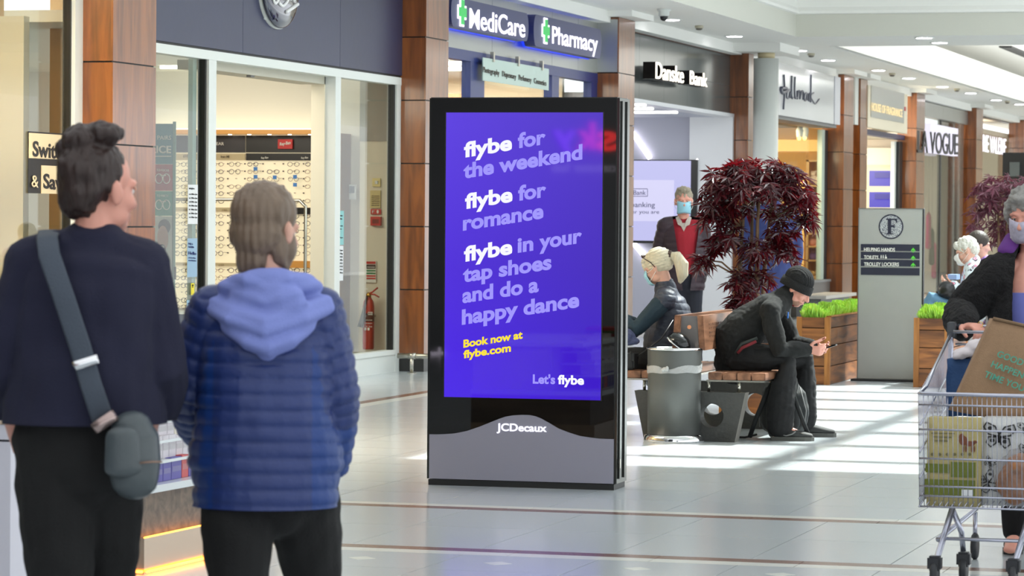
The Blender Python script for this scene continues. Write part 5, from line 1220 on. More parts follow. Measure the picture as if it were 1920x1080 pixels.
def feet(bm, J):
    for s in ('l', 'r'):
        if 'to'+s not in J: continue
        an, to = J['an'+s], J['to'+s]; d = (to-an); d.z = 0; hl = an-d.normalized()*.03
        sweep(bm, [(V((hl.x, hl.y, .04)), .03, .03), (an.lerp(to, .5), .036, .03), (V((to.x, to.y, .028)), .032, .018)], 10, side=d.cross(UZ))
def shoe(J, s, m, ms, parent, k=1.0, logo=False):
    an, to = J['an'+s], J['to'+s]; d = V((to.x-an.x, to.y-an.y, 0)).normalized(); sd = d.cross(UZ); hl = V((an.x, an.y, 0))-d*.055*k; ln = .285*k; z0 = J.get('fz'+s, 0)
    def q(t, z): return hl+d*ln*t+UZ*(z+z0)
    bm = bmesh.new()
    sweep(bm, [(q(.02, .052), .030, .036), (q(.12, .058), .036, .044), (q(.30, .060), .038, .044), (q(.5, .050), .042, .034), (q(.75, .040), .046, .026), (q(.93, .034), .036, .018)], 14, side=sd)
    sweep(bm, [(q(.16, .06), .036, .036), (q(.2, .115), .042, .042)], 12, side=sd)
    so_ = remesh('shoe', bm, m, parent, .006, 3)
    bm = bmesh.new(); n = 14; pts = []
    prof = [(-.02, .018), (.0, .034), (.15, .036), (.35, .034), (.55, .040), (.8, .046), (.95, .036), (1.02, .012)]
    o = [q(t, 0)+sd*w_ for t, w_ in prof]+[q(t, 0)-sd*w_ for t, w_ in reversed(prof)]
    poly_prism(bm, o, V((0, 0, .028))); bmo('sole', bm, ms, so_)
def quilt(J, per, amp, arms_=True, zdir=None, phase=0.0, skip=None):
    segs = [(J['pel']-(J['ch']-J['pel'])*.5, J['nb'], 0)]
    if arms_:
        for s in ('l', 'r'):
            if 'el'+s in J: segs += [(J['sh'+s], J['el'+s], 1), (J['el'+s], J['wr'+s], 2)]
    rad = {0: .17, 1: .055, 2: .045}
    def fn(co, nr):
        best = None
        for a, b, k in segs:
            ab = b-a; t = (co-a).dot(ab)/ab.length_squared; tc_ = max(0, min(1, t)); dd = (co-(a+ab*tc_)).length-rad[k]
            if best is None or dd < best[0]: best = (dd, t*ab.length, k)
        s = best[1]/per+phase
        if skip and skip(co): return V((0, 0, 0))
        q = abs(math.sin(math.pi*s)); w_ = q**.4
        return nr*(amp*(w_-.6)+amp*.35*noise.noise(co*14))
    return fn
def wrinkle(amp, sc=9, st=(1, 1, .6)):
    def fn(co, nr): return nr*amp*(noise.noise(V((co.x*sc*st[0], co.y*sc*st[1], co.z*sc*st[2])))+.5*noise.noise(co*sc*2.3))
    return fn
def mask_obj(P, B, k, parent, m, patt=None, off=0.0):
    bm = bmesh.new()
    ny, nx = 7, 9; grid_ = []
    for i in range(ny):
        v = i/(ny-1); z = -.008-.098*v; row = []
        for j in range(nx):
            u = -1+2*j/(nx-1); yb = .114-.012*abs(v-.35)*2-(.042*abs(u)**1.8)+.006*math.sin(v*9)*(1-abs(u)); yb -= .02*max(0, v-.75)*4; row.append(P(u*.064, yb+off, z+.012*abs(u)*(.5-v)*2))
        grid_.append([bm.verts.new(q) for q in row])
    for a, b in zip(grid_, grid_[1:]):
        for j in range(nx-1): bm.faces.new((a[j], a[j+1], b[j+1], b[j]))
    bmesh.ops.recalc_face_normals(bm, faces=bm.faces[:]); bmesh.ops.solidify(bm, geom=bm.faces[:], thickness=-.003)
    o = bmo('face_mask', bm, m, parent, True)
    for s in (-1, 1):
        for z in (-.015, -.085): tube('ear_loop', [P(s*.060, .070+off*.3, z), P(s*.078, .03, z*.7), P(s*.088, -.012, .006 if z > -.05 else -.03)], .0018, M_white, o, 5)
    return o
M_cloth_nav = mat('navy_knit', (30, 34, 62), .9, bump=.25, bscale=300, var=.1)
M_blk = mat('black_cloth', (15, 15, 17), .85, bump=.2, bscale=200, var=.1)
M_mask = mat('mask_blue', (150, 200, 218), .7)
def mk(label, J, skin=M_skin, voxel=.007, k=1.0, face=True, hands=(), infl=0, headdrop=True, **kw):
    """one continuous skin: head, neck, torso, arms, hands, legs, feet"""
    bm = bmesh.new(); B = basis(J['hf'], J['hu']); P = head_prims(bm, J['hc'], B, k, face)
    sweep(bm, [(P(0, -.022, -.055), .052*k, .052*k), (J['nb']+V((0, 0, .0)), .056, .056)], 14)
    torso(bm, J, -.012); arms(bm, J, -.004); legs(bm, J, -.006)
    if 'tol' in J or 'tor' in J: feet(bm, J)
    for h in hands: hand_prims(bm, *h[0], **h[1])
    o = remesh('person', bm, skin, None, voxel, 1); tag(o, label, 'person'); return o, P, B
def PW(x, y, z): return PZ(x, y, z)

# ---------------------------------------------------------------- seated man in the beanie
Z0 = 22.05; X1 = V((1, 0, 0))
def S_(x, y, dz=0.0): return PZ(x, y, Z0+dz)
J = dict(pel=S_(1378, 672, .0), ch=S_(1418, 600, .02), nb=S_(1468, 556, .02), shr=S_(1443, 585, -.20), shl=S_(1452, 578, .20), wa=S_(1378, 634, .0),
         elr=S_(1462, 655, -.25), wrr=S_(1513, 655, -.12), ell_=None, hr=S_(1385, 672, -.10), hl=S_(1385, 672, .10),
         knr=S_(1476, 674, -.16), anr=S_(1462, 800, -.20), tor=S_(1512, 822, -.22), knl=S_(1508, 676, .20), anl=S_(1505, 795, .22), tol=S_(1545, 812, .2),
         hc=S_(1496, 540, .02), hf=(.80, -.10, -.56), hu=(.5, 0, .85))
J.pop('ell_'); J['ell'] = S_(1488, 640, .20); J['wrl'] = S_(1524, 652, .02)
for s in 'lr':
    J['an'+s].z = .10; J['to'+s].z = .02
    J['an'+s].y = min(J['an'+s].y, J['kn'+s].y)
hr_ = (J['wrr'], dict(d=(1, .12, .0), pn=(0, .9, .45), curl=.75, side=-1, k=1.0))
def HH(w, d, pn, **kw): return ((w, d, pn), kw)
body, P, B = mk('seated man in a black beanie and black fleece, bent over his phone', J, M_skin2, .0055,
    hands=[HH(J['wrr'], (1, .10, -.12), (0, .92, .38), curl=.72, side=1), HH(J['wrl'], (1, -.12, -.05), (0, -.9, .4), curl=.72, side=-1)])
eyes(P, B, 1.0, body, M_skin2)
bm = bmesh.new(); sweep(bm, [(P(-.024, .0875, -.0685), .0035, .003), (P(0, .0975, -.067), .0045, .0035), (P(.024, .0875, -.0685), .0035, .003)], 8); bmo('lips', bm, M_lip, body, True)
bm = bmesh.new(); ell(bm, P(0, .026, -.082), (.058, .060, .040), B, 18); ell(bm, P(0, .062, -.052), (.034, .030, .012), B, 12)
remesh('stubble', bm, mat('stubble', (150, 112, 94), .8, var=.3, vscale=300), body, .005, 1)
bm = bmesh.new(); ell(bm, P(0, -.024, .052), (.088, .108, .094), B, 24); sweep(bm, [(P(0, -.025, .03), .089, .108), (P(0, -.02, -.012), .088, .106)], 24, side=B @ V((1, 0, 0)), cap=False)
remesh('beanie', bm, mat('black_wool', (24, 24, 25), .95, bump=.8, bscale=160, var=.2, vscale=100, stretch=(1, 1, 1)), body, .005, 2, fn=lambda co, n: n*.0012*math.sin((B.transposed() @ (co-J['hc'])).x*420))
bm = bmesh.new(); sweep(bm, [(P(0, -.022, .040), .0955, .1165), (P(0, -.016, .005), .0975, .1205), (P(0, -.012, -.018), .0965, .1195)], 28, side=B @ V((1, 0, 0)), cap=False); bmo('beanie_fold', bm, mat('black_wool', (24, 24, 25)), body, True)
M_fl = mat('black_fleece', (17, 18, 18), .95, bump=.3, bscale=220, var=.15, vscale=12)
bm = bmesh.new(); torso(bm, J, .020, 1.05, belly=.03); arms(bm, J, .018, .97); sweep(bm, [(J['nb']-V((.01, 0, .02)), .075, .070), (J['nb'].lerp(P(0, -.02, -.06), .75), .070, .066)], 16)
sweep(bm, [(J['pel'], .17, .14), (J['pel']-V((0, 0, .035)), .165, .14)], 16, side=V((0, 1, 0)))
remesh('fleece_jacket', bm, M_fl, body, .0075, 3, fn=lambda co, n: n*(.014*noise.noise(co*8)+.007*abs(noise.noise(V((co.x*26+co.z*16, co.y*12, co.z*26-co.x*16))))))
bm = bmesh.new(); legs(bm, J, .014, .97, .036)
for s in 'lr': sweep(bm, [(J['h'+s], .11, .10), (J['h'+s].lerp(J['kn'+s], .5), .095, .09)], 14)
remesh('trousers', bm, M_blk, body, .0075, 3, fn=lambda co, n: n*(.013*noise.noise(V((co.x*9, co.y*9, co.z*6)))+.009*abs(noise.noise(V((co.x*14, co.y*14, co.z*24))))))
M_sh = mat('shoe_dark', (46, 47, 46), .7, bump=.2, bscale=150); M_so = mat('sole_grey', (84, 84, 80), .6)
shoe(J, 'r', M_sh, M_so, body); shoe(J, 'l', M_sh, M_so, body)
# swoosh shaped stripe, laces
an = J['anr']; d_ = V((J['tor'].x-an.x, J['tor'].y-an.y, 0)).normalized(); sd_ = d_.cross(UZ)
hl_ = V((an.x, an.y, 0))-d_*.055
tube('side_stripe', [hl_+d_*.07+UZ*.045+sd_*.047, hl_+d_*.10+UZ*.036+sd_*.050, hl_+d_*.14+UZ*.048+sd_*.048, hl_+d_*.165+UZ*.066+sd_*.042], .0045, mat('stripe_grey', (120, 120, 118), .5), body, 6)
for i in range(4): c_ = hl_+d_*(.12+.022*i)+UZ*(.096-.011*i); tube('lace', [c_-sd_*.025, c_+UZ*.006, c_+sd_*.025], .003, M_blk, body, 5)
# red pocket lining, collar lining, zip pull
M_ma = mat('maroon_lining', (112, 26, 34), .8)
pk = S_(1398, 655, -.185); tube('pocket_lining', [S_(1383, 662, -.215), S_(1392, 652, -.225), S_(1418, 640, -.24)], .011, M_ma, body, 8); tube('pocket_edge', [S_(1378, 664, -.20), S_(1390, 645, -.22), S_(1420, 634, -.235)], .011, mat('dark_green_grey', (40, 46, 44), .8), body, 8)
tube('collar_lining', [S_(1486, 574, .0), S_(1490, 567, .0)], .010, M_ma, body, 8); tube('zip_pull', [S_(1478, 585, -.10), S_(1477, 597, -.11)], .005, mat('zip_blue', (40, 120, 220), .3), body, 6)
# phone
ph_c = J['wrr']+V((.128, .03, .035)); bm = bmesh.new(); bx(bm, (-.008, -.037, -.004), (.14-.02, .037, .005)); Mx = Matrix.Translation(S_(1538, 656, -.04)) @ Matrix.Rotation(math.radians(-18), 4, 'Y')
for v in bm.verts: v.co = Mx @ v.co
bmesh.ops.bevel(bm, geom=bm.edges[:], offset=.003, segments=2, affect='EDGES'); o = bmo('mobile_phone', bm, mat('phone_black', (24, 26, 30), .12)); tag(o, 'black mobile phone held in both hands of the seated man', 'phone')
# backpack between his legs
bpn = thing('backpack', 'dark charcoal backpack standing on the floor between the seated man\'s legs', 'bag', V((S_(1470, 800, 0).x, S_(1470, 800, 0).y, 0)))
M_bp = mat('pack_charcoal', (40, 43, 44), .8, bump=.2, bscale=160); 
c0 = S_(1470, 800, 0); c0.z = 0
bm = bmesh.new(); sweep(bm, [(c0+V((0, 0, .11)), .165, .10), (c0+V((0, 0, .2)), .175, .11), (c0+V((-.0, 0, .32)), .15, .10), (c0+V((0, 0, .37)), .10, .07)], 24, side=X1); remesh('main_body', bm, M_bp, bpn, .009, 3, fn=wrinkle(.008, 12))
bm = bmesh.new(); sweep(bm, [(c0+V((.01, -.09, .10)), .12, .05), (c0+V((.01, -.09, .22)), .12, .05)], 20, side=X1); remesh('front_pocket', bm, M_bp, bpn, .009, 3)
for sx_ in (-1, 1):
    tube('shoulder_strap', [c0+V((sx_*.06, -.09, .40)), c0+V((sx_*.10, -.16, .30)), c0+V((sx_*.17, -.17, .12)), c0+V((sx_*.21, -.14, .015))], .016, mat('strap_dark', (30, 32, 33), .8), bpn, 8)
    tube('side_zip', [c0+V((sx_*.155, -.07, .08)), c0+V((sx_*.165, -.06, .2)), c0+V((sx_*.12, -.06, .36))], .004, M_greyp, bpn, 5)
tube('grab_loop', [c0+V((-.03, .0, .42)), c0+V((0, 0, .46)), c0+V((.03, 0, .42))], .007, M_dark, bpn, 6)
tube('loose_strap', [c0+V((-.17, -.1, .03)), c0+V((-.24, -.16, .012)), c0+V((-.28, -.12, .010)), c0+V((-.36, -.10, .008))], .008, M_dark, bpn, 6)

# ---------------------------------------------------------------- seated blonde woman
Z0 = 22.15
J = dict(pel=S_(1240, 676, .05), ch=S_(1258, 590, .05), nb=S_(1250, 546, .04), wa=S_(1250, 635, .05), shl=S_(1248, 562, -.15), shr=S_(1246, 562, .21),
         ell=S_(1192, 618, -.19), wrl=S_(1158, 598, -.1), elr=S_(1196, 615, .24), wrr=S_(1165, 597, .1), hl=S_(1232, 678, -.05), hr=S_(1232, 678, .15), knl=S_(1130, 672, -.05), knr=S_(1130, 672, .14),
         anl=S_(1122, 795, -.02), anr=S_(1118, 795, .16), tol=S_(1075, 810, 0), tor=S_(1075, 808, .18), hc=S_(1232, 502, .04), hf=(-.88, .12, -.34), hu=(-.2, 0, .95))
for s in 'lr': J['an'+s].z = .08; J['to'+s].z = .02
body, P, B = mk('seated blonde woman with a ponytail in a dark quilted gilet and blue face mask', J, M_skin, .006, .95, hands=[HH(J['wrl'], (-.6, .1, .5), (.5, .6, .5), curl=.5, side=1), HH(J['wrr'], (-.8, -.2, .3), (0, -.5, .8), curl=.5, side=1)])
eyes(P, B, .95, body)
mask_obj(P, B, .95, body, M_mask)
M_bl_ = mat('blonde_hair', (206, 196, 170), .45, bump=.9, bscale=170, var=.35, vscale=120, stretch=(.12, 1, 1)); M_bl2 = mat('blonde_tail', (206, 196, 170), .45, bump=.9, bscale=170, var=.35, vscale=120, stretch=(1, 1, .12))
bm = bmesh.new(); ell(bm, P(0, -.03, .047), (.089, .104, .092), B, 24); ell(bm, P(0, -.075, .02), (.07, .055, .07), B); sweep(bm, [(P(-.05, .062, .075), .02, .02), (P(0, .085, .06), .024, .02), (P(.05, .062, .075), .02, .02)], 10); ell(bm, P(.0, .075, .04), (.055, .025, .045), B)
remesh('hair', bm, M_bl_, body, .006, 2, fn=lambda co, n: n*.002*math.sin((B.transposed() @ (co-J['hc'])).z*300))
tie = P(0, -.125, .045)
bm = bmesh.new(); sweep(bm, [(tie, .026, .022), (tie+V((.045, 0, -.005)), .042, .036), (tie+V((.085, 0, -.06)), .050, .042), (tie+V((.09, 0, -.13)), .040, .034), (tie+V((.075, 0, -.175)), .018, .016)], 16)
remesh('ponytail', bm, M_bl2, body, .006, 2, fn=lambda co, n: n*(.004*noise.noise(V((co.x*60, co.y*60, co.z*8)))))
bm = bmesh.new()
for i in range(10): a = i*.628; ell(bm, tie+V((.003*math.cos(a), .024*math.cos(a), .028*math.sin(a))), .013)
bmo('scrunchie', bm, mat('leopard_tie', (70, 52, 44), .7, var=.6, vscale=90), body, True)
for s in (-1, 1):
    tube('sunglasses_arm', [P(s*.075, .05, .098), P(s*.094, .0, .045), P(s*.09, -.02, .0)], .0035, mat('tortoise', (54, 36, 30), .25), body, 6)
    bm = bmesh.new(); ell(bm, P(s*.034, .062, .112), (.028, .008, .018), B); bmo('sunglasses_lens', bm, mat('tortoise', (54, 36, 30), .25), body, True)
M_gi = mat('gilet_navy', (44, 50, 66), .5, bump=.3, bscale=60, var=.15, vscale=6)
bm = bmesh.new(); torso(bm, J, .026, 1.04, belly=.03); sweep(bm, [(J['nb']-V((0, 0, .03)), .085, .080), (J['nb']+V((-.012, 0, .035)), .074, .070)], 16); sweep(bm, [(J['pel'], .19, .16), (J['pel']-V((0, 0, .04)), .19, .165)], 18, side=V((0, 1, 0)))
remesh('quilted_gilet', bm, M_gi, body, .0065, 2, fn=quilt(J, .048, .0065, False))
bm = bmesh.new(); arms(bm, J, .016, 1.0); remesh('sleeves', bm, mat('teal_sleeve', (22, 44, 56), .8, bump=.2, bscale=120, var=.1), body, .007, 2, fn=wrinkle(.006, 14))
bm = bmesh.new(); legs(bm, J, .014, .95, .015); remesh('trousers', bm, M_blk, body, .009, 2, fn=wrinkle(.006, 10))
for s in 'lr': shoe(J, s, M_sh, M_so, body, .9)
bm = bmesh.new(); sc_ = S_(1178, 632, -.25)
ell(bm, sc_, (.05, .05, .05)); ell(bm, sc_+V((.03, 0, -.03)), (.05, .04, .03)); ell(bm, sc_+V((-.02, 0, .03)), (.05, .04, .03)); remesh('patterned_scarf', bm, mat('scarf_pattern', (60, 66, 96), .8, var=.8, vscale=70), body, .007, 1, fn=wrinkle(.01, 20))
tube('bag_strap', [S_(1262, 600, -.17), S_(1240, 635, -.235), S_(1195, 668, -.27)], .005, M_dark, body, 6)
hb = thing('handbag', 'small black handbag on the bench beside the blonde woman', 'bag', V((S_(1182, 694, -.2).x, S_(1182, 694, -.2).y, .473)))
a = S_(1168, 664, -.30); b = S_(1197, 694, -.2); box('pouch', (a.x, a.y, .476), (b.x, b.y, a.z), mat('bag_black', (26, 26, 28), .35, bump=.1), hb, bevel=.012); box('flap', (a.x-.002, a.y-.006, a.z-.045), (b.x+.002, b.y, a.z+.004), mat('bag_black', (26, 26, 28), .35), hb, bevel=.004); box('strap_tab', (b.x-.03, a.y-.01, a.z-.05), (b.x-.018, a.y, a.z+.02), M_dark, hb)

# ---------------------------------------------------------------- standing man in the plum quilted jacket
Z0 = 30.0
J = dict(pel=S_(1284, 518), ch=S_(1281, 446), nb=S_(1281, 414), wa=S_(1283, 480), shl=S_(1314, 424), shr=S_(1248, 424), ell=S_(1327, 474, .05), wrl=S_(1316, 512, -.06), elr=S_(1234, 474, .05), wrr=S_(1244, 512, -.06),
         hl=S_(1298, 525), hr=S_(1270, 525), knl=S_(1301, 612), knr=S_(1273, 612), anl=S_(1302, 695), anr=S_(1270, 695), tol=S_(1306, 715, -.2), tor=S_(1262, 715, -.2), hc=S_(1282, 377), hf=(.28, -.95, -.06), hu=(0, 0, 1))
for s in 'lr': J['an'+s].z = .09; J['to'+s].z = .02
body, P, B = mk('standing grey-haired man in a plum quilted jacket, red jumper and face mask', J, M_skin2, .007, 1.02, hands=[HH(J['wrl'], (-.3, -.2, -.9), (-.9, 0, 0), curl=.5, side=1), HH(J['wrr'], (.3, -.2, -.9), (.9, 0, 0), curl=.5, side=-1)])
eyes(P, B, 1.02, body, M_skin2); mask_obj(P, B, 1.02, body, M_mask)
bm = bmesh.new(); ell(bm, P(0, -.025, .052), (.084, .102, .086), B, 22); ell(bm, P(0, -.06, .0), (.078, .06, .07), B); ell(bm, P(0, .045, .105), (.06, .05, .03), B)
remesh('hair', bm, mat('grey_hair', (150, 140, 122), .7, bump=.8, bscale=70, var=.3, vscale=50), body, .007, 1, fn=wrinkle(.010, 45))
bm = bmesh.new(); torso(bm, J, .006, 1.0, belly=.02); sweep(bm, [(J['pel'], .15, .11), (J['pel']-V((0, 0, .06)), .15, .11)], 16, side=RT); remesh('red_jumper', bm, mat('red_wool', (150, 24, 40), .9, bump=.3, bscale=200), body, .009, 2)
M_plum = mat('plum_quilt', (44, 25, 37), .5, bump=.2, bscale=60, var=.1)
bm = bmesh.new(); torso(bm, J, .032, 1.06, belly=.03, flare=.02); arms(bm, J, .026, .98); sweep(bm, [(J['pel'], .185, .15), (J['pel']-V((0, 0, .10)), .19, .155)], 18, side=RT)
jk = remesh('quilted_jacket', bm, M_plum, body, .009, 2, fn=quilt(J, .055, .007))
# open front: cut the strip in front of the jumper
Bq = basis((.28, -.95, 0), (0, 0, 1)); BX, BY = Bq @ V((1, 0, 0)), Bq @ V((0, 1, 0))
carve(jk, [(J['pel'], BY), (J['pel']+BX*.045, (-(BX-UZ*.14)).normalized()), (J['pel']-BX*.06, (BX+UZ*.14).normalized()), (J['pel']-UZ*.25, UZ)]); cutz(jk, J['pel'].z-.13)
M_chk = mat('check_shirt', (176, 164, 156), .8, var=.3, vscale=60)
for s in (-1, 1):
    q = J['nb']; bm = bmesh.new(); Bf = basis((.28, -.95, 0), (0, 0, 1)); f_ = lambda x, y, z: q+Bf @ V((x, y, z))
    poly_prism(bm, [f_(s*.005, .105, -.06), f_(s*.055, .098, -.035), f_(s*.075, .06, .03), f_(s*.05, .075, .045), f_(s*.02, .095, .0)], Bf @ V((0, -.012, 0))); bmo('shirt_collar', bm, M_chk, body)
bm = bmesh.new(); poly_prism(bm, [f_(-.04, .092, -.02), f_(.04, .092, -.02), f_(0, .108, -.10)], Bf @ V((0, -.012, 0))); bmo('shirt_front', bm, M_chk, body)
bm = bmesh.new(); legs(bm, J, .016, .97, .02); sweep(bm, [(J['pel'], .15, .12), (J['pel']-V((0, 0, .08)), .16, .12)], 16, side=RT); remesh('trousers', bm, mat('navy_trouser', (26, 28, 40), .85), body, .010, 2, fn=wrinkle(.006, 8))
for s in 'lr': shoe(J, s, M_sh, M_so, body)

# ---------------------------------------------------------------- man in navy behind the maple, seen from behind
Z0 = 28.2
J = dict(pel=S_(1445, 535), ch=S_(1447, 452), nb=S_(1447, 388), wa=S_(1447, 495), shl=S_(1411, 404), shr=S_(1483, 404), ell=S_(1396, 465, .05), wrl=S_(1404, 522, -.0), elr=S_(1494, 465, .05), wrr=S_(1486, 522, .0),
         hl=S_(1430, 545), hr=S_(1462, 545), knl=S_(1428, 640), knr=S_(1464, 640), anl=S_(1427, 715), anr=S_(1466, 715), tol=S_(1425, 715, .2), tor=S_(1470, 715, .2), hc=S_(1444, 352), hf=(-.1, 1, 0), hu=(0, 0, 1))
for s in 'lr': J['an'+s].z = .09; J['to'+s].z = .02
body, P, B = mk('man in a navy top seen from behind through the dark red maple', J, M_skin2, .008, 1.04, face=False, hands=[HH(J['wrl'], (.1, 0, -1), (1, 0, 0), curl=.4, side=1), HH(J['wrr'], (-.1, 0, -1), (-1, 0, 0), curl=.4, side=-1)])
bm = bmesh.new(); ell(bm, P(0, -.025, .05), (.084, .104, .088), B, 22); ell(bm, P(0, -.065, .0), (.076, .055, .07), B); remesh('hair', bm, mat('brown_grey_hair', (110, 88, 66), .7, bump=.6, bscale=60, var=.2), body, .008, 1, fn=wrinkle(.006, 40))
bm = bmesh.new(); torso(bm, J, .026, 1.1, belly=.03, flare=.01); arms(bm, J, .022, .98); sweep(bm, [(J['nb']-V((0, 0, .02)), .08, .075), (J['nb']+V((0, 0, .03)), .068, .066)], 16); sweep(bm, [(J['pel'], .175, .14), (J['pel']-V((0, 0, .05)), .17, .135)], 18, side=RT)
remesh('navy_top', bm, mat('navy_top', (34, 46, 96), .8, var=.1), body, .009, 3, fn=wrinkle(.012, 7))
bm = bmesh.new(); legs(bm, J, .018, .97, .02); remesh('trousers', bm, M_blk, body, .010, 2, fn=wrinkle(.006, 8))
for s in 'lr': shoe(J, s, M_sh, M_so, body)

# ---------------------------------------------------------------- woman in the floral jacket
Z0 = 31.7
b2c = S_(1812, 690, .1); b2c.z = 0; b2 = V((b2c.x+.34, b2c.y-.6, 0))
bench2 = make_bench(b2, 'second bench like it, behind the right planter under the floral jacketed woman')
J = dict(pel=S_(1822, 590), ch=S_(1832, 526), nb=S_(1824, 498), wa=S_(1830, 558), shl=S_(1828, 508, -.15), shr=S_(1822, 508, .18), ell=S_(1812, 556, -.2), wrl=S_(1788, 538, -.1), elr=S_(1806, 552, .2), wrr=S_(1786, 534, .05),
         hl=S_(1815, 592, -.08), hr=S_(1815, 592, .1), knl=S_(1748, 560, -.08), knr=S_(1745, 590, .1), anl=S_(1722, 630, -.05), anr=S_(1740, 690, .12), tol=S_(1700, 640, -.05), tor=S_(1720, 690, .1), hc=S_(1812, 471), hf=(-.9, -.1, -.34), hu=(-.2, 0, 1))
J['anr'].z = .08; J['tor'].z = .02
body, P, B = mk('grey-haired seated woman in a pale floral jacket and white mask, legs crossed', J, M_skin, .007, 1.08, hands=[HH(J['wrl'], (-.9, 0, .3), (0, .5, .8), curl=.6, side=-1), HH(J['wrr'], (-.9, -.1, .3), (0, -.5, .8), curl=.6, side=1)])
eyes(P, B, 1.08, body); mask_obj(P, B, 1.08, body, mat('mask_white', (232, 232, 230), .7), off=.012)
bm = bmesh.new(); ell(bm, P(0, -.02, .05), (.092, .108, .092), B, 22); ell(bm, P(0, -.07, .01), (.08, .06, .08), B); ell(bm, P(0, .06, .075), (.06, .04, .04), B); remesh('hair', bm, mat('silver_hair', (206, 204, 194), .6, bump=.8, bscale=60, var=.15), body, .007, 1, fn=wrinkle(.012, 40))
fm_ = mat('floral_print', (214, 226, 232), .75); nt = fm_.node_tree
vo = nt.nodes.new('ShaderNodeTexVoronoi'); vo.inputs['Scale'].default_value = 13; tcn = nt.nodes.new('ShaderNodeTexCoord'); nz = nt.nodes.new('ShaderNodeTexNoise'); nz.inputs['Scale'].default_value = 40
ad = nt.nodes.new('ShaderNodeMixRGB'); ad.blend_type = 'ADD'; ad.inputs[0].default_value = .035; nt.links.new(tcn.outputs['Object'], ad.inputs[1]); nt.links.new(tcn.outputs['Object'], nz.inputs['Vector']); nt.links.new(nz.outputs['Color'], ad.inputs[2]); nt.links.new(ad.outputs[0], vo.inputs['Vector'])
cr = nt.nodes.new('ShaderNodeValToRGB'); cr.color_ramp.interpolation = 'CONSTANT'; cr.color_ramp.elements[0].color = (*lin((196, 90, 120)), 1); cr.color_ramp.elements[1].position = .16; cr.color_ramp.elements[1].color = (*lin((226, 180, 196)), 1)
for p_, c_ in ((.27, (70, 66, 76)), (.36, (216, 226, 232))): e = cr.color_ramp.elements.new(p_); e.color = (*lin(c_), 1)
nt.links.new(vo.outputs['Distance'], cr.inputs[0]); nt.links.new(cr.outputs[0], base_of(fm_).inputs[0])
bm = bmesh.new(); torso(bm, J, .03, 1.1, belly=.03); arms(bm, J, .026, .96); sweep(bm, [(J['nb']-V((0, 0, .02)), .09, .085), (J['nb']+V((0, 0, .05)), .078, .075)], 16); remesh('floral_jacket', bm, fm_, body, .009, 2, fn=wrinkle(.010, 12))
M_jn = mat('blue_jeans', (92, 130, 158), .85, bump=.3, bscale=120, var=.15, vscale=20)
bm = bmesh.new(); legs(bm, J, .02, .96, .03); remesh('jeans', bm, M_jn, body, .009, 2, fn=wrinkle(.010, 12))
J['fzl'] = J['tol'].z-.02
for s in 'lr': shoe(J, s, mat('pale_shoe', (200, 196, 190), .6), M_so, body, .88)
lap = S_(1776, 545, -.12); o_ = bmesh.new(); ell(o_, lap, (.10, .09, .09)); ell(o_, lap+V((.05, 0, -.04)), (.10, .08, .06)); o = remesh('handbag', o_, mat('bag_black', (26, 26, 28), .35), None, .009, 2, fn=wrinkle(.014, 12)); tag(o, 'slouchy black handbag on the lap of the floral jacketed woman', 'bag')
o = box('paper_folder', S_(1777, 524, .05), S_(1800, 514, .25), mat('pale_blue_folder', (150, 176, 220), .5)); tag(o, 'pale blue folder held beside the floral jacketed woman', 'folder')

# ---------------------------------------------------------------- dark-haired person behind her
Z0 = 32.6
J = dict(pel=S_(1856, 590), ch=S_(1854, 520), nb=S_(1848, 488), wa=S_(1856, 555), shl=S_(1862, 498, -.14), shr=S_(1842, 498, .18), ell=S_(1880, 545, -.14), wrl=S_(1876, 575, -.3), elr=S_(1840, 545, .25), wrr=S_(1870, 575, .2),
         hl=S_(1862, 592, -.1), hr=S_(1862, 592, .1), knl=S_(1930, 590, -.1), knr=S_(1930, 590, .12), anl=S_(1932, 680, -.1), anr=S_(1932, 680, .12), tol=S_(1960, 690, -.1), tor=S_(1960, 690, .12), hc=S_(1838, 458), hf=(.8, .3, -.2), hu=(0, 0, 1))
for s in 'lr': J['an'+s].z = .08; J['to'+s].z = .02
body, P, B = mk('dark-haired seated person in a lilac top, back to back with the floral jacketed woman', J, M_skin, .008, 1.0, hands=[HH(J['wrl'], (.8, 0, -.2), (0, 0, -1), curl=.4, side=1), HH(J['wrr'], (.8, 0, -.2), (0, 0, -1), curl=.4, side=-1)])
bm = bmesh.new(); ell(bm, P(0, -.03, .04), (.098, .11, .098), B, 22); sweep(bm, [(P(0, -.06, .02), .095, .075), (P(0, -.08, -.08), .10, .07), (P(0, -.075, -.16), .09, .05)], 18); remesh('long_hair', bm, mat('dark_brown_hair', (52, 42, 34), .5, bump=.6, bscale=60, var=.2), body, .008, 2)
bm = bmesh.new(); torso(bm, J, .028, 1.05); arms(bm, J, .024, .97); remesh('lilac_top', bm, mat('lilac_cloth', (148, 116, 190), .8), body, .010, 2, fn=wrinkle(.010, 10))
bm = bmesh.new(); legs(bm, J, .016, .96, .01); remesh('trousers', bm, M_blk, body, .010, 2)
for s in 'lr': shoe(J, s, M_sh, M_so, body, .9)
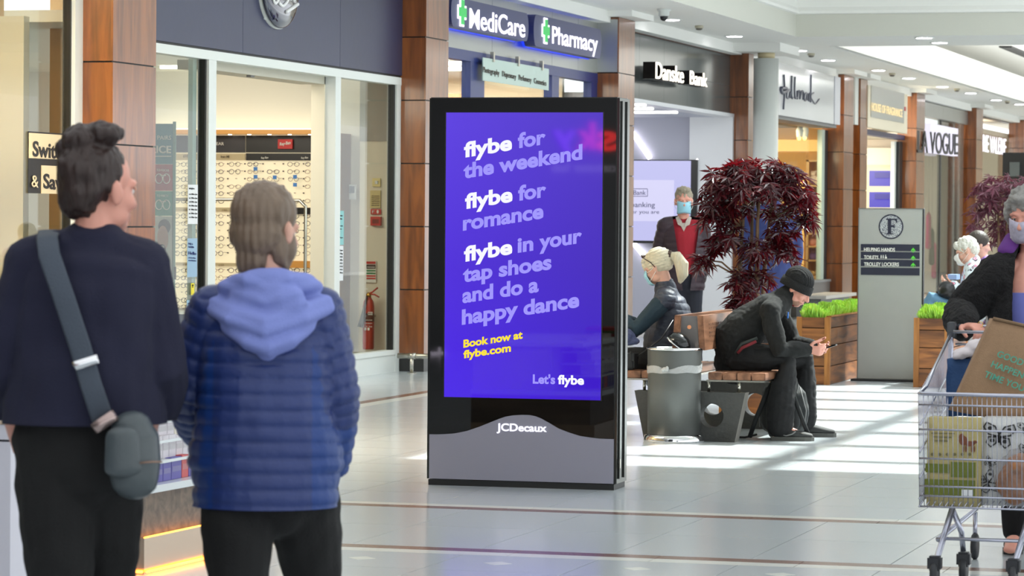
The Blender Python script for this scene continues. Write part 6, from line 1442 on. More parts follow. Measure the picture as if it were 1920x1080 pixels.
# ---------------------------------------------------------------- near woman, left (navy jumper)
Z0 = 8.57
J = dict(pel=S_(158, 800, .0), ch=S_(168, 560, .0), nb=S_(180, 446, .0), wa=S_(160, 690, .0), shl=S_(62, 502, .0), shr=S_(262, 500, .02), ell=S_(8, 690, .0), wrl=S_(40, 842, .22), elr=S_(304, 690, .02), wrr=S_(280, 800, .26),
         hl=S_(100, 820), hr=S_(196, 820), knl=S_(112, 1085, -.05), knr=S_(196, 1085, .12), anl=S_(118, 1380, -.15), anr=S_(190, 1380, .15), tol=S_(118, 1440, .0), tor=S_(195, 1440, .35), hc=S_(190, 356, .02), hf=(.45, .85, -.05), hu=(0, 0, 1))
for s in 'lr': J['an'+s].z = .09; J['to'+s].z = .02
body, P, B = mk('woman seen from behind in a navy jumper with dark hair in a bun', J, M_skin2, .007, 1.02, hands=[HH(J['wrl'], (.3, .7, -.6), (.8, 0, .3), curl=.6, side=1), HH(J['wrr'], (-.3, .8, -.4), (-.8, 0, .3), curl=.6, side=-1)])
eyes(P, B, 1.02, body)
M_dh = mat('dark_hair', (44, 28, 24), .5, bump=.9, bscale=35, var=.35, vscale=30, stretch=(1, 1, .3))
bm = bmesh.new(); ell(bm, P(0, -.035, .045), (.086, .102, .090), B, 26); ell(bm, P(0, -.07, -.01), (.074, .055, .075), B)
for q in ((-.03, -.05, .135, .052), (.045, -.03, .145, .045), (.0, -.075, .125, .05), (.0, -.01, .155, .04), (-.05, -.075, .10, .04)): ell(bm, P(q[0], q[1], q[2]), (q[3], q[3], q[3]*.75), B, 14)
remesh('hair_bun', bm, M_dh, body, .006, 1, fn=lambda co, n: n*(.009*noise.noise(co*22)+.006*noise.noise(V((co.x*90, co.y*90, co.z*14)))))
for i in range(0):
    a = i*.45; p_ = P(.05*math.cos(a), -.05+.05*math.sin(a), .16); tube('loose_strand', [p_, p_+V((.02*math.cos(a*3), .0, .022)), p_+V((.045*math.cos(a*2), 0, .03+.01*math.sin(a)))], .0012, M_dh, body, 4)
bm = bmesh.new(); torso(bm, J, .030, 1.08, belly=.03, flare=.03); arms(bm, J, .030, .97); sweep(bm, [(J['pel']+V((0, 0, .05)), .195, .15), (J['pel']+V((0, 0, .005)), .198, .152)], 24, side=RT)
BODYJ = remesh('navy_jumper', bm, mat('navy_jumper', (22, 23, 48), .9, bump=.35, bscale=260, var=.12, vscale=6), body, .0075, 3, fn=wrinkle(.018, 5, (1, 1, .5))); cutz(BODYJ, J['pel'].z+.010)
bm = bmesh.new(); legs(bm, J, .028, .97, .02); sweep(bm, [(J['pel']+V((0, 0, .02)), .180, .135), (J['pel']-V((0, 0, .10)), .185, .14)], 22, side=RT)
remesh('black_trousers', bm, mat('black_trouser', (11, 11, 12), .9, bump=.2, bscale=120, var=.1), body, .009, 3, fn=wrinkle(.012, 7))
for s in 'lr': shoe(J, s, M_dark, M_dark, body, .9)
# crossbody bag
bag = thing('crossbody_bag', 'dark grey crossbody bag with a wide webbing strap on the woman in navy', 'bag', S_(252, 925, -.15))
M_web = mat('strap_slate', (64, 72, 84), .8, bump=.3, bscale=200); M_bg = mat('bag_slate', (66, 74, 78), .42, bump=.12, bscale=60, coat=.15)
def ribbon(name, pts, w_, t_, m, parent, face):
    bm = bmesh.new(); sweep(bm, [(p, w_, t_) for p in pts], 10, side=V(face), cap=False); return bmo(name, bm, m, parent, True)
sp = [S_(92, 432, .02), S_(88, 446, -.10), S_(92, 478, -.165), S_(122, 565, -.185), S_(150, 650, -.18), S_(170, 720, -.18), S_(192, 785, -.195)]
ribbon('webbing_strap', sp, .029, .003, M_web, bag, RT)
ribbon('buckle', [S_(158, 672, -.184), S_(163, 688, -.184)], .034, .005, M_chrome, bag, RT)
ribbon('strap_clip', [S_(190, 782, -.2), S_(202, 800, -.2)], .036, .010, mat('clip_metal', (170, 150, 146), .25, metal=.8), bag, RT)
bm = bmesh.new(); sweep(bm, [(S_(252, 898, -.17), .064, .055), (S_(252, 862, -.17), .070, .06), (S_(250, 820, -.17), .068, .055), (S_(247, 802, -.17), .055, .045)], 24, side=RT); remesh('pouch', bm, M_bg, bag, .006, 2)
bm = bmesh.new(); sweep(bm, [(S_(232, 880, -.215), .052, .025), (S_(230, 818, -.215), .046, .028)], 20, side=RT); remesh('front_flap', bm, M_bg, bag, .006, 2)
tube('zip_line', [S_(262, 868, -.235), S_(285, 866, -.232), S_(304, 866, -.22)], .0025, mat('zip_tan', (150, 120, 104), .4, metal=.6), bag, 6)

# ---------------------------------------------------------------- near woman, right (blue quilted coat)
Z0 = 8.82
J = dict(pel=S_(498, 868, .0), ch=S_(500, 660, .0), nb=S_(506, 545, .0), wa=S_(498, 770, .0), shl=S_(405, 588, .0), shr=S_(592, 588, .0), ell=S_(352, 725, .03), wrl=S_(372, 800, .2), elr=S_(628, 735, .02), wrr=S_(618, 862, .10),
         hl=S_(448, 890), hr=S_(560, 890), knl=S_(446, 1110, -.10), knr=S_(590, 1110, .18), anl=S_(440, 1400, -.3), anr=S_(610, 1400, .35), tol=S_(440, 1440, -.1), tor=S_(610, 1440, .5), hc=S_(503, 432, .02), hf=(.25, .95, -.12), hu=(0, 0, 1))
for s in 'lr': J['an'+s].z = .09; J['to'+s].z = .02
body, P, B = mk('woman seen from behind in a blue quilted coat with a lilac hood', J, M_skin, .007, .98, hands=[HH(J['wrl'], (.3, .6, -.6), (.8, 0, .3), curl=.6, side=1), HH(J['wrr'], (-.2, .3, -.9), (-.8, 0, .3), curl=.6, side=-1)])
eyes(P, B, .98, body)
M_bh = mat('brown_grey_bob', (112, 94, 78), .5, bump=.9, bscale=30, var=.4, vscale=26, stretch=(1, 1, .25))
bm = bmesh.new(); ell(bm, P(0, -.028, .048), (.085, .102, .088), B, 26); ell(bm, P(0, -.06, -.015), (.080, .060, .075), B); ell(bm, P(-.005, -.06, -.085), (.050, .04, .06), B); ell(bm, P(.06, .0, -.05), (.025, .05, .06), B)
remesh('hair', bm, M_bh, body, .006, 1, fn=lambda co, n: n*(.006*noise.noise(V((co.x*50, co.y*50, co.z*10)))+.002*math.sin(co.x*300)))
M_bc = mat('blue_quilt', (30, 48, 104), .45, bump=.25, bscale=50, var=.12, vscale=4); M_bc2 = mat('blue_side_panel', (14, 52, 118), .5, bump=.2, bscale=50)
sd_l = J['shl']; 
def coat_skip(co):
    q = co-J['pel']; return False
bm = bmesh.new(); torso(bm, J, .030, 1.04, belly=.03, flare=.03)
sweep(bm, [(J['pel']+V((0, 0, .08)), .192, .155), (J['pel']-V((0, 0, .0)), .200, .165), (J['pel']-V((0, 0, .16)), .198, .165)], 26, side=RT); arms(bm, J, .030, 1.0)
coat = remesh('quilted_coat', bm, M_bc, body, .0065, 2, fn=quilt(J, .043, .0095)); cutz(coat, J['pel'].z-.118)
coat.data.materials.append(M_bc2)
for p_ in coat.data.polygons:
    q = p_.center-J['pel']; u = q.dot(RT)
    arm = min((p_.center-(J['shr'].lerp(J['elr'], t))).length for t in (0, .25, .5, .75, 1)); arml = min((p_.center-(J['shl'].lerp(J['ell'], t))).length for t in (0, .25, .5, .75, 1))
    if .135 < abs(u) and arm > .11 and arml > .11 and q.z > -.2 and q.z < .42: p_.material_index = 1
M_hd_ = mat('lilac_hood', (122, 134, 198), .85, bump=.3, bscale=240, var=.08)
bm = bmesh.new(); nbp = J['nb']
def H(x, y, z): return nbp+RT*x+FW*y+UZ*z
sweep(bm, [(H(-.13, .04, -.045), .028, .04), (H(-.095, -.05, .005), .036, .05), (H(-.04, -.095, .015), .04, .06), (H(.045, -.095, .018), .04, .06), (H(.10, -.05, .01), .036, .05), (H(.14, .04, -.045), .028, .04)], 14)
sweep(bm, [(H(-.14, -.055, -.045), .03, .035), (H(-.085, -.13, -.075), .035, .045), (H(0, -.155, -.095), .04, .055), (H(.09, -.13, -.07), .035, .045), (H(.15, -.055, -.04), .03, .035)], 14)
sweep(bm, [(H(-.10, -.11, -.09), .03, .03), (H(-.04, -.155, -.135), .032, .04), (H(.01, -.165, -.15), .034, .04), (H(.06, -.15, -.13), .032, .04), (H(.11, -.11, -.085), .03, .03)], 12)
ell(bm, H(.0, -.12, -.03), (.12, .05, .06)); sweep(bm, [(H(0, -.14, -.1), .07, .035), (H(.005, -.155, -.165), .03, .025)], 14, side=RT)
remesh('hood', bm, M_hd_, body, .0065, 3, fn=lambda co, n: n*(.0022*math.sin((co.z-.35*abs((co-nbp).dot(RT)))*150)+.004*noise.noise(co*9)))
bm = bmesh.new(); legs(bm, J, .022, .97, .015); sweep(bm, [(J['pel']-V((0, 0, .03)), .17, .13), (J['pel']-V((0, 0, .09)), .165, .12)], 22, side=RT)
remesh('black_trousers', bm, mat('black_trouser', (11, 11, 12)), body, .009, 3, fn=wrinkle(.010, 7))
for s in 'lr': shoe(J, s, M_dark, M_dark, body, .9)

# ---------------------------------------------------------------- woman with the trolley
Z0 = 14.75
J = dict(pel=S_(1958, 740, .0), ch=S_(1940, 585, .0), nb=S_(1935, 478, .0), wa=S_(1950, 670, 0), shr=S_(1868, 515, -.02), shl=S_(1998, 515, .05), elr=S_(1800, 600, -.1), wrr=S_(1812, 612, -.36), ell=S_(2030, 610, -.1), wrl=S_(2000, 612, -.36),
         hl=S_(1985, 760), hr=S_(1925, 760), knl=S_(1985, 930, -.1), knr=S_(1910, 930, -.15), anl=S_(1985, 1085, .1), anr=S_(1905, 1070, -.1), tol=S_(1985, 1110, -.1), tor=S_(1893, 1110, -.35), hc=S_(1928, 405, -.04), hf=(-.25, -.95, -.2), hu=(0, 0, 1))
J['elr'] = S_(1798, 588, .0); J['wrr'] = S_(1806, 612, -.34)
for s in 'lr': J['an'+s].z = .09; J['to'+s].z = .02
body, P, B = mk('grey-haired woman in a fluffy black coat pushing the shopping trolley at the right edge', J, M_skin2, .006, 1.05, hands=[HH(J['wrr'], (.75, -.62, .05), (.25, -.2, -.95), curl=.95, side=-1, k=1.05), HH(J['wrl'], (-.1, -1, 0), (0, -.3, -1), curl=.95, side=1)])
eyes(P, B, 1.05, body, M_skin2)
pmk = mat('mask_pattern', (176, 172, 190), .8, var=.35, vscale=60); mask_obj(P, B, 1.05, body, pmk)
bm = bmesh.new(); ell(bm, P(0, -.02, .055), (.095, .105, .09), B, 24); ell(bm, P(0, -.06, -.01), (.09, .06, .09), B)
for s in (-1, 1): ell(bm, P(s*.078, .015, .02), (.022, .045, .06), B)
ell(bm, P(0, .06, .085), (.07, .03, .03), B)
remesh('grey_hair', bm, mat('grey_short_hair', (138, 136, 132), .65, bump=.9, bscale=50, var=.35, vscale=30), body, .006, 1, fn=wrinkle(.012, 35))
M_fz = mat('fluffy_black', (22, 21, 22), 1.0, bump=1.0, bscale=90, var=.3, vscale=50)
bm = bmesh.new(); torso(bm, J, .040, 1.12, belly=.04, flare=.03); arms(bm, J, .044, .9); sweep(bm, [(J['pel'], .20, .16), (J['pel']-V((0, 0, .06)), .20, .16)], 22, side=RT)
cj = remesh('fluffy_coat', bm, M_fz, body, .008, 2, fn=lambda co, n: n*(.007*noise.noise(co*38)+.012*noise.noise(co*8)))
Bq = basis((-.25, -.95, 0), (0, 0, 1)); BX, BY = Bq @ V((1, 0, 0)), Bq @ V((0, 1, 0))
carve(cj, [(J['pel'], BY), (J['pel']+BX*.055, (-(BX-UZ*.06)).normalized()), (J['pel']-BX*.055, (BX+UZ*.06).normalized()), (J['pel']-UZ*.3, UZ)])
bm = bmesh.new(); torso(bm, J, .008, 1.05, belly=.03); bm2_ = remesh('blue_top', bm, mat('periwinkle_top', (104, 110, 180), .85), body, .010, 2)
cutz(bm2_, J['ch'].z+.09, True)
bm = bmesh.new(); c_ = J['nb']; sweep(bm, [(c_+V((-.11, -.06, .02)), .03, .05), (c_+V((-.085, -.02, .075)), .03, .05), (c_+V((0, .07, .09)), .03, .05), (c_+V((.1, .02, .06)), .03, .05)], 12); remesh('purple_scarf', bm, mat('purple_scarf', (96, 46, 128), .8), body, .008, 2)
bm = bmesh.new(); legs(bm, J, .018, .96, .01); remesh('black_trousers', bm, mat('black_trouser', (11, 11, 12)), body, .010, 2, fn=wrinkle(.008, 8))
for s in 'lr': shoe(J, s, M_dark, M_dark, body, .88)
tube('ring', [J['wrr']+V((.085+.012*math.cos(t), -.06, .012+.012*math.sin(t))) for t in [i*.7 for i in range(10)]], .0018, mat('gold', (220, 180, 90), .2, metal=1), body, 5)

# ---------------------------------------------------------------- shopping trolley
FL = PZ(1722, 738, 13.1); CWD = .52; HZ = PZ(1795, 612, 14.38)
x0 = FL.x; yf = FL.y; zt = FL.z; zbm = PZ(1722, 952, 13.1).z; yr = HZ.y; xr0 = HZ.x-.0; 
cart = thing('shopping_trolley', 'wire shopping trolley full of bags pushed by the woman in black', 'trolley', V((x0+CWD/2, (yf+yr)/2, 0)))
M_w = mat('zinc_wire', (170, 172, 186), .22, metal=.9)
rlx0, rlx1 = xr0-.02, xr0+.56; zr = HZ.z-.03; fx1_ = x0+CWD
def fpt(u, z): # front panel
    t = (z-zbm)/(zt-zbm); return V((x0+(CWD)*u, yf+.06*(1-t), z))
def rpt(u, z): return V((rlx0+(rlx1-rlx0)*u, yr-.05, z))
rim = [fpt(0, zt)+V((.02, 0, 0)), fpt(1, zt)-V((.02, 0, 0)), fpt(1, zt)+V((0, .03, 0)), rpt(1, zr), ]
tube('rim', [rpt(0, zr), fpt(0, zt)+V((-.0, .28, .045)), fpt(0, zt)+V((0, .20, .02)), fpt(0, zt)+V((0, .03, 0)), fpt(0, zt)+V((.02, 0, 0)), fpt(1, zt)-V((.02, 0, 0)), fpt(1, zt)+V((0, .03, 0)), rpt(1, zr)], .008, M_w, cart, 10)
hs_ = [zbm, zbm+.03, zbm+.10, zbm+.22, zbm+.34, zbm+.44-.06, zt]
zs_ = [zbm+.0, zbm+.045, zbm+.085, zbm+.20, zbm+.32, zt-.045]
for z in zs_:
    tube('front_rod', [fpt(0, z), fpt(1, z)], .0042, M_w, cart, 6)
for i in range(27): tube('front_wire', [fpt(i/26, zbm), fpt(i/26, zt)], .0017, M_w, cart, 5)
for sx_, a0, a1 in ((0, x0, rlx0), (1, fx1_, rlx1)):
    bm = bmesh.new(); n = 32
    for i in range(n+1):
        t = i/n; x = a0+(a1-a0)*t; y = yf+(yr-.05-yf)*t; za = zbm+(.50-zbm)*0*t+.10*t; zb_ = zt+(zr-zt)*t
        sweep(bm, [(V((x, y+.06*(1-t), za)), .0017, .0017), (V((x, y, zb_)), .0017, .0017)], 5, cap=False)
    tag(bmo('side_wires', bm, M_w, cart, True), kind='stuff')
    for k in (0, .07, .25, .48, .72): 
        tube('side_rod', [V((a0, yf+.05, zbm+(zt-zbm)*k)), V((a1, yr-.05, zbm+.10+(zr-zbm-.10)*k))], .0042, M_w, cart, 6)
bm = bmesh.new()
for i in range(21):
    u = i/20; sweep(bm, [(V((x0+CWD*u, yf+.06, zbm)), .002, .002), (V((rlx0+(rlx1-rlx0)*u, yr-.05, zbm+.10)), .002, .002)], 5, cap=False)
for i in range(7):
    t = i/6; sweep(bm, [(V((x0+(rlx0-x0)*t, yf+.06+(yr-.11-yf)*t, zbm+.10*t)), .004, .004), (V((fx1_+(rlx1-fx1_)*t, yf+.06+(yr-.11-yf)*t, zbm+.10*t)), .004, .004)], 5, cap=False)
tag(bmo('floor_wires', bm, M_w, cart, True), kind='stuff')
tube('handle_tube', [V((rlx0-.0, yr, HZ.z)), V((rlx1, yr, HZ.z))], .011, M_w, cart, 12)
tube('orange_grip', [V((rlx0+.20, yr, HZ.z)), V((rlx1-.03, yr, HZ.z))], .015, mat('orange_grip', (196, 78, 50), .4), cart, 14)
for a1 in (rlx0, rlx1): tube('handle_bracket', [V((a1, yr, HZ.z)), V((a1, yr-.03, HZ.z-.015)), V((a1, yr-.05, zr-.02)), V((a1, yr-.05, .60))], .011, M_w, cart, 10)
tube('seat_bar', [V((rlx0+.02, yr-.12, HZ.z-.02)), V((rlx1-.02, yr-.12, HZ.z-.02))], .007, M_w, cart, 8); tube('seat_bar', [V((rlx0+.03, yr-.12, HZ.z-.075)), V((rlx1-.03, yr-.12, HZ.z-.075))], .005, M_w, cart, 8)
M_pl = mat('bracket_grey', (70, 72, 76), .4); box('corner_clip', V((rlx0-.018, yr-.06, HZ.z-.05)), V((rlx0+.018, yr+.02, HZ.z+.02)), M_pl, cart, bevel=.004)
# chassis
cx = PZ(1782, 960, 13.25); xl = x0+.07; xr_ = fx1_-.07
for s, xx in ((0, xl+.06), (1, xr_)):
    top = V((xx, yf+.10, zbm)); 
    tube('front_leg', [top+V((0, .02, 0)), V((xx-.05, yf+.02, .12)), V((xx-.055, yf+.0, .10))], .013, M_w, cart, 12)
    tube('stay', [top+V((.0, .02, -.02)), V((xx+.03, yf+.16, .22)), V((xx+.035, yf+.18, .14))], .012, M_w, cart, 12)
    for (wx_, wy_) in ((xx-.055, yf), (xx+.035, yf+.20)):
        bm = bmesh.new(); lathe(bm, (0, 0, 0), [(.05, -.014), (.058, -.008), (.058, .008), (.05, .014)], 24)
        for v in bm.verts: v.co = V((wx_+v.co.z, wy_+v.co.y, .058+v.co.x))
        w_ = bmo('castor_wheel', bm, mat('castor_rubber', (34, 36, 40), .5), cart, True)
        box('castor_fork', V((wx_-.028, wy_-.03, .075)), V((wx_+.028, wy_+.03, .135)), mat('castor_black', (26, 28, 34), .4), cart, bevel=.008)
tube('cross_bar', [V((xl, yf+.06, .20)), V((xr_+.1, yf+.06, .20))], .006, M_w, cart, 8); tube('cross_bar', [V((xl, yf+.14, .195)), V((xr_+.1, yf+.14, .195))], .006, M_w, cart, 8)
for xx in (xl, xr_): 
    tube('base_rail', [V((xx, yf+.12, .19)), V((xx, yr-.1, .22)), V((xx, yr-.02, .45)), V((xx, yr-.05, .62))], .011, M_w, cart, 10)
    bm = bmesh.new(); lathe(bm, (0, 0, 0), [(.05, -.014), (.058, -.008), (.058, .008), (.05, .014)], 24)
    for v in bm.verts: v.co = V((xx+v.co.z, yr-.12+v.co.y, .058+v.co.x))
    bmo('castor_wheel', bm, mat('castor_rubber', (34, 36, 40), .5), cart, True); tube('castor_fork', [V((xx, yr-.12, .21)), V((xx, yr-.12, .07))], .01, M_w, cart, 8)
# goods in the trolley
def sack(name, label, cat, c, sx_, sy_, sz_, m, rot=0, tilt=0, wr=.012, taper=.95, lean=0, n=5):
    """a soft rectangular bag standing on its base centre c"""
    bm = bmesh.new(); N_ = 10; rings = []
    R_ = Matrix.Rotation(rot, 3, 'Z') @ Matrix.Rotation(tilt, 3, 'Y') @ Matrix.Rotation(lean, 3, 'X')
    per = []
    for i in range(N_): per.append((-1+2*i/N_, -1))
    for i in range(4): per.append((1, -1+2*i/4))
    for i in range(N_): per.append((1-2*i/N_, 1))
    for i in range(4): per.append((-1, 1-2*i/4))
    for k in range(9):
        t = k/8; f = 1+(taper-1)*t; bulge = 1+.05*math.sin(math.pi*t); rings.append([bm.verts.new(c+R_ @ V((u*sx_/2*f*bulge+.5*wr*noise.noise(V((u*2, v_, t*5+c.x))), v_*sy_/2*(1+.1*math.sin(math.pi*t))+wr*noise.noise(V((u*3, v_*2+4, t*6+c.x*3))), sz_*t))) for u, v_ in per])
    for a, b in zip(rings, rings[1:]):
        for j in range(len(per)): bm.faces.new((a[j], a[(j+1) % len(per)], b[(j+1) % len(per)], b[j]))
    bm.faces.new(rings[0][::-1])
    bmesh.ops.recalc_face_normals(bm, faces=bm.faces[:])
    o = bmo('bag_body', bm, m, None, True); return o, R_
M_juh = mat('brown_jute', (150, 120, 92), .85, bump=.4, bscale=260, var=.12, vscale=60)
# jute bag, tilted
jb = thing('jute_bag', 'brown jute shopping bag with green capitals leaning out of the trolley', 'bag', PZ(1880, 800, 13.45))
corners = [(1862, 597), (1972, 622), (1936, 800), (1784, 770)]
pts = [PZ(x, y, 13.40) for x, y in corners]; bm = bmesh.new()
gridn = 8; fr_ = []; bk_ = []
for i in range(gridn+1):
    for j in range(gridn+1):
        u, v_ = i/gridn, j/gridn; p = (pts[0].lerp(pts[1], u)).lerp(pts[3].lerp(pts[2], u), v_); b_ = .012*math.sin(math.pi*u)*math.sin(math.pi*v_)+.008*noise.noise(V((u*4, v_*4, 2)))
        fr_.append(bm.verts.new(p-FW*b_)); bk_.append(bm.verts.new(p+FW*(.10+b_)))
for i in range(gridn):
    for j in range(gridn):
        a = i*(gridn+1)+j; bm.faces.new((fr_[a], fr_[a+1], fr_[a+gridn+2], fr_[a+gridn+1])); bm.faces.new((bk_[a], bk_[a+gridn+1], bk_[a+gridn+2], bk_[a+1]))
edge = [i*(gridn+1) for i in range(gridn+1)]+[gridn*(gridn+1)+j for j in range(1, gridn+1)]+[i*(gridn+1)+gridn for i in range(gridn-1, -1, -1)]+[j for j in range(gridn-1, 0, -1)]
for a, b in zip(edge, edge[1:]+edge[:1]): bm.faces.new((fr_[a], fr_[b], bk_[b], bk_[a]))
bmesh.ops.recalc_face_normals(bm, faces=bm.faces[:]); bmo('bag_body', bm, M_juh, jb, True)
M_gi2 = mat('green_print', (36, 92, 66), .8); tv = (pts[0]-pts[3]).normalized()
for s, a, b in (('GOOD', (1868, 668), (1916, 686)), ('HAPPEN', (1857, 687), (1917, 709.5)), ('TIME YOU', (1844, 706), (1918, 734))):
    textpx(s, a, b, 12.5, pts[0]-FW*.034, -FW, M_gi2, jb, up=tv, depth=.002, bold=.02)
tube('top_seam', [pts[0]-FW*.003+tv*.0, pts[1]-FW*.003], .007, mat('jute_dark', (120, 96, 72), .9), jb, 6)
M_wh_b = mat('white_cloth_bag', (205, 198, 202), .85, bump=.2)
bm = bmesh.new(); 
for (x, y, rx_, ry_) in ((1812, 662, 26, 10), (1835, 652, 22, 14), (1800, 668, 14, 6), (1850, 645, 14, 14)): p = PZ(x, y, 13.75); s_ = 13.75/FPX; ell(bm, p, (rx_*s_, .08, ry_*s_))
o = remesh('white_bag_top', bm, M_wh_b, None, .008, 3, fn=wrinkle(.012, 16)); tag(o, 'crumpled pale cloth bag behind the jute bag in the trolley', 'bag')
a = PZ(1777, 672, 13.75); b = PZ(1850, 780, 13.75)
bm = bmesh.new(); bx(bm, (a.x, a.y-.02, b.z), (b.x, a.y+.18, a.z)); bmesh.ops.subdivide_edges(bm, edges=bm.edges[:], cuts=5, use_grid_fill=True)
for v in bm.verts: v.co += V((.008*noise.noise(v.co*18), .010*noise.noise(v.co*16+V((3, 0, 0))), .004*noise.noise(v.co*20)))
o = bmo('blue_bag', bm, mat('petrol_bag', (34, 70, 116), .7, bump=.3, bscale=80, var=.2, vscale=12), None, True); tag(o, 'petrol blue shopping bag standing at the back of the trolley', 'bag')
# paper sack of pet food
YS = PZ(1790, 860, 13.28).y
a = PY(1739, 783, YS); b = PY(1838, 951, YS)
ps = thing('paper_sack', 'beige and olive paper sack with a small dog picture in the trolley', 'bag', V(((a.x+b.x)/2, YS+.06, b.z)))
def soft(name, xa, ya, xb, yb_, Y, dpt, m, parent, amp=.004, cuts=6):
    p = PY(xa, ya, Y); q = PY(xb, yb_, Y); bm = bmesh.new(); bx(bm, (p.x, Y, q.z), (q.x, Y+dpt, p.z)); bmesh.ops.subdivide_edges(bm, edges=bm.edges[:], cuts=cuts, use_grid_fill=True)
    for v in bm.verts:
        if amp: v.co += V((amp*noise.noise(v.co*15), amp*noise.noise(v.co*17+V((3, 0, 0))), 0))
    return bmo(name, bm, m, parent, amp > 0)
soft('sack_body', 1739, 783, 1838, 951, YS, .12, mat('kraft_beige', (178, 164, 112), .7, bump=.3, bscale=40, var=.1, vscale=10), ps)
M_ol = mat('olive_print', (104, 112, 34), .6, bump=.3, bscale=40)
for q in ((1735, 869, 1780, 887), (1783, 866, 1829, 896), (1734, 898, 1828, 934)): soft('olive_panel', *q, YS-.005, .004, M_ol, ps, 0, 1)
for i in range(3): soft('faded_print', 1746+i*3, 811+i*7, 1790-i*6, 814+i*7, YS-.007, .003, mat('olive_ink', (110, 102, 62), .7), ps, 0, 1)
dg_ = mat('dog_brown', (122, 72, 46), .7); dk = lambda x, y, rx_, ry_: disk('dog_picture', x, y, rx_, ry_, dg_, ps, YS-.007, .002)
dk(1806, 826, 8, 9); dk(1818, 832, 10, 5); dk(1803, 820, 5, 7); dk(1828, 829, 4, 3); 
for x in (1806, 1811, 1822, 1827): disk('dog_picture', x, 842, 1.6, 6, dg_, ps, YS-.007, .002)
for i in range(6): disk('badge', 1748+i*14, 852, 3, 3, mat('olive_ink', (90, 84, 50), .7), ps, YS-.007, .002)
soft('label_block', 1803, 918, 1824, 932, YS-.009, .003, M_paper, ps, 0, 1)
for i in range(8): soft('bar_mark', 1806+i*2, 920, 1807+i*2, 930, YS-.011, .002, M_ink, ps, 0, 0) if False else None
# butterfly bag
bf = thing('butterfly_bag', 'white carrier bag printed with black butterflies in the trolley', 'bag', V((PY(1880, 951, YS+.03).x, YS+.1, b.z)))
soft('bag_body', 1842, 783, 1950, 951, YS+.03, .16, mat('white_print_bag', (200, 200, 198), .6, bump=.2), bf)
def wing(cx_, cy_, k, rot=0):
    for s in (-1, 1):
        for (pts_) in ([(0, -2), (6, -12), (17, -16), (20, -10), (14, -2), (2, 0)], [(2, 1), (13, 2), (15, 9), (9, 14), (3, 9)]):
            P2 = [(s*x*k, y*k) for x, y in pts_]+[(s*pts_[0][0]*k, pts_[0][1]*k)]
            tube('butterfly_print', [PY(cx_+x*math.cos(rot)-y*math.sin(rot), cy_+x*math.sin(rot)+y*math.cos(rot), YS+.024) for x, y in P2], .0022*max(.7, k), M_ink, bf, 5)
        for (x, y) in ((12, -9), (8, 6)): disk('butterfly_print', cx_+(s*x*k)*math.cos(rot)-y*k*math.sin(rot), cy_+s*x*k*math.sin(rot)+y*k*math.cos(rot), 3*k, 2.4*k, M_ink, bf, YS+.022, .003)
    tube('butterfly_print', [PY(cx_, cy_-6*k, YS+.022), PY(cx_, cy_+8*k, YS+.022)], .003*k, M_ink, bf, 5)
wing(1873, 818, 1.5, .1); wing(1925, 800, .8, -.4); wing(1852, 905, 1.1, 1.2); wing(1856, 868, .6, .6); wing(1925, 850, .9, .3)
# bread in clear bag
br = thing('bread_bag', 'brown loaf in a clear plastic bag at the right of the trolley', 'bread', V((PY(1905, 951, YS-.06).x, YS-.03, b.z)))
c_ = PY(1905, 905, YS-.02); bm = bmesh.new(); ell(bm, c_, (.085, .045, .09)); ell(bm, c_+V((.02, 0, .05)), (.07, .045, .07)); remesh('loaf', bm, mat('crust', (160, 104, 58), .6, bump=.6, bscale=30, var=.35, vscale=18), br, .007, 2, fn=wrinkle(.010, 22))
bm = bmesh.new(); ell(bm, c_+V((.01, 0, .015)), (.10, .055, .125)); remesh('clear_wrap', bm, glass('clear_wrap', (238, 236, 236), rough=.12, dens=.08), br, .009, 1, fn=wrinkle(.012, 26))

# ---------------------------------------------------------------- low display counter at the lower left
cA = PF(270, 1077); cB = PF(395, 1047)     # near corner and right rear corner
yc0 = cA.y; xc = cB.x
ct = thing('display_counter', 'low wood-panelled display counter with glowing orange plinth and stocked shelves', 'counter', V((cA.x-.4, yc0+.4, 0)))
M_cw = wood('grey_oak', (84, 74, 64), (122, 108, 92), .5, 'x', 8)
px_l = PY(-60, 1000, yc0).x
sc_y = lambda y: PY(270, y, yc0).z
zp = sc_y(1010); zw = sc_y(925)
M_pln = mat('plinth_steel', (190, 170, 150), .28, metal=.85)
# angled nose: plan outline
nose = [V((px_l, yc0+.06, 0)), V((cA.x-.12, yc0+.0, 0)), V((cA.x, yc0-.0, 0)), V((cB.x, cB.y, 0)), V((cB.x, cB.y+.9, 0)), V((px_l, cB.y+.9, 0))]
bm = bmesh.new(); poly_prism(bm, nose, V((0, 0, zp))); bmo('plinth', bm, M_pln, ct)
nz_ = [V((p.x-(.03 if i in (2, 3, 4) else 0), p.y+.03*(1 if i < 4 else 0), zp)) for i, p in enumerate(nose)]
bm = bmesh.new(); poly_prism(bm, nz_, V((0, 0, zw-zp))); bmo('wood_panel', bm, M_cw, ct)
bm = bmesh.new(); poly_prism(bm, [V((p.x+(.03 if i in (2, 3, 4) else 0), p.y-.03*(1 if i < 4 else 0), zw)) for i, p in enumerate(nose)], V((0, 0, .03))); bmo('glass_ledge', bm, mat('ledge_white', (206, 212, 214), .2), ct)
led = emis('amber_led', (255, 150, 50), 5)
for (p_, q_) in ((V((px_l, yc0-.012, .012)), V((cA.x-.12, yc0-.03, .012))), (V((cA.x-.1, yc0-.02, .012)), V((cA.x+.0, yc0-.018, .012))), (V((cA.x+.012, yc0, .012)), V((cB.x+.018, cB.y, .012)))): tube('led_strip', [p_, q_], .006, led, ct, 6)
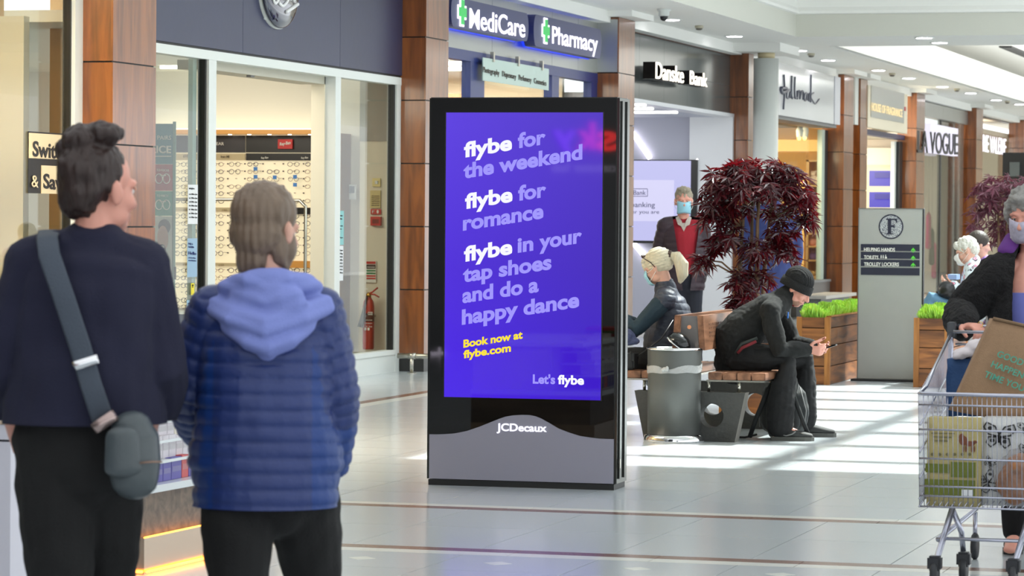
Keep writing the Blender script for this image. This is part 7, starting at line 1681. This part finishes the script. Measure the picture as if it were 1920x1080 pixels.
for (p_, q_) in ((V((px_l, yc0+.02, zp+.0)), V((cA.x-.12, yc0-.0, zp+.0))), (V((cA.x, yc0+.005, zp)), V((cB.x, cB.y, zp)))): tube('led_strip', [p_+V((0, -.004, .004)), q_+V((0, -.004, .004))], .0035, led, ct, 6)
zt_ = sc_y(782)
box('rear_body', (px_l, yc0+.08, zw+.03), (cB.x-.30, cB.y+.85, zt_), mat('counter_white', (196, 192, 190), .4), ct); box('top_slab', (px_l, yc0+.04, zt_), (cB.x-.08, cB.y+.88, zt_+.03), M_white, ct)
for k in range(3): z = zw+.03+(zt_-zw)*(k+1)/4; box('shelf', (cB.x-.30, yc0+.05, z), (cB.x-.035-.03*k, cB.y+.60, z+.012), mat('ledge_white', (206, 212, 214), .2), ct)
box('dark_side', (px_l, yc0+.05, zw+.03), (cA.x-.42, yc0+.075, zt_-.02), mat('counter_dark', (60, 60, 62), .5), ct)
box('seam', (PY(38, 1000, yc0).x, yc0+.04, zp), (PY(40, 1000, yc0).x, yc0+.10, zw), M_black, ct)
rn = random.Random(9)
packcols = [((70, 60, 150), 'purple'), ((206, 200, 206), 'white'), ((214, 206, 190), 'cream'), ((60, 50, 130), 'dark blue'), ((190, 60, 60), 'red')]
for k in range(4):
    z = zw+.031+((zt_-zw)*k/4+.012 if k else 0); xr_k = cB.x-.045-.03*k; y = yc0+.07; i = 0
    while y < cB.y+.50:
        w_ = rn.uniform(.07, .12); col, nm = packcols[rn.choice([0, 0, 3, 4]) if k == 0 else rn.choice([1, 1, 2, 1])]; h_ = rn.uniform(.082, .098)
        r_ = thing('boxed_pack', '%s product box, %s from the front on the %s shelf of the low counter' % (nm, ('first', 'second', 'third', 'fourth', 'fifth', 'sixth', 'seventh', 'eighth', 'ninth', 'tenth', 'eleventh', 'twelfth', 'thirteenth', 'fourteenth', 'fifteenth', 'sixteenth')[i], ('lowest', 'second', 'third', 'top')[k]), 'box', V((xr_k-.05, y+w_/2, z)), 'boxed packs on the low counter')
        box('carton', (xr_k-.10, y, z), (xr_k, y+w_-.005, z+h_), mat('pack_'+nm, col, .4, var=.1), r_); box('print_band', (xr_k-.001, y+.006, z+h_*.35), (xr_k+.001, y+w_-.011, z+h_*.6), mat('band_'+nm, tuple(int(c*.6)+60 for c in col), .4), r_)
        y += w_; i += 1
bs = []
for k, (col, t) in enumerate((((190, 70, 60), 'red'), ((90, 120, 70), 'green'), ((150, 40, 30), 'dark red'))):
    a = PY(262, 757-k*9, yc0+.2); o = box('flat_carton', (a.x-.18, yc0+.12, zt_+.03+.021*(2-k)), (a.x+.10-.02*k, yc0+.40, zt_+.03+.021*(2-k)+.020), mat('carton_'+t.replace(' ', '_'), col, .5)); tag(o, t+' flat carton in the small stack on top of the low counter', 'box')
# white cabinet end at the very left
wc = thing('white_cabinet', 'white cabinet end with beige top cut by the lower left corner', 'cabinet', V((PZ(-40, 1000, 10.8).x, PZ(-40, 1000, 10.8).y, 0)))
a = PZ(-160, 800, 10.8); b = PZ(20, 800, 10.8); z_t = PZ(20, 790, 10.8).z
box('carcass', (a.x, b.y, 0), (b.x, b.y+.7, z_t-.07), mat('cabinet_lilac_white', (206, 204, 214), .35), wc); box('lid', (a.x, b.y-.005, z_t-.062), (b.x+.004, b.y+.7, z_t-.012), mat('cabinet_lilac_white', (206, 204, 214), .35), wc); box('worktop', (a.x, b.y-.01, z_t-.01), (b.x+.002, b.y+.7, z_t), mat('beige_top', (196, 176, 156), .4), wc)
